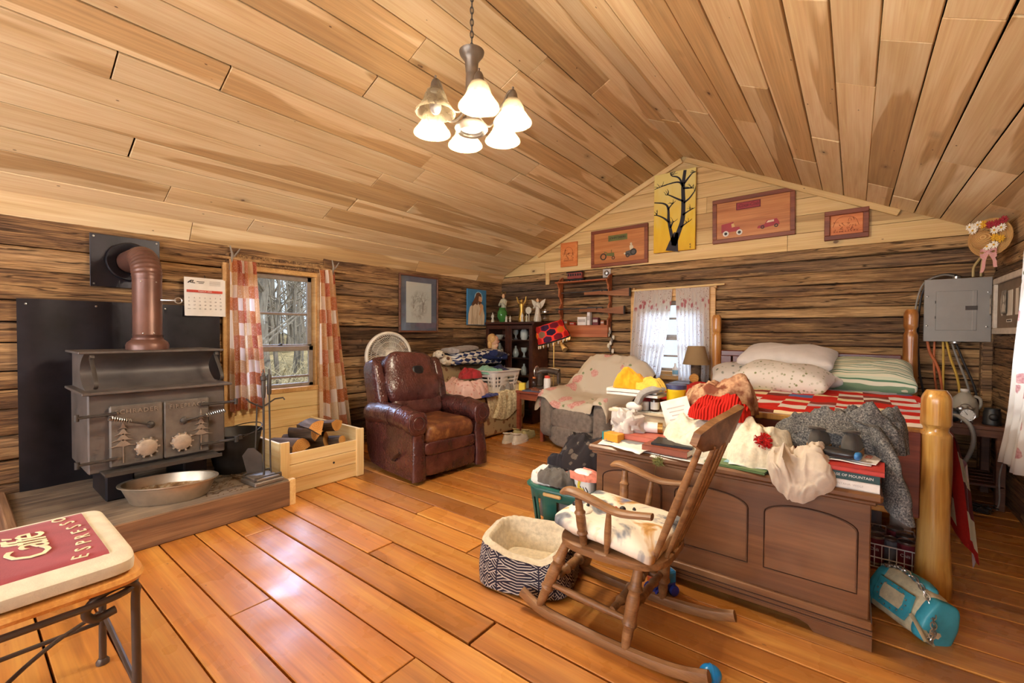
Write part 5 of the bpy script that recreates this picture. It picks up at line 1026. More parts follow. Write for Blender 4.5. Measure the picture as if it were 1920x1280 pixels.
MB().box((0, 0, 0), (.88, .03, .40), bev=.004).build('footboard', M_bedr, bd, loc=(-.16, 2.93, .57)); MB().box((0, 0, 0), (.88, .05, .035), bev=.006).build('foot_rail', M_logp, bd, loc=(-.16, 2.93, .775)); MB().box((0, 0, 0), (.88, .04, .03), bev=.006).build('foot_rail', M_logp, bd, loc=(-.16, 2.925, .365))
for x in (-.5, -.1, .215): MB().box((0, 0, 0), (.10, .036, .42), bev=.004).build('foot_slat', M_bedr, bd, loc=(x, 2.915, .565))
for k in range(13): MB().box((0, 0, 0), (.10, .03, .62), bev=.004).build('head_slat', M_bedr, bd, loc=(-1.08 + .115 * k, 5.13, .73))
MB().box((0, 0, 0), (1.46, .05, .06), bev=.008).build('head_rail', M_bedr, bd, loc=(-.40, 5.13, 1.045))
for x in (.335, -1.13): MB().box((0, 0, 0), (.035, 2.1, .16), bev=.006).build('side_rail', M_bedr, bd, loc=(x, 4.03, .42))
soft('box_spring', (-.40, 4.02, .47), (1.42, 2.12, .20), M_white, bd, .15, .1, seed=2, amp=.004); soft('mattress', (-.40, 4.02, .655), (1.44, 2.14, .23), fabric('mattress_ticking', '#c8bfc4'), bd, .2, .12, seed=3, amp=.006)
M_lav = fabric('lavender_sheet', '#a99aa6', .9, .08); 
def bsheet(u, v):
    y = lerp(4.25, 5.02, v); x = lerp(-1.17, .40, u); ed = max(0, abs(x + .40) - .69); return (x if ed == 0 else -.40 + math.copysign(.725 + .02 * sin(y * 9), x + .40), y, .782 - (ed * 4.5 if ed else 0) + .006 * nz(u * 9, v * 6))
tag(MB().grid(bsheet, 50, 20).build('bed_sheet', M_lav, ang=80), 'lavender sheet across the bed below the pillows', 'sheet')
t = NT('red_patch_quilt', .92, 0, .2); uv = t.vec(False, True); fl3 = t.n('ShaderNodeVectorMath', operation='FLOOR'); t.l(t.sc(uv, 15, 10, 1, (.4, .35, 0)), fl3.inputs[0]); s = t.n_sep(fl3.outputs[0]); wn = t.white(fl3.outputs[0])
par = t.math('FLOORED_MODULO', t.math('ADD', s[0], s[1]), 2.0); mx_ = t.math('LESS_THAN', t.math('FLOORED_MODULO', s[0], 40.0), .5); my_ = t.math('LESS_THAN', t.math('FLOORED_MODULO', t.math('SUBTRACT', s[1], 1.0), 4.0), .5); sash = t.math('MAXIMUM', mx_, my_)
wh = t.ramp(wn, [(0, '#e9e2dc'), (.4, '#efe0b8'), (.6, '#ece6e2'), (.75, '#c9c3d0'), (.86, '#5b74b0'), (.93, '#f0ebe6')], 'CONSTANT'); rd = t.ramp(wn, [(0, '#d02a22'), (.35, '#7d3a34'), (.6, '#c9281f'), (.8, '#94453e')], 'CONSTANT'); pl_ = t.n('ShaderNodeTexChecker'); t.l(uv, pl_.inputs[0]); pl_.inputs['Scale'].default_value = 190; rd = t.mix(.22, rd, pl_.outputs[0], 'SOFT_LIGHT')
col = t.mix(par, wh, rd); col = t.mix(sash, col, '#d42b20'); t.bump(t.noise(t.sc(uv, 60, 40, 1), 1, 2), .35, .008); M_quilt = t.col(col)
def quilt(u, v):
    y = lerp(2.965, 4.40, v); w = lerp(-1.18, .98, u); top = .795 + .010 * nz(w * 5, y * 4, 1) + .007 * nz(w * 13, y * 13, 2); xe = .345
    if w < xe: x, z = w, top
    else:
        k = w - xe; r_ = .05; a = min(pi / 2, k / r_); x = xe + r_ * sin(a) + .03 * (k > r_) * sin(y * 7) * min(1, (k - r_) * 4) + max(0, k - .05) * .10; z = top - r_ * (1 - cos(a)) - max(0, k - r_ * pi / 2)
        if k > .05: y = y + (k - .05) * .16 * (1 if y < 3.3 else 0) * 0; 
        dr_ = 1 - .55 * max(0, (y - 3.15)); z = top - (top - z) * max(.35, min(1, dr_)) 
    if v < .04: z -= .02
    return (x, y, max(.06, z))
tag(MB().grid(quilt, 90, 60).build('patchwork_quilt', M_quilt, ang=80), 'red and white patchwork quilt spread over the bed', 'quilt')
M_qback = fabric('quilt_backing', '#b9b0bd', .9, .06)
tag(MB().grid(lambda u, v: (.43 + .05 * u + .02 * sin(v * 5), 2.99 + .10 * u + .36 * v * (1 - .55 * u), .62 - .52 * u * (1 - .35 * v) + .0 * v), 18, 12).build('quilt_corner', M_qback, ang=80), 'turned lavender backing of the quilt corner hanging beside the bed post', 'quilt corner')
def leafy(name, b, lf, s=26):
    t = NT(name, .9, 0, .2); v = t.vec(); d = t.vor(t.sc(v, 1, .55, 1, rot=(0, 0, .7)), s); k = t.noise(v, 9, 2); t.col(t.mix(t.math('MULTIPLY', t.ramp(d, [(.22, 1.), (.30, 0.)]), t.ramp(k, [(.4, .3), (.6, 1.)])), b, lf)); t.bump(t.noise(v, 7, 3), .25, .03); return t.m
M_leaf = leafy('leaf_print', '#e4ded6', '#8d9468', 30); M_leaf2 = leafy('fern_print', '#dcd6d0', '#7c8478', 18)
t = NT('green_stripe', .9, 0, .2); v = t.vec(False); s = t.n_sep(v); w = t.math('FRACT', t.math('MULTIPLY', t.math('ADD', s[1], t.math('MULTIPLY', t.noise(v, 3, 2), .03)), 13.0)); t.col(t.ramp(w, [(0, '#ddd6ba'), (.3, '#7f9a7c'), (.42, '#e2dcc6'), (.62, '#5d8468'), (.75, '#c9cfb4')], 'CONSTANT')); t.bump(t.noise(v, 7, 3), .2, .03); M_gstr = t.m
M_wpil = fabric('white_pillowcase', '#d9d1cb', .9, .06, 8, .15)
def pillow(label, loc, d, M_, m, seed):
    def f(p):
        u = abs(p.x) / (d[0] / 2); v = abs(p.y) / (d[1] / 2); k = max(0, 1 - u ** 3.2) * max(0, 1 - v ** 3.2); z = p.z * (k ** .45) * (1 + .18 * nz(p.x * 6, p.y * 6, 0, seed)) + .012 * nz(p.x * 12, p.y * 10, 1, seed) * (1 - k)
        return Vector((p.x * (1 + .05 * v * v), p.y * (1 + .05 * u * u), z))
    o = MB().sup((0, 0, 0), d, .22, .22, 48, 22, fn=f).build('pillow', m, M=Matrix.Translation(loc) @ M_, ang=80); return tag(o, label, 'pillow')
pillow('white pillow fern print at the far corner of the bed', (-.90, 4.80, .86), (.46, .46, .19), rotM(12, -6, 12), M_leaf2, 1)
pillow('plain white pillow stacked highest on the bed', (-.50, 4.82, 1.03), (.74, .46, .22), rotM(14, 2, -4), M_wpil, 2)
pillow('green striped pillow at the electrical panel side of the bed', (.08, 4.84, .90), (.62, .44, .24), rotM(24, 0, 2), M_gstr, 3)
pillow('white pillow under the topmost plain pillow', (-.38, 4.80, .87), (.60, .44, .18), rotM(8, 0, 3), M_wpil, 6)
pillow('white leaf print pillow lying in front on the quilt', (-.47, 4.30, .885), (.66, .46, .24), rotM(8, 4, -6), M_leaf, 4)
# ---- cedar chest
M_chest = wood('mahogany_chest', ('#5a3820', '#734a2b', '#875c3a'), .38, .9, .3, '#4d2f1a', 0, bump=.05, coat=.2, var=.06, patch=.28, pcol='#a07a58')
ch = thing('cedar_chest', 'long mahogany blanket chest with arched panels at the foot of the bed', 'chest', (-.535, 2.48, 0))
W_, D_ = 1.20, .48
MB().box((0, 0, .345), (W_, D_, .47), bev=.004).build('body', M_chest, ch); MB().box((0, -.005, .612), (W_ + .07, D_ + .07, .035), bev=.010).box((0, -.003, .588), (W_ + .035, D_ + .04, .02), bev=.006).build('lid', M_chest, ch)
M_line = plain('panel_groove', '#3d2010', .6)
for k in (-1, 0, 1):
    cx_ = k * .395; w = .33; arch = [(-w / 2, -.15), (w / 2, -.15), (w / 2, .10)] + [(w / 2 * cos(a), .10 + .055 * sin(a)) for a in [pi * q / 14 for q in range(1, 14)]] + [(-w / 2, .10)]
    F = axes((cx_, -D_ / 2, .355), (1, 0, 0), (0, 0, 1), (0, -1, 0)); pnl = MB().prism([(x * .965, y * .965) for x, y in arch], -.001, .004, F).build('arched_panel', M_chest, ch, smooth=False)
    MB().tube([F @ Vector((x, y, .001)) for x, y in arch], .0028, 4, closed=True).build('groove_line', M_line, pnl)
bs = MB(); bs.box((0, -.008, .095), (W_ + .02, D_ + .02, .035), bev=.004); bs.build('plinth_rail', M_chest, ch)
MB().prism([(-.61, 0), (-.42, 0), (-.40, .025), (-.36, .038), (.36, .038), (.40, .025), (.42, 0), (.61, 0), (.61, .08), (-.61, .08)], 0, .02, axes((0, -D_ / 2, 0), (1, 0, 0), (0, 0, 1), (0, -1, 0))).build('skirt', M_chest, ch, smooth=False)
for k in range(4): MB().box((0, -D_ / 2 - .021, .052 + .010 * k), (1.22, .003, .004)).build('reeding', M_line if k % 2 else M_chest, ch, smooth=False)
MB().box((0, .02, .04), (W_ - .04, D_ - .06, .08)).build('bottom', M_line, ch)
# ---- things on the chest
CZ = .6305
M_cover = {k: plain('cover_' + k, c, .45, 0, .12, 18) for k, c in dict(red='#c0392e', salmon='#b8604c', teal='#24484a', brown='#8a4a34', white='#e4dfd8', green='#5d7a4a', sky='#7fb0cc', pale='#d5d8d2', grey='#8a8784', navy='#2f3c62', orange='#d9972e', tealb='#1f7f84').items()}
def paper(label, loc, w, d, rz, m=None, seed=0, cat='paper', curl=.006, name='paper_sheet', tilt=(0, 0)):
    def f(u, v): return ((u - .5) * w, (v - .5) * d, .001 + abs(curl * (nz(u * 2.5, v * 2.5, seed) + .35 * u * u)))
    o = MB().grid(f, 10, 10).build(name, m or M_paper, loc=loc, rot=(tilt[0], tilt[1], rz)); md = o.modifiers.new('t', 'SOLIDIFY'); md.thickness = .0015; md.offset = 1; return tag(o, label, cat)
paper('white sheet of paper at the green basket end of the chest top', (-1.02, 2.34, CZ), .24, .20, .2, seed=1)
paper('crumpled white letter hanging over the chest front edge', (-.92, 2.255, CZ + .006), .22, .17, -.35, seed=2, curl=.02)
paper('pale blue form under the brown hardback on the chest', (-.70, 2.28, CZ), .32, .16, -.1, M_cover['pale'], seed=3)
book('magazine', 'thick magazine on the loose papers of the chest top', (-.97, 2.42, CZ + .008), (.30, .22, .014), .12, M_cover['grey'], cat='magazine')
book('ring_binder', 'salmon covered workbook lying on the magazine pile', (-.90, 2.44, CZ + .024), (.30, .22, .028), -.06, M_cover['salmon'])
b_ = book('hardback_book', 'brown patterned hardback at the middle of the chest front edge', (-.745, 2.285, CZ + .010), (.23, .15, .032), -.04, M_cover['brown'])
book('tablet_case', 'thin dark case lying on the brown hardback', (-.73, 2.32, CZ + .044), (.20, .15, .010), .1, M_black, cat='case')
c = thing('tea_carton', 'small orange and teal carton at the end of the chest', 'carton', (-1.085, 2.32, CZ + .011), R(-15)); MB().box((.02, 0, .022), (.10, .06, .044), bev=.002).build('carton', M_cover['orange'], c); MB().box((-.034, 0, .022), (.012, .061, .045)).build('teal_end', M_cover['tealb'], c)
tag(crumple((0, 0, .075), (.17, .14, .17), 9, .5, fr=4.5).build('plastic_bag', M_bag, loc=(-1.03, 2.42, CZ + .020)), 'crumpled white carrier bag on the chest beside the teal carton', 'bag')
c = thing('ointment_jar', 'white jar with gold lid lying on its side on the chest', 'jar', (-.90, 2.47, CZ + .0825), R(15)); MB().lathe([(.028, -.045), (.03, -.04), (.03, .03)], 20, rotM(0, 90, 0)).build('jar', M_wplast, c); MB().lathe([(.031, .028), (.031, .055), (.0, .056)], 20, rotM(0, 90, 0)).build('lid', M_brass, c)
c = thing('printed_card', 'white printed card leaning at the back of the chest', 'card', M=axes((-.80, 2.62, CZ + .12), (.86, .2, .30), (-.28, .2, .94), (.1, -.97, .2))); MB().box((0, 0, 0), (.17, .24, .006), bev=.001).build('card', M_cover['white'], c)
for k in range(6): MB().box((0, .07 - .022 * k, .0035), (.11 - .02 * (k % 3), .006, .001)).build('print_line', M_fade, c)
M_cream2 = fabric('cream_knit', '#e2dac4', .95, .10, 60, .9, weave=120); t = NT('red_rib_knit', .95, 0, .2); v = t.vec(False); s = t.n_sep(v); rb = t.math('SINE', t.math('MULTIPLY', t.math('ADD', s[0], t.math('MULTIPLY', t.noise(v, 5, 2), .05)), 420.0)); t.col(t.mix(t.math('MULTIPLY_ADD', rb, .3, .5), '#a81510', '#e63022')); t.bump(rb, .7, .008); M_rib = t.m
t = NT('brown_plaid', .95, 0, .3); v = t.vec(); t.col(t.ramp(t.noise(v, 7, 4, .6), [(.34, '#5a2f24'), (.46, '#8f5c44'), (.55, '#c9a07c'), (.64, '#7d4632')])); t.bump(t.noise(v, 120, 2), .4, .004); M_plaid = t.m
hp = lambda lb, nm, cat, d, seed, m, loc, rz=0, fold=.45, fr=2.6, q=.55, p=2.2, sl=0: tag(heap(d, seed, fold, fr, p, q, slump=sl).build(nm, m, loc=loc, rot=(0, 0, rz), ang=80), lb, cat)
hp('thick cream knit blanket folded under the red knit hat', 'knit_blanket', 'blanket', (.40, .34, .20), 31, M_cream2, (-.60, 2.46, CZ + .004), .2, .35, 2.2)
hp('cream knit scarf heaped behind the rocking chair crest', 'knit_scarf', 'scarf', (.30, .40, .18), 32, M_cream2, (-.38, 2.42, CZ + .004), .5, .45, 2.6)
hp('red ribbed knit hat on the cream blanket', 'knit_hat', 'hat', (.30, .22, .12), 33, M_rib, (-.535, 2.44, CZ + .185), .1, .2, 1.5)
hp('brown plaid flannel shirt heaped beside the red hat', 'flannel_shirt', 'shirt', (.40, .30, .21), 34, M_plaid, (-.63, 2.83, .795), .2, .6, 2.8)
M_pom = fabric('red_wool', '#c31f1c', 1, .2, 60, 1)
g = MB(); r = random.Random(2)
for k in range(260):
    d = Vector((r.gauss(0, 1), r.gauss(0, 1), r.gauss(0, 1))).normalized(); g.tube([d * .012, d * .042], [.004, .002], 3, cap=False)
g.sup((0, 0, 0), (.06, .06, .06), 1, 1, 12, 8)
tag(g.build('pompom', M_pom, loc=(-.325, 2.30, CZ + .125)), 'fluffy red pompom beside the cream knit scarf', 'pompom')
book('magazine', 'green and blue landscape magazine at the chest front edge', (-.42, 2.29, CZ), (.26, .16, .010), -.12, M_cover['green'], cat='magazine')
tag(MB().box((0, 0, 0), (.12, .05, .0012)).build('magazine_photo', M_cover['sky'], loc=(-.42, 2.285, CZ + .0118), rot=(0, 0, -.12)), 'sky blue picture clipping on the landscape magazine', 'clipping')
paper('white leaflet under the cream knit scarf', (-.35, 2.30, CZ + .013), .22, .12, .1, seed=7)
M_beige = fabric('beige_cotton', '#cfc0ae', .95, .08, 20, .3)
_b = heap((.25, .26, .125), 71, .9, 3.4)
g = MB(); g.v = []; g.uv = _b.uv; g.f = _b.f
for (x0, y0, z0) in _b.v:
    over = max(0, -(y0 + .045)); g.v.append((x0 * (1 + over), -.045 - over * .42 - z0 * .5, max(-.11, .012 + z0 * .6 - over * 1.25)) if over else (x0, y0, z0 + .003))
tag(g.build('beige_shirt', M_beige, loc=(-.18, 2.255, CZ + .012), ang=80), 'beige shirt bundled over the chest front edge', 'shirt')
BZ2 = CZ
def spinebook(label, loc, d, rz, mc, word, size):
    o = book('hardback_book', label, loc, d, rz, mc); text(word, size, axes((0, -d[1] / 2 - .0004, d[2] / 2), (1, 0, 0), (0, 0, 1), (0, -1, 0)), M_paper if mc is not M_cover['white'] else M_fade, o, .0004); return o
spinebook('white paperback at the bottom of the chest corner book stack', (-.03, 2.30, BZ2), (.24, .16, .034), -.02, M_cover['white'], 'LYNN  MONTANA  WOLF', .012)
spinebook('dark teal hardback in the chest corner book stack', (-.03, 2.302, BZ2 + .0345), (.24, .16, .034), -.02, M_cover['teal'], 'CARR   A CASE OF MOUNTAIN', .0145)
book('red_folder', 'red folder lying on the teal hardback at the chest corner', (-.03, 2.305, BZ2 + .069), (.27, .18, .018), -.04, M_cover['red'], cat='folder')
paper('white photo calendar page under the slippers', (-.06, 2.37, BZ2 + .089), .26, .18, -.08, seed=9, name='calendar_page', cat='calendar')
c = thing('calendar_sheet', 'paper headed 2024 under the black case', 'calendar', (.015, 2.40, BZ2 + .092), R(80)); MB().box((0, 0, .002), (.18, .16, .003)).build('sheet', M_paper, c); text('2024', .032, Matrix.Translation((.03, -.04, .0038)), M_red, c, .0003)
c = thing('glasses_case', 'black oval glasses case in front of the slippers', 'glasses case', (-.065, 2.325, BZ2 + .0975), R(-14)); soft('case', (0, 0, .02), (.19, .075, .040), plain('satin_black', '#2b2a2c', .3), c, .8, .8); MB().sup((.088, 0, .02), (.026, .058, .032), .8, .8, 16, 10).build('blue_end', plain('blue_end_cap', '#3b7fc0', .4), c)
M_slip = fabric('charcoal_felt', '#54504c', .95, .12); M_tan = plain('tan_sole', '#b08a62', .8)
shoe('slipper', 'charcoal slipper with tan sole under the grey jacket, nearer the scarf', M_slip, M_tan, (-.115, 2.455, BZ2 + .0955), R(82), .95, None, False); shoe('slipper', 'charcoal slipper with tan sole under the grey jacket, nearer the bed post', M_slip, M_tan, (.00, 2.46, BZ2 + .0955), R(86), .95, None, False)
t = NT('grey_tweed', .95, 0, .2); v = t.vec(); t.col(t.ramp(t.noise(v, 160, 3, .7), [(.36, '#3f3f42'), (.52, '#6a6968'), (.66, '#97948f')])); t.bump(t.noise(v, 160, 2), .4, .003); M_tweed = t.m
tj = thing('tweed_jacket', 'grey tweed jacket thrown over the slippers on the chest corner', 'jacket', (0, 0, 0))
heap((.46, .30, .20), 61, .75, 2.4).build('body', M_tweed, tj, loc=(-.075, 2.60, BZ2 + .09), ang=80); heap((.26, .22, .20), 63, .6, 2.4).build('shoulder', M_tweed, tj, loc=(.06, 2.57, BZ2 + .10), ang=80)
def sleeve(u, v):
    t_ = v; P0 = spline([(-.02, 2.55, BZ2 + .25), (.06, 2.50, BZ2 + .22), (.115, 2.43, BZ2 + .10), (.145, 2.38, BZ2 - .02), (.152, 2.36, BZ2 - .11)], 5); q = t_ * (len(P0) - 1); i_ = min(int(q), len(P0) - 2); p = P0[i_].lerp(P0[i_ + 1], q - i_); a = u * 2 * pi; rr = .075 + .012 * nz(cos(a) * 2 + 3, t_ * 5, 2) + .010 * sin(t_ * 22 + cos(a) * 2)
    return p + Vector((.38, .32, .0)).normalized() * (sin(a) * .028 * (1 + .2 * sin(t_ * 9))) + Vector((-.5, .85, .2)).normalized() * (cos(a) * rr)
MB().grid(sleeve, 28, 40, cu=True).build('sleeve', M_tweed, tj, ang=80)
MB().grid(lambda u, v: (-.06 + .03 * sin(u * pi) * 0 + lerp(-.17, .17, u), 2.50 - .05 * v + .02 * sin(u * 9), BZ2 + .225 - .085 * v * (1 - .3 * sin(u * pi)) + .012 * rid(nz(u * 6, v * 3, 2))), 30, 10).build('front_flap', M_tweed, tj, ang=80)
g = MB(); r = random.Random(6)
for k in range(26):
    p = [(r.gauss(0, .016), -abs(r.gauss(0, .006)) - .002, r.gauss(0, .014)) for _ in range(5)]; g.tube(spline(p, 4), .0012, 3, cap=False)
g.tube([(-.01, -.004, -.01), (-.02, -.004, -.05), (-.018, -.004, -.12)], .001, 3)
tag(g.build('yarn_tangle', plain('olive_yarn', '#7d7a42', .9), loc=(-.77, 2.205, .60)), 'tangle of olive yarn dangling from the chest edge', 'yarn')
# ---- cream box with clutter behind the chest
M_crbox = plain('cream_painted_wood', '#d6c7ab', .6, 0, .08)
xb = thing('cream_box', 'cream painted wooden box behind the blanket chest', 'box', (-.955, 2.845, 0)); MB().box((0, 0, .36), (.68, .13, .72), bev=.006).build('body', M_crbox, xb); MB().box((0, .03, .73), (.72, .22, .02), bev=.004).build('lid', M_crbox, xb)
MB().tube([(-.02 + .05 * sin(a) ** 3, -.067, .62 + .004 * (13 * cos(a) - 5 * cos(2 * a) - 2 * cos(3 * a))) for a in [2 * pi * k / 30 for k in range(30)]], .003, 4, closed=True).build('carved_heart', M_fade, xb)
XZ = .7405
paper('spread newspaper under the bottles on the cream box', (-.93, 2.87, XZ), .50, .20, .05, M_cover['pale'], seed=11)
c = bottle('dropper_bottle', 'brown glass spray bottle with white label on the cream box', 'bottle', (-1.015, 2.82, XZ + .006), [(.026, 0), (.028, .005), (.028, .075), (.018, .095), (.012, .10)], plain('amber_glass', '#3a2216', .15), [(.013, .10), (.013, .125), (.010, .135), (.0, .136)], M_black, [(.0285, .012), (.0285, .060)], M_cover['white'])
bottle('white_candle', 'short white candle jar beside the brown spray bottle', 'candle', (-1.08, 2.82, XZ + .006), [(.026, 0), (.027, .003), (.027, .055), (.0, .056)], M_wplast)
bottle('yellow_tub', 'yellow plastic tub with dark blue lid on the cream box', 'tub', (-.90, 2.88, XZ + .006), [(.05, 0), (.052, .005), (.06, .13), (.062, .135), (.062, .15)], plain('yellow_plastic', '#e6bf1e', .4), [(.064, .148), (.064, .175), (.0, .178)], plain('navy_lid', '#3a3f66', .4), [(.0535, .035), (.0548, .045)], M_cover['green'], n=28)
c = thing('blue_tin', 'blue and red tin under the white boards on the cream box', 'tin', (-1.11, 2.895, XZ + .006)); MB().lathe([(.06, 0), (.06, .05)], 26).build('tin', plain('royal_tin', '#2f3f86', .35), c); MB().lathe([(.063, .05), (.063, .085), (0, .087)], 26).build('lid', plain('red_tin', '#a02c34', .35), c)
bkk = thing('white_board', 'upper flat white board stacked on the cream box', 'board', (-1.17, 2.885, XZ + .115), R(4)); MB().box((0, 0, .012), (.34, .22, .022), bev=.002).build('board', M_cover['white'], bkk)
bkk = thing('white_board', 'lower flat white board stacked on the cream box', 'board', (-1.15, 2.875, XZ + .0945), R(-3)); MB().box((0, 0, .009), (.36, .22, .016), bev=.002).build('board', M_paper, bkk)
M_must = fabric('mustard_fleece', '#d99a22', .95, .12, 25, .4); hp('mustard yellow fleece heaped on the white boards', 'fleece', 'fleece', (.26, .20, .13), 41, M_must, (-1.18, 2.885, XZ + .139), .3, .6, 2.4); hp('pale yellow cloth beside the mustard fleece', 'yellow_cloth', 'cloth', (.24, .12, .075), 42, fabric('pale_yellow', '#e0b84a'), (-1.06, 2.83, XZ + .139), -.2, .4, 2)
M_sockg = fabric('grey_sock_wool', '#9c9894', .95); 
c = thing('grey_sock', 'grey and white sock draped from the boards on the cream box', 'sock', (-1.03, 2.78, XZ + .12)); MB().tube(spline([(.06, .05, .03), (.02, .0, .03), (-.04, -.03, .0), (-.07, -.04, -.06)], 5), [.035] * 16, 12, flat=.7).build('leg', M_sockg, c); MB().sup((-.09, -.045, -.085), (.11, .06, .06), .9, .9, 16, 10).build('toe', M_white, c)
paper('white shopping bag strip hanging from the cream box', (-1.21, 2.765, XZ - .05), .16, .12, 0, M_bag, 13, 'bag', .02, 'plastic_bag', (1.35, 0))
# ---- rocking chair (faces the stove side)
M_oak = wood('worn_oak', ('#6e4a2c', '#8e6540', '#a47a50'), .45, 2.5, .25, '#5a3a22', 0, bump=.06, var=.08); 
rk = thing('rocking_chair', 'worn oak spindle back rocking chair in front of the chest', 'rocking chair', (-.765, 1.81, 0), pi)
# local x forward, y to its right seen from behind (world -Y)
def turned(a, b, r, k=1.0, n=24, beads=(.3, .72)):
    a, b = Vector(a), Vector(b); L = (b - a).length; pr = []
    for i in range(n + 1):
        t_ = i / n; rr = r * (.72 + .38 * sin(pi * t_) ** 1.2)
        for bb in beads: rr += r * (.32 * math.exp(-((t_ - bb) / .022) ** 2) - .20 * math.exp(-((t_ - bb - .05) / .025) ** 2))
        pr.append((rr, L * t_))
    return MB().lathe(pr, 12, alignM(a, b))
SZ = .345
for s in (-1, 1):
    MB().tube(spline([(.41, s * .215, .075), (.30, s * .213, .030), (.10, s * .21, .016), (-.10, s * .21, .018), (-.28, s * .21, .035), (-.39, s * .21, .065)], 6), [.020] * 31, 8, flat=1.25).build('rocker', M_oak, rk)
    turned((.205, s * .165, SZ), (.315, s * .212, .045), .024).build('leg', M_oak, rk); turned((-.115, s * .155, SZ), (-.085, s * .21, .03), .024).build('leg', M_oak, rk)
    turned((.27, s * .195, .15), (-.09, s * .19, .13), .015, beads=()).build('side_stretcher', M_oak, rk)
    g = MB(); g.tube(spline([(-.19, s * .225, .575), (-.06, s * .232, .560), (.06, s * .235, .585), (.145, s * .237, .600), (.19, s * .238, .585)], 6), [.022, .022, .022, .023, .024, .025, .025, .026, .027, .027, .028, .028, .028, .028, .029, .029, .030, .030, .030, .030, .030, .028, .026, .022, .016][:25], 10, flat=.55); g.build('arm', M_oak, rk)
    turned((.105, s * .195, SZ + .02), (.115, s * .232, .575), .019).build('arm_post', M_oak, rk); turned((.0, s * .205, SZ + .02), (-.02, s * .23, .555), .013, beads=()).build('arm_spindle', M_oak, rk)
    turned((-.165, s * .15, SZ + .02), (-.352, s * .205, .865), .0135, beads=()).build('back_post', M_oak, rk)
turned((.24, -.19, .19), (.24, .19, .19), .020, beads=(.2, .5, .8)).build('front_stretcher', M_oak, rk); turned((-.02, -.19, .145), (-.02, .19, .145), .018, beads=(.2, .5, .8)).build('cross_stretcher', M_oak, rk); turned((-.09, -.18, .16), (-.09, .18, .16), .016, beads=(.3, .7)).build('back_stretcher', M_oak, rk)
for y in (-.09, -.03, .03, .09): turned((-.195, y * .95, SZ + .02), (-.378, y * 1.42, .85), .0105, beads=()).build('back_spindle', M_oak, rk)
def seatf(p):
    q = p.copy(); q.y *= 1.0 - .10 * (q.x < 0) * (-q.x / .23); q.z -= .012 * math.exp(-((q.x / .16) ** 2 + (q.y / .15) ** 2)) * (q.z > 0); return q
MB().sup((.02, 0, SZ + .012), (.47, .46, .045), .35, .55, 44, 14, fn=seatf).build('seat', M_oak, rk)
cr = [(-.245, 0), (-.245, .045), (-.19, .085), (-.10, .108), (0, .115), (.10, .108), (.19, .085), (.245, .045), (.245, 0), (.20, -.028), (.11, -.03), (.06, -.012), (.03, -.035), (0, -.02), (-.03, -.035), (-.06, -.012), (-.11, -.03), (-.20, -.028)]
g = MB(); g.prism(cr, -.012, .012, axes((0, 0, 0), (0, 1, 0), (-.32, 0, .947), (.947, 0, .32))); g.v = [(x + 1.0 * y * y, y, z) for x, y, z in g.v]; g.build('crest_rail', M_oak, rk, loc=(-.395, 0, .868), ang=30, fixn=True)
t = NT('puppy_print', .85, 0, .2); v = t.vec(False); n1 = t.noise(t.sc(v, 1, 1, .2), 5.5, 4, .55, .6); col = t.ramp(n1, [(.33, '#3d4048'), (.41, '#8d8f94'), (.47, '#e6dccb'), (.56, '#efe4d2'), (.63, '#c89a5e'), (.70, '#8a6234')]); 
n2 = t.noise(v, 4, 2, .5); col = t.mix(t.ramp(n2, [(.66, 0.), (.70, 1.)]), col, '#3f78b8'); t.bump(t.noise(v, 30, 3), .2, .006); M_pup = t.col(col)
def cush(p):
    u, v_ = abs(p.x) / .24, abs(p.y) / .21; k = max(0, 1 - u ** 3) * max(0, 1 - v_ ** 3); return Vector((p.x * (1 + .06 * v_ * v_), p.y * (1 + .06 * u * u), p.z * k ** .4 + .02 * nz(p.x * 9, p.y * 9, 2)))
cs = thing('seat_cushion', 'puppy print cushion on the rocking chair seat', 'cushion', (-.80, 1.815, SZ + .072), pi - .05); MB().sup((0, 0, 0), (.44, .42, .105), .25, .25, 44, 20, fn=cush).build('cushion', M_pup, cs, M=rotM(0, -5, 0), ang=80)
M_pupw = plain('puppy_cream', '#efe6d6', .8); Cz = lambda x, y: (.062 - .12 * (abs(x) / .24) ** 3 - .12 * (abs(y) / .21) ** 3 + .087 * -x * -1 * 1.0)
for i, (x, y, r1, m, nm) in enumerate(((.14, .10, .055, M_pupw, 'printed_face'), (-.03, -.02, .065, M_pupw, 'printed_face'), (.17, .10, .014, M_black, 'printed_nose'), (.12, .13, .008, M_black, 'printed_eye'), (.12, .075, .008, M_black, 'printed_eye'), (.0, -.02, .014, M_black, 'printed_nose'), (-.04, .01, .008, M_black, 'printed_eye'), (-.04, -.05, .008, M_black, 'printed_eye'), (.02, .005, .010, M_red, 'printed_tongue'))):
    MB().sup((x, y, .052 + .087 * x * 1.0 - (.012 if r1 > .05 else 0)), (r1 * 2, r1 * 2, .026), 1, 1, 20, 10).build(nm, m, cs)
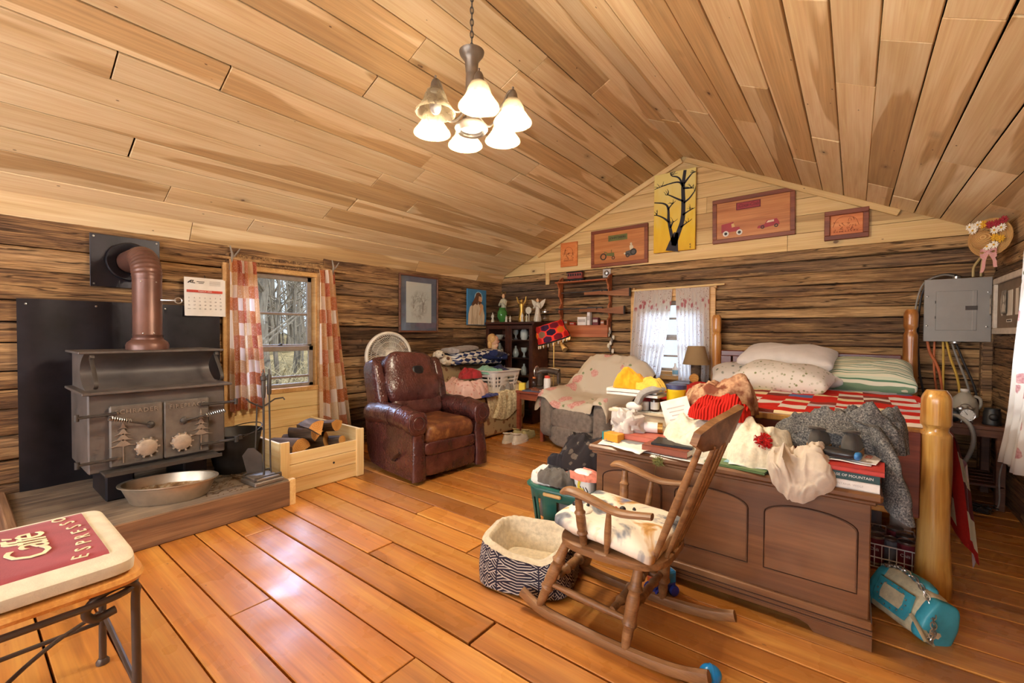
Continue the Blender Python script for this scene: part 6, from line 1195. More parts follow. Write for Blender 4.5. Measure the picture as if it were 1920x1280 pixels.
# ================================================================ gable pictures
def stroke(g, pts, w0, w1, z=0.0, th=.0015):
    P = [Vector((p[0], p[1])) for p in (spline([(a, b, 0) for a, b in pts], 5) if len(pts) > 2 else [(a, b) for a, b in pts])]; P = [Vector((p[0], p[1])) for p in P]; n = len(P); vs = []
    for i in range(n):
        t_ = (P[min(i + 1, n - 1)] - P[max(i - 1, 0)]); t_ = t_.normalized() if t_.length > 1e-9 else Vector((1, 0)); nn = Vector((-t_.y, t_.x)); w = lerp(w0, w1, i / (n - 1)) / 2
        vs += [(P[i].x + nn.x * w, P[i].y + nn.y * w, z), (P[i].x - nn.x * w, P[i].y - nn.y * w, z)]
    b = len(vs); vs += [(x, y, z + th) for x, y, _ in vs]; fs = []
    for i in range(n - 1):
        a = i * 2; fs += [(b + a, b + a + 1, b + a + 3, b + a + 2), (a, a + 2, b + a + 2, b + a), (a + 1, b + a + 1, b + a + 3, a + 3)]
    g.add(vs, fs)
tp = thing('tree_painting', 'tall yellow canvas with a black bare tree on the gable', 'painting', M=onB(-1.695, 2.682, -.02))
t = NT('yellow_canvas', .7); v = t.vec(False); s = t.n_sep(v); yy = t.math('MULTIPLY_ADD', s[1], .8, .5); col = t.ramp(t.math('ADD', yy, t.math('MULTIPLY', t.noise(t.sc(v, 6, 2, 1), 2, 4), .5)), [(.25, '#d9a01c'), (.6, '#eac02e'), (1.0, '#ecd884')]); M_ycan = t.col(col)
MB().box((0, 0, .045), (.48, .93, .03), bev=.003).build('canvas', M_ycan, tp)
g = MB(); r = random.Random(12); Z0 = .0605
stroke(g, [(-.02, -.462), (.0, -.36), (.03, -.25)], .15, .055, Z0); stroke(g, [(.0, -.40), (.055, -.25), (.10, -.10), (.105, .10), (.10, .28), (.12, .455)], .06, .035, Z0); stroke(g, [(.0, -.38), (-.03, -.25), (-.06, -.10), (-.07, .05), (-.12, .11), (-.235, .14)], .045, .012, Z0)
for a in ([(.10, .27), (.05, .33), (-.08, .33), (-.235, .30)], [(.10, .28), (.05, .38), (-.03, .42), (-.05, .46)], [(.11, .30), (.16, .36), (.20, .40), (.235, .41)], [(.105, .10), (.02, .15), (-.06, .20), (-.10, .21)], [(.11, .08), (.17, .12), (.22, .18), (.235, .2)], [(.10, -.06), (.15, -.03), (.22, .0)], [(-.055, -.12), (-.12, -.06), (-.19, -.02), (-.235, -.01)], [(-.07, .03), (-.05, .06), (-.01, .1)], [(.10, .25), (.16, .24), (.22, .23)], [(.08, -.20), (.12, -.17), (.16, -.15)], [(-.04, -.19), (-.02, -.14), (.0, -.12)]):
    stroke(g, a, .024, .007, Z0); e = Vector(a[-1]); m_ = Vector(a[len(a) // 2])
    for q in range(5):
        k = r.uniform(.25, 1); p = Vector(a[0]).lerp(e, k) if len(a) < 3 else (m_.lerp(e, k)); an = r.uniform(0, 2 * pi) ; L_ = r.uniform(.03, .075); e2 = (max(-.236, min(.236, p.x + cos(an) * L_)), max(-.46, min(.46, p.y + abs(sin(an)) * L_))); stroke(g, [(p.x, p.y), ((p.x + e2[0]) / 2 + .006, (p.y + e2[1]) / 2), e2], .008, .003, Z0)
g.build('black_tree', plain('black_paint', '#262029', .7), tp, smooth=False)
g = MB(); stroke(g, [(.185, -.40), (.19, -.41)], .012, .012, Z0); stroke(g, [(.18, -.43), (.195, -.425), (.185, -.445), (.2, -.445)], .004, .004, Z0); g.build('signature', M_ink, tp, smooth=False)
M_plq = wood('honey_plaque', ('#a8602c', '#c07a40', '#cc8c50'), .5, 1.2, .3, '#98521f', 0, var=.05); M_plqf = wood('plaque_frame', ('#6e3420', '#84442a', '#955636'), .5, 1.5, .2, '#582818', 0, var=.05)
def plaque(name, label, x, z, w, h, tilt, ft=.03, fw=.045, m=M_plq, mf=M_plqf):
    o = thing(name, label, 'plaque', M=onB(x, z, -.018) @ Matrix.Rotation(R(tilt), 4, 'Z')); MB().box((0, 0, .012), (w - .02, h - .02, .014)).build('panel', m, o); frame_box(o, w, h, fw, ft, mf); return o
def ring(c, r0, r1, m, par, name, z, n=28):
    g = MB(); vs = [(c[0] + rr * cos(2 * pi * k / n), c[1] + rr * sin(2 * pi * k / n), zz) for zz in (z, z + .003) for rr in (r0, r1) for k in range(n)]; fs = []
    for k in range(n): j = (k + 1) % n; fs += [(2 * n + k, 3 * n + k, 3 * n + j, 2 * n + j), (n + k, n + j, 3 * n + j, 3 * n + k), (k, 2 * n + k, 2 * n + j, j)]
    return g.add(vs, fs).build(name, m, par, smooth=False)
ZP = .0195
jd = plaque('tractor_plaque', 'large framed wooden plaque with two inlaid tractors on the gable', -2.405, 2.36, .775, .485, .6)
M_olive = plain('olive_inlay', '#6a6a34', .6); M_inkb = plain('dark_inlay', '#2e2a24', .6)
MB().box((-.01, .115, ZP), (.26, .075, .003)).build('name_strip', M_olive, jd); text('JOHN DEERE', .040, Matrix.Translation((-.01, .115, ZP + .003)), M_inkb, jd, .0008)
ring((-.21, -.11), .030, .044, M_inkb, jd, 'tractor_wheel', ZP); ring((-.07, -.135), .014, .022, M_inkb, jd, 'tractor_wheel', ZP); g = MB(); g.prism([(-.17, -.10), (-.17, -.07), (-.06, -.07), (-.055, -.11), (-.09, -.115)], ZP, ZP + .002); g.prism([(-.10, -.07), (-.092, -.07), (-.092, -.03), (-.10, -.03)], ZP, ZP + .002); g.prism([(-.20, -.06), (-.15, -.065), (-.16, -.055), (-.2, -.045)], ZP, ZP + .002); g.build('tractor_body', M_olive, jd, smooth=False)
ring((.20, -.09), .026, .042, M_inkb, jd, 'tractor_wheel', ZP); ring((.125, -.125), .014, .026, M_inkb, jd, 'tractor_wheel', ZP); g = MB(); g.prism([(.09, -.12), (.10, -.075), (.20, -.06), (.24, -.07), (.22, -.13), (.14, -.135)], ZP - .001, ZP + .001); g.build('tractor_body', plain('grey_inlay', '#54504c', .6), jd, smooth=False)
g = MB(); g.prism([(.155, -.06), (.15, -.01), (.175, .01), (.20, -.02), (.195, -.06)], ZP, ZP + .003); g.prism(disc(.014, 12, 1, 1, (.17, .015)), ZP, ZP + .003); g.prism(disc(.012, 12, 1, 1, (.085, -.10)), ZP, ZP + .002); g.build('driver', plain('cream_inlay', '#d8c8a8', .6), jd, smooth=False)
ck = plaque('truck_plaque', 'large framed wooden plaque with a red truck and red car on the gable', -.886, 2.50, .785, .485, .8)
M_crim = plain('crimson_inlay', '#a02c34', .55); M_dred = plain('dark_red_inlay', '#6e1c22', .6)
MB().box((-.035, .135, ZP), (.235, .080, .003)).build('name_strip', M_dred, ck); MB().box((-.035, .135, ZP + .002), (.215, .062, .003)).build('name_field', M_crim, ck); text('Coca-Cola', .052, Matrix.Translation((-.035, .137, ZP + .004)), M_dred, ck, .0008, shear=.35, sp=.88)
g = MB(); g.prism([(-.30, -.13), (-.30, -.04), (-.18, -.025), (-.165, -.085), (-.12, -.085), (-.11, -.13)], ZP, ZP + .003); g.build('truck_body', M_crim, ck, smooth=False); MB().prism([(-.195, -.085), (-.20, -.045), (-.175, -.04), (-.165, -.08)], ZP + .002, ZP + .0045).build('truck_window', plain('straw_inlay', '#d9b070', .6), ck, smooth=False)
for x in (-.255, -.12): ring((x, -.145), .016, .030, M_china, ck, 'white_tyre', ZP + .003); MB().lathe([(0, .003), (.016, .003), (.016, 0)], 16, rotM(loc=(x, -.145, ZP + .002))).build('wheel_hub', M_inkb, ck)
g = MB(); g.prism([(.05, -.13), (.06, -.105), (.12, -.095), (.14, -.06), (.23, -.05), (.25, -.085), (.255, -.115), (.10, -.135)], ZP, ZP + .003); g.build('car_body', M_crim, ck, smooth=False)
for x in (.10, .225): ring((x, -.125), .009, .018, M_inkb, ck, 'car_wheel', ZP + .003)
MB().prism([(.135, -.085), (.15, -.065), (.205, -.06), (.205, -.08)], ZP + .002, ZP + .0045).build('car_window', plain('pale_inlay', '#e0c8a8', .6), ck, smooth=False)
def scribble(par, w, h, seed, m):
    g = MB(); r = random.Random(seed); stroke(g, [(-.45 * w, -.1 * h), (-.3 * w, .35 * h), (0, .46 * h), (.3 * w, .3 * h), (.42 * w, -.1 * h)], .003, .003, ZP)
    for k in range(26):
        x, y = r.uniform(-.4, .4) * w, r.uniform(-.42, .25) * h; stroke(g, [(x, y), (x + r.uniform(-.08, .08) * w, y + r.uniform(.0, .15) * h), (x + r.uniform(-.14, .14) * w, y + r.uniform(-.05, .12) * h)], .0035, .002, ZP)
    for k in range(9): x = -.42 * w + .095 * w * k; stroke(g, [(x, -.42 * h), (x + .02 * w, -.34 * h), (x + .05 * w, -.43 * h)], .004, .002, ZP)
    g.build('burned_drawing', m, par, smooth=False)
M_burn = plain('burnt_line', '#8a4018', .7); M_plq2 = wood('orange_plaque', ('#c86a2e', '#d98244', '#e09656'), .5, 1.2, .2, '#b85a20', 0, var=.03)
sp_ = plaque('small_plaque', 'small framed orange wood burned plaque nearest the roof slope end', -.08, 2.303, .34, .28, .3, .045, .045, M_plq2); scribble(sp_, .23, .17, 3, M_burn)
sp_ = plaque('small_plaque', 'smallest upright wood burned plaque left of the tractor plaque', -3.138, 2.335, .265, .335, 0, .02, .03, M_plq2, M_plq2); scribble(sp_, .18, .22, 8, M_burn)
ob = thing('wall_ornament', 'little pale plate ornament at the top of the gun rack', 'ornament', M=onB(-2.56, 2.03, -.0)); MB().box((0, 0, .006), (.11, .11, .012), bev=.003).build('plate', M_fade, ob); MB().lathe([(0, .03), (.025, .026), (.035, .012), (.036, 0)], 18, Matrix.Translation((0, 0, .012))).build('shell', M_steel, ob)
bl = tag(MB().box((0, 0, 0), (.06, .03, .17), bev=.003).build('wood_block', M_gable, loc=(-3.47, YB - .015, 2.02)), 'short pale board end nailed at the top of the log wall', 'board')
# ================================================================ electrical panel and cables
M_grp = plain('panel_grey', '#8f8a84', .45, .2, .04)
ep = thing('breaker_panel', 'grey steel breaker panel on the log wall above the bed', 'breaker panel', M=onB(.672, 1.46, -.0))
MB().box((0, 0, .05), (.365, .48, .10), bev=.003).build('enclosure', M_grp, ep); MB().box((0, 0, .103), (.405, .53, .008), bev=.003).build('cover', M_grp, ep)
dr_ = MB().box((-.005, -.005, .109), (.245, .33, .005), bev=.002).build('door', M_grp, ep); MB().box((.092, -.005, .1125), (.002, .33, .003)).build('door_seam', M_fade, dr_); MB().box((.085, .015, .113), (.07, .035, .004), bev=.001).box((.07, .015, .116), (.02, .018, .006)).build('latch', M_iron, dr_)
for sx, sy in ((-.18, .12), (.18, .14), (-.18, -.13), (.175, -.14)): MB().lathe([(0, .115), (.006, .113), (.007, .107)], 10, rotM(loc=(sx, sy, 0))).build('screw', M_steel, ep)
for y in (.07, -.06): MB().box((-.13, y, .113), (.006, .022, .003)).build('hinge', M_iron, dr_)
MB().lathe([(.026, 0), (.026, .02), (.02, .022)], 16, axes((.0, .265, .06), (1, 0, 0), (0, 0, 1), (0, 1, 0))).build('conduit_hub', M_steel, ep); MB().lathe([(.035, 0), (.035, -.012), (.028, -.02)], 16, axes((.0, -.265, .06), (1, 0, 0), (0, 0, 1), (0, 1, 0))).build('conduit_hub', M_steel, ep)
def cable(label, pts, r_, m, name='cable'): return tag(MB().tube(spline(pts, 6), r_, 8).build(name, m), label, 'cable')
M_orc = plain('orange_cable', '#c0683c', .5); M_yec = plain('yellow_cable', '#c8a040', .5); M_blc = plain('black_cable', '#2b2728', .5); M_gyc = plain('grey_cable', '#8a857e', .5); M_tanc = plain('tan_cable', '#b8a06a', .5)
yw = YB - .055
cable('orange cable curving down below the breaker panel', [(.50, yw, 1.21), (.52, yw, 1.10), (.57, yw, .98), (.60, yw, .80), (.61, yw, .50)], .011, M_orc)
cable('straight orange cable behind the curving orange one', [(.55, yw + .012, 1.21), (.548, yw + .012, 1.05), (.555, yw + .012, .9), (.59, yw + .012, .6)], .008, M_orc)
cable('yellow cable hanging straight below the breaker panel', [(.600, yw, 1.21), (.605, yw, 1.05), (.61, yw, .62)], .008, M_yec); cable('yellow cable bending towards the water jug', [(.618, yw, 1.21), (.65, yw, 1.05), (.70, yw, .85), (.72, yw, .58)], .009, M_yec)
cable('grey cable from the panel hub towards the corner', [(.655, yw, 1.18), (.69, yw, 1.05), (.75, yw, .85), (.80, yw, .6)], .008, M_gyc); cable('black cable from the panel hub towards the corner', [(.68, yw, 1.18), (.73, yw, 1.02), (.80, yw, .8), (.82, yw, .6)], .008, M_blc)
cable('black cable looping over the panel and behind the bed post', [(.68, yw, 1.75), (.62, yw, 1.77), (.52, yw, 1.74), (.46, yw, 1.60), (.44, yw, 1.3), (.46, yw, .9), (.53, yw, .55)], .008, M_blc); cable('grey cable looping over the panel to the bed post', [(.655, yw - .02, 1.75), (.58, yw - .02, 1.76), (.47, yw - .02, 1.70), (.425, yw - .01, 1.52), (.40, yw, 1.2)], .007, M_gyc)
cable('tan cable rising from the panel to the straw hat, nearer', [(.77, yw, 1.735), (.775, yw, 1.82), (.82, yw, 1.90), (.852, yw - .04, 1.93)], .009, M_tanc); cable('tan cable rising from the panel into the corner', [(.815, yw, 1.735), (.82, yw, 1.85), (.845, yw, 1.97)], .008, M_tanc)
# ================================================================ right wall
def onR(y, z, d=.03): return axes((XR - d, y, z), (0, -1, 0), (0, 0, 1), (-1, 0, 0))
hat = thing('straw_hat', 'straw hat with daisies and gingham ribbon on the corner wall', 'hat', M=axes((.775, 4.70, 1.965), (.70, -.71, 0), (0, 0, 1), (-.71, -.70, 0)) @ Matrix.Scale(.52, 4))
t = NT('straw', .7); v = t.vec(False); d = t.n('ShaderNodeVectorMath', operation='LENGTH'); t.l(t.sc(v, 1, 1, .3), d.inputs[0]); w_ = t.math('SINE', t.math('MULTIPLY', d.outputs['Value'], 420.0)); t.col(t.mix(t.math('MULTIPLY_ADD', w_, .4, .5), '#a8743a', '#dcb070')); t.bump(w_, .5, .006); M_straw = t.m
MB().lathe([(.0, .02), (.26, .012), (.27, .018), (.26, .024), (.14, .03)], 44, cap=False).build('brim', M_straw, hat); MB().lathe([(.135, .028), (.13, .07), (.10, .12), (.05, .145), (0, .15)], 30, rotM(loc=(-.06, -.02, 0)), cap=False).build('crown', M_straw, hat)
M_dais = plain('daisy_white', '#efe8d8', .8); M_yfl = plain('yellow_petal', '#d9a52c', .8); M_rfl = plain('crimson_petal', '#9c2430', .8)
def flower(x, y, z, r_, m, mc, n=12):
    f = MB()
    for k in range(n):
        a = 2 * pi * k / n; f.sup((x + cos(a) * r_ * .6, y + sin(a) * r_ * .6, z + .008 * (k % 2)), (r_ * .95, r_ * .34, .012), 1, 1, 8, 5, M=Matrix.Translation((x + cos(a) * r_ * .6, y + sin(a) * r_ * .6, 0)) @ Matrix.Rotation(a, 4, 'Z') @ Matrix.Translation((-x - cos(a) * r_ * .6, -y - sin(a) * r_ * .6, 0)))
    o = f.build('flower', m, hat); MB().sup((x, y, z + .012), (r_ * .5, r_ * .5, .02), 1, 1, 10, 6).build('flower_heart', mc, o)
for x, y, m in ((-.16, .13, M_dais), (-.20, .19, M_dais), (-.10, .20, M_dais), (.10, .08, M_dais), (.18, .10, M_dais), (.10, -.12, M_dais), (.02, -.13, M_dais), (.04, .17, M_rfl), (.12, .17, M_rfl), (.20, .20, M_rfl), (-.04, .19, M_yfl), (.10, -.02, M_yfl), (.17, -.05, M_yfl)): flower(x, y, .075, .055, m, M_yfl if m is M_dais else m)
t = NT('red_gingham', .85); q = t.n('ShaderNodeTexChecker'); t.l(t.sc(t.vec(False), 1, 1, 0), q.inputs[0]); q.inputs['Scale'].default_value = 130; q.inputs['Color1'].default_value = C('#b8323c'); q.inputs['Color2'].default_value = C('#e8d0c8'); M_ging = t.col(q.outputs[0])
for s in (-1, 1):
    MB().grid(lambda u, v: (s * .10 * sin(u * pi) * (1 if 1 else 0) + .02, -.21 + .05 * sin(u * 2 * pi) - (v - .5) * .05 * (1 + .5 * sin(u * pi)), .06 + .03 * (v - .5) * sin(u * 6)), 18, 4, cu=False).build('bow_loop', M_ging, hat, ang=80); MB().grid(lambda u, v: (.02 + s * (.02 + .07 * u) + (v - .5) * .045, -.21 - .22 * u * (1 if s > 0 else 1.25), .05 + .012 * sin(u * 7 + s)), 14, 3).build('ribbon_tail', M_ging, hat, ang=80)
cg = thing('photo_collage', 'whitewashed frame with oval and square family photos by the corner', 'picture', M=onR(4.58, 1.475, .005) @ Matrix.Rotation(R(0), 4, 'Z'))
frame_box(cg, .98, .43, .045, .03, plain('whitewash', '#c9beb0', .7, 0, .12, 25)); MB().box((0, 0, .006), (.90, .35, .008)).build('mat', plain('taupe_mat', '#7c6a58', .85), cg)
M_sep = plain('old_photo', '#8d8478', .6, 0, .6, 30)
for x, k in ((-.30, 'oval'), (-.10, 'rect'), (.12, 'rect'), (.33, 'oval')):
    pl2 = disc(.085, 26, .5, 1) if k == 'oval' else [(-.065, -.085), (.065, -.085), (.065, .085), (-.065, .085)]; e = flat([(a * 1.1, b * 1.06) for a, b in pl2], .002, M_cream, cg, 'photo_border', Matrix.Translation((x, .01, .010))); flat(pl2, .001, M_sep, e, 'photo', Matrix.Translation((x, .01, .0122)))
    g = MB(); g.prism(disc(.022, 14, 1, 1.3, (x, .035)), .0134, .0142); g.prism([(x - .045, -.06), (x + .045, -.06), (x + .035, -.015), (x, .005), (x - .035, -.015)], .0134, .0142); g.build('portrait', plain('portrait_pale', '#cdc4b6', .7), e, smooth=False)
MB().box((-.10, -.118, .0115), (.14, .022, .002)).build('caption_strip', M_cream, cg); MB().box((-.125, -.118, .0128), (.05, .010, .001)).box((-.07, -.118, .0128), (.045, .010, .001)).build('caption', M_ink, cg, smooth=False)
M_rosec = floral('rose_curtain', '#e4dcd4', '#b5626a', '#d09a98', '#7d7a5c', 6.0, .26, tr=.3)
PRc = lambda s, z, d: (XR - .06 - d, s, z)
curtain('curtain', 'white rose print curtain on the right wall window', PRc, (3.40, 3.98), (3.45, 4.30), 1.80, .44, 6, .05, M_rosec, 21)
ol = thing('wall_outlet', 'ivory wall outlet with black plug adapter low on the right wall', 'outlet', M=onR(4.60, .39, .012)); MB().box((0, 0, .006), (.075, .12, .010), bev=.003).build('cover_plate', M_cream, ol); MB().box((.02, -.005, .035), (.05, .07, .05), bev=.006).build('plug_adapter', M_black, ol); MB().tube(spline([(.02, -.04, .035), (.03, -.15, .05), (.05, -.30, .05), (.04, -.38, .06)], 5), .005, 6).build('cord', M_gyc, ol); MB().tube(spline([(-.03, .0, .012), (-.08, .0, .03), (-.11, -.10, .05), (-.10, -.34, .05)], 5), .004, 6).build('cord', M_blc, ol)
# ---- night stand (right of the bed)
M_ns = wood('reddish_brown_table', ('#4a2a20', '#66402e', '#7a5038'), .55, 1.3, .3, '#3c2018', .2, var=.08)
ns = thing('nightstand', 'reddish brown slatted nightstand between the bed and the corner', 'nightstand', (.672, 4.84, 0))
MB().box((0, 0, .585), (.40, .56, .03), bev=.004).build('top', M_ns, ns); MB().box((0, -.26, .545), (.36, .025, .05)).build('apron', M_ns, ns)
for sx in (-1, 1):
    for sy in (-1, 1): MB().box((sx * .165, sy * .24, .285), (.05, .05, .57), bev=.004).build('leg', M_ns, ns)
for k in range(5): MB().box((0, -.22 + .11 * k, .17), (.37, .09, .018), bev=.003).build('shelf_slat', M_ns, ns)
NZ = .6005
t = NT('milky_plastic', .4, 0, .4); M_milk = cloth(t, C('#d8d2c4'), .5)
c = thing('water_jug', 'milky plastic gallon jug on the nightstand', 'jug', (.70, 4.98, NZ)); MB().lathe([(.07, 0), (.078, .01), (.078, .10), (.07, .14), (.035, .185), (.022, .195), (.022, .21)], 24, fn=lambda th, z, i: 1 + .06 * cos(4 * th) * (z < .14)).build('body', M_milk, c); MB().lathe([(.025, .205), (.025, .222), (0, .224)], 18).build('cap', M_wplast, c); MB().tube(spline([(.055, 0, .17), (.088, 0, .15), (.092, 0, .10), (.078, 0, .07)], 5), .010, 8).build('handle', M_milk, c)
c = thing('alarm_clock', 'silver twin bell alarm clock on the nightstand', 'clock', (.665, 4.68, NZ), R(15)); F = axes((0, -.03, .058), (1, 0, 0), (0, 0, 1), (0, -1, 0))
MB().lathe([(0, -.06), (.04, -.06), (.046, -.05), (.048, .0), (.046, .004), (.042, .002), (.042, 0), (0, 0)], 30, F).build('case', M_steel, c); MB().lathe([(0, .0015), (.041, .0015), (.041, 0)], 30, F).build('dial', M_cover['white'], c); g = MB(); stroke(g, [(0, 0), (-.012, .018)], .003, .002, .002); stroke(g, [(0, 0), (-.018, .026)], .002, .0015, .0025)
for k in range(12): a = pi / 6 * k; stroke(g, [(sin(a) * .033, cos(a) * .033), (sin(a) * .038, cos(a) * .038)], .0022, .0022, .002)
g.v = [tuple(F @ Vector(p)) for p in g.v]; g.build('hands', M_ink, c, smooth=False)
for s in (-1, 1): MB().lathe([(.022, 0), (.018, .012), (0, .018)], 16, rotM(0, s * 25, 0, (s * .03, 0, .098))).build('bell', M_steel, c); MB().tube([(s * .025, -.02, .02), (s * .034, -.028, .002)], .004, 6).build('foot', M_steel, c)
MB().tube([(.03 * cos(a), 0, .112 + .022 * sin(a)) for a in [pi * k / 10 for k in range(11)]], .003, 6).build('handle', M_steel, c)
c = thing('black_canister', 'black plastic canister on the nightstand corner', 'canister', (.80, 4.66, NZ)); MB().lathe([(.05, 0), (.052, .01), (.048, .02), (.047, .09), (.042, .10), (.042, .12), (0, .122)], 24).build('body', M_black, c); MB().sup((0, -.045, .06), (.05, .03, .05), .9, .9, 14, 10).build('boss', M_black, c)
c = thing('breathing_machine', 'dark breathing machine with grey hose on the nightstand', 'breathing machine', (.57, 4.70, NZ)); soft('body', (0, .02, .045), (.13, .18, .09), M_black, c, .4, .4); g = MB(); hp_ = spline([(.02, -.07, .05), (.05, -.12, .05), (.10, -.16, .0), (.12, -.17, -.10), (.10, -.16, -.22), (.05, -.14, -.34), (.02, -.12, -.42)], 10); g.tube(hp_, [.013 + .0015 * (k % 2) for k in range(len(hp_))], 10); g.build('hose', M_gyc, c)
c = thing('power_strip', 'black power strip with tangled cords under the nightstand', 'power strip', (.67, 4.50, 0), R(-20)); MB().box((0, 0, .02), (.22, .06, .04), bev=.006).build('strip', M_black, c); r = random.Random(3)
for k in range(4): MB().tube(spline([(r.uniform(-.1, .15), r.uniform(-.07, .05), r.uniform(.01, .06)) for _ in range(6)], 5), .004, 5).build('cord', M_blc, c)
# ---- small lamp on the bedside table (left of the bed)
bt = thing('bedside_table', 'dark bedside table below the white curtains', 'table', (-1.42, 4.98, 0)); MB().box((0, 0, .70), (.34, .34, .03), bev=.004).build('top', M_dark, bt)
for sx in (-1, 1):
    for sy in (-1, 1): MB().box((sx * .14, sy * .14, .345), (.04, .04, .69)).build('leg', M_dark, bt)
tl = thing('table_lamp', 'small table lamp with tan shade and bark covered base', 'lamp', (-1.335, 4.93, .7155)); M_barkl = plain('bark_lamp', '#5e4a3a', .9, 0, .5, 25, .5); MB().lathe([(.065, 0), (.065, .02), (.055, .03), (.05, .06), (.052, .20), (.02, .215), (.012, .22), (.012, .26)], 18, fn=lambda th, z, i: 1 + .06 * nz(cos(th) * 3, sin(th) * 3, z * 20)).build('base', M_barkl, tl)
t = NT('tan_shade', .9); M_tsh = cloth(t, C('#b0946c'), .35); MB().lathe([(.135, .205), (.085, .40), (.084, .40), (.133, .206)], 32, cap=False).build('shade', M_tsh, tl); MB().lathe([(0, .012), (.045, .012), (.05, .006), (.05, 0)], 20, axes((0, -.058, .06), (1, 0, 0), (0, 0, 1), (0, -1, 0))).build('wood_slice', M_end, tl); MB().tube([(0, 0, .25), (0, 0, .40)], .004, 6).build('harp', M_brass, tl)
bottle('lotion_bottle', 'white lotion bottle on the sill between the white curtains', 'bottle', (-1.66, 5.27, .7505), [(.03, 0), (.032, .01), (.032, .09), (.018, .11), (.012, .115)], M_wplast, [(.013, .115), (.012, .15), (0, .152)], M_wplast, [(.0325, .02), (.0325, .07)], M_cover['sky'])
# ================================================================ floor things
M_cre = fabric('cream_plush_fleece', '#cbbda4', 1, .12, 45, .8, weave=90)
t = NT('navy_leaf_print', .9, 0, .2); uv = t.vec(False, True); cell = t.sc(uv, 16, 3, 1); fr = t.n('ShaderNodeVectorMath', operation='FRACTION'); t.l(cell, fr.inputs[0]); s = t.n_sep(fr.outputs[0]); ax = t.math('ABSOLUTE', t.math('SUBTRACT', s[0], .5)); st_ = t.math('FRACT', t.math('MULTIPLY', t.math('ADD', ax, s[1]), 4.0)); st2 = t.math('FRACT', t.math('MULTIPLY', t.math('SUBTRACT', ax, s[1]), 4.0)); pk = t.math('LESS_THAN', ax, t.math('ABSOLUTE', t.math('SUBTRACT', s[1], .5)))
ln = t.mix(pk, t.ramp(st_, [(.32, 1.), (.36, 0.)]), t.ramp(st2, [(.32, 1.), (.36, 0.)])); eg = t.math('GREATER_THAN', ax, .035); t.col(t.mix(t.math('MULTIPLY', ln, eg), '#33303f', '#cfc8c0')); M_nav = t.m
db = thing('dog_bed', 'navy leaf print dog bed with cream plush lining', 'dog bed', (-1.30, 1.835, 0), R(18)); pw = lambda x, e: math.copysign(abs(x) ** e, x)
def dbo(u, v, o):
    a = 2 * pi * u; dip = .05 * math.exp(-((((a - 4.9 + pi) % (2 * pi)) - pi) / .45) ** 2); H_ = .20 - dip; ph = lerp(-.2, pi * .55, v); rr = .5
    bx_, by_ = .215 * pw(cos(a), .5), .185 * pw(sin(a), .5); off = .045; nn = Vector((bx_, by_, 0)).normalized(); p = Vector((bx_, by_, 0)) + nn * (off * .6) * cos(ph * .9 - .3)
    return (p.x, p.y, .012 + max(0, v) ** .9 * H_ * (1 if 1 else 0) + .004 * nz(u * 20, v * 6, 1))
MB().grid(lambda u, v: dbo(u, v, 0), 80, 14, cu=True).build('outer_cover', M_nav, db, ang=80)
def dbi(u, v):
    a = 2 * pi * u; dip = .05 * math.exp(-((((a - 4.9 + pi) % (2 * pi)) - pi) / .45) ** 2); H_ = .20 - dip; w = .012 + H_
    bx_, by_ = .215 * pw(cos(a), .5), .185 * pw(sin(a), .5); nn = Vector((bx_, by_, 0)).normalized(); k = 1 - v; p = Vector((bx_, by_, 0)) + nn * (.012 - .085 * v ** .7); z = w + .018 * sin(v * pi) * (v < .5) - (w - .07) * max(0, (v - .25) / .75) ** 1.3
    return (p.x + .006 * nz(u * 30, v * 9, 2), p.y + .006 * nz(u * 30, v * 9, 4), z + .006 * nz(u * 40, v * 10, 3))
MB().grid(dbi, 90, 16, cu=True).build('plush_wall', M_cre, db, ang=80); soft('plush_floor', (0, 0, .05), (.36, .30, .06), M_cre, db, .6, .4, seed=3, amp=.05)
gb = thing('laundry_basket', 'dark green laundry basket at the end of the chest', 'laundry basket', (-1.375, 2.36, 0), R(4)); lbasket(gb, .42, .38, .33, M_gplast, .80, rows=3, slotz=(.18, .78), vert=True)
MB().box((0, 0, 0), (.12, .018, .022), bev=.006).build('handle_tag', plain('tan_handle', '#c8a26a', .5), gb, loc=(-.02, -.195, .295))
hp('grey and white clothes filling the green basket', 'laundry', 'laundry', (.34, .30, .26), 51, M_dusty2, (-1.375, 2.36, .13), 0, .3); hp('white towel hanging over the green basket rim', 'towel', 'towel', (.22, .24, .10), 52, fabric('white_towel', '#dcd6d0', .95), (-1.49, 2.32, .325), .3, .5)
hp('charcoal shirt on top of the green basket laundry', 'shirt', 'shirt', (.26, .22, .10), 53, fabric('charcoal_cotton', '#5c5752'), (-1.40, 2.28, .35), -.2, .6); hp('black patterned jacket piled highest over the green basket', 'jacket', 'jacket', (.34, .30, .20), 54, floral('monogram_black', '#2f2a2c', '#5d544c', '#6d6258', '#4a423c', 18, .3), (-1.30, 2.44, .42), .5, .6, 2.8)
hp('black velvet cap at the front of the piled laundry', 'cap', 'cap', (.20, .16, .10), 55, fabric('black_velvet', '#232026'), (-1.40, 2.34, .44), 0, .3); hp('salmon cloth under the black patterned jacket', 'cloth', 'cloth', (.26, .14, .05), 56, fabric('salmon_cotton', '#c87a68'), (-1.27, 2.29, .40), -.1, .5)
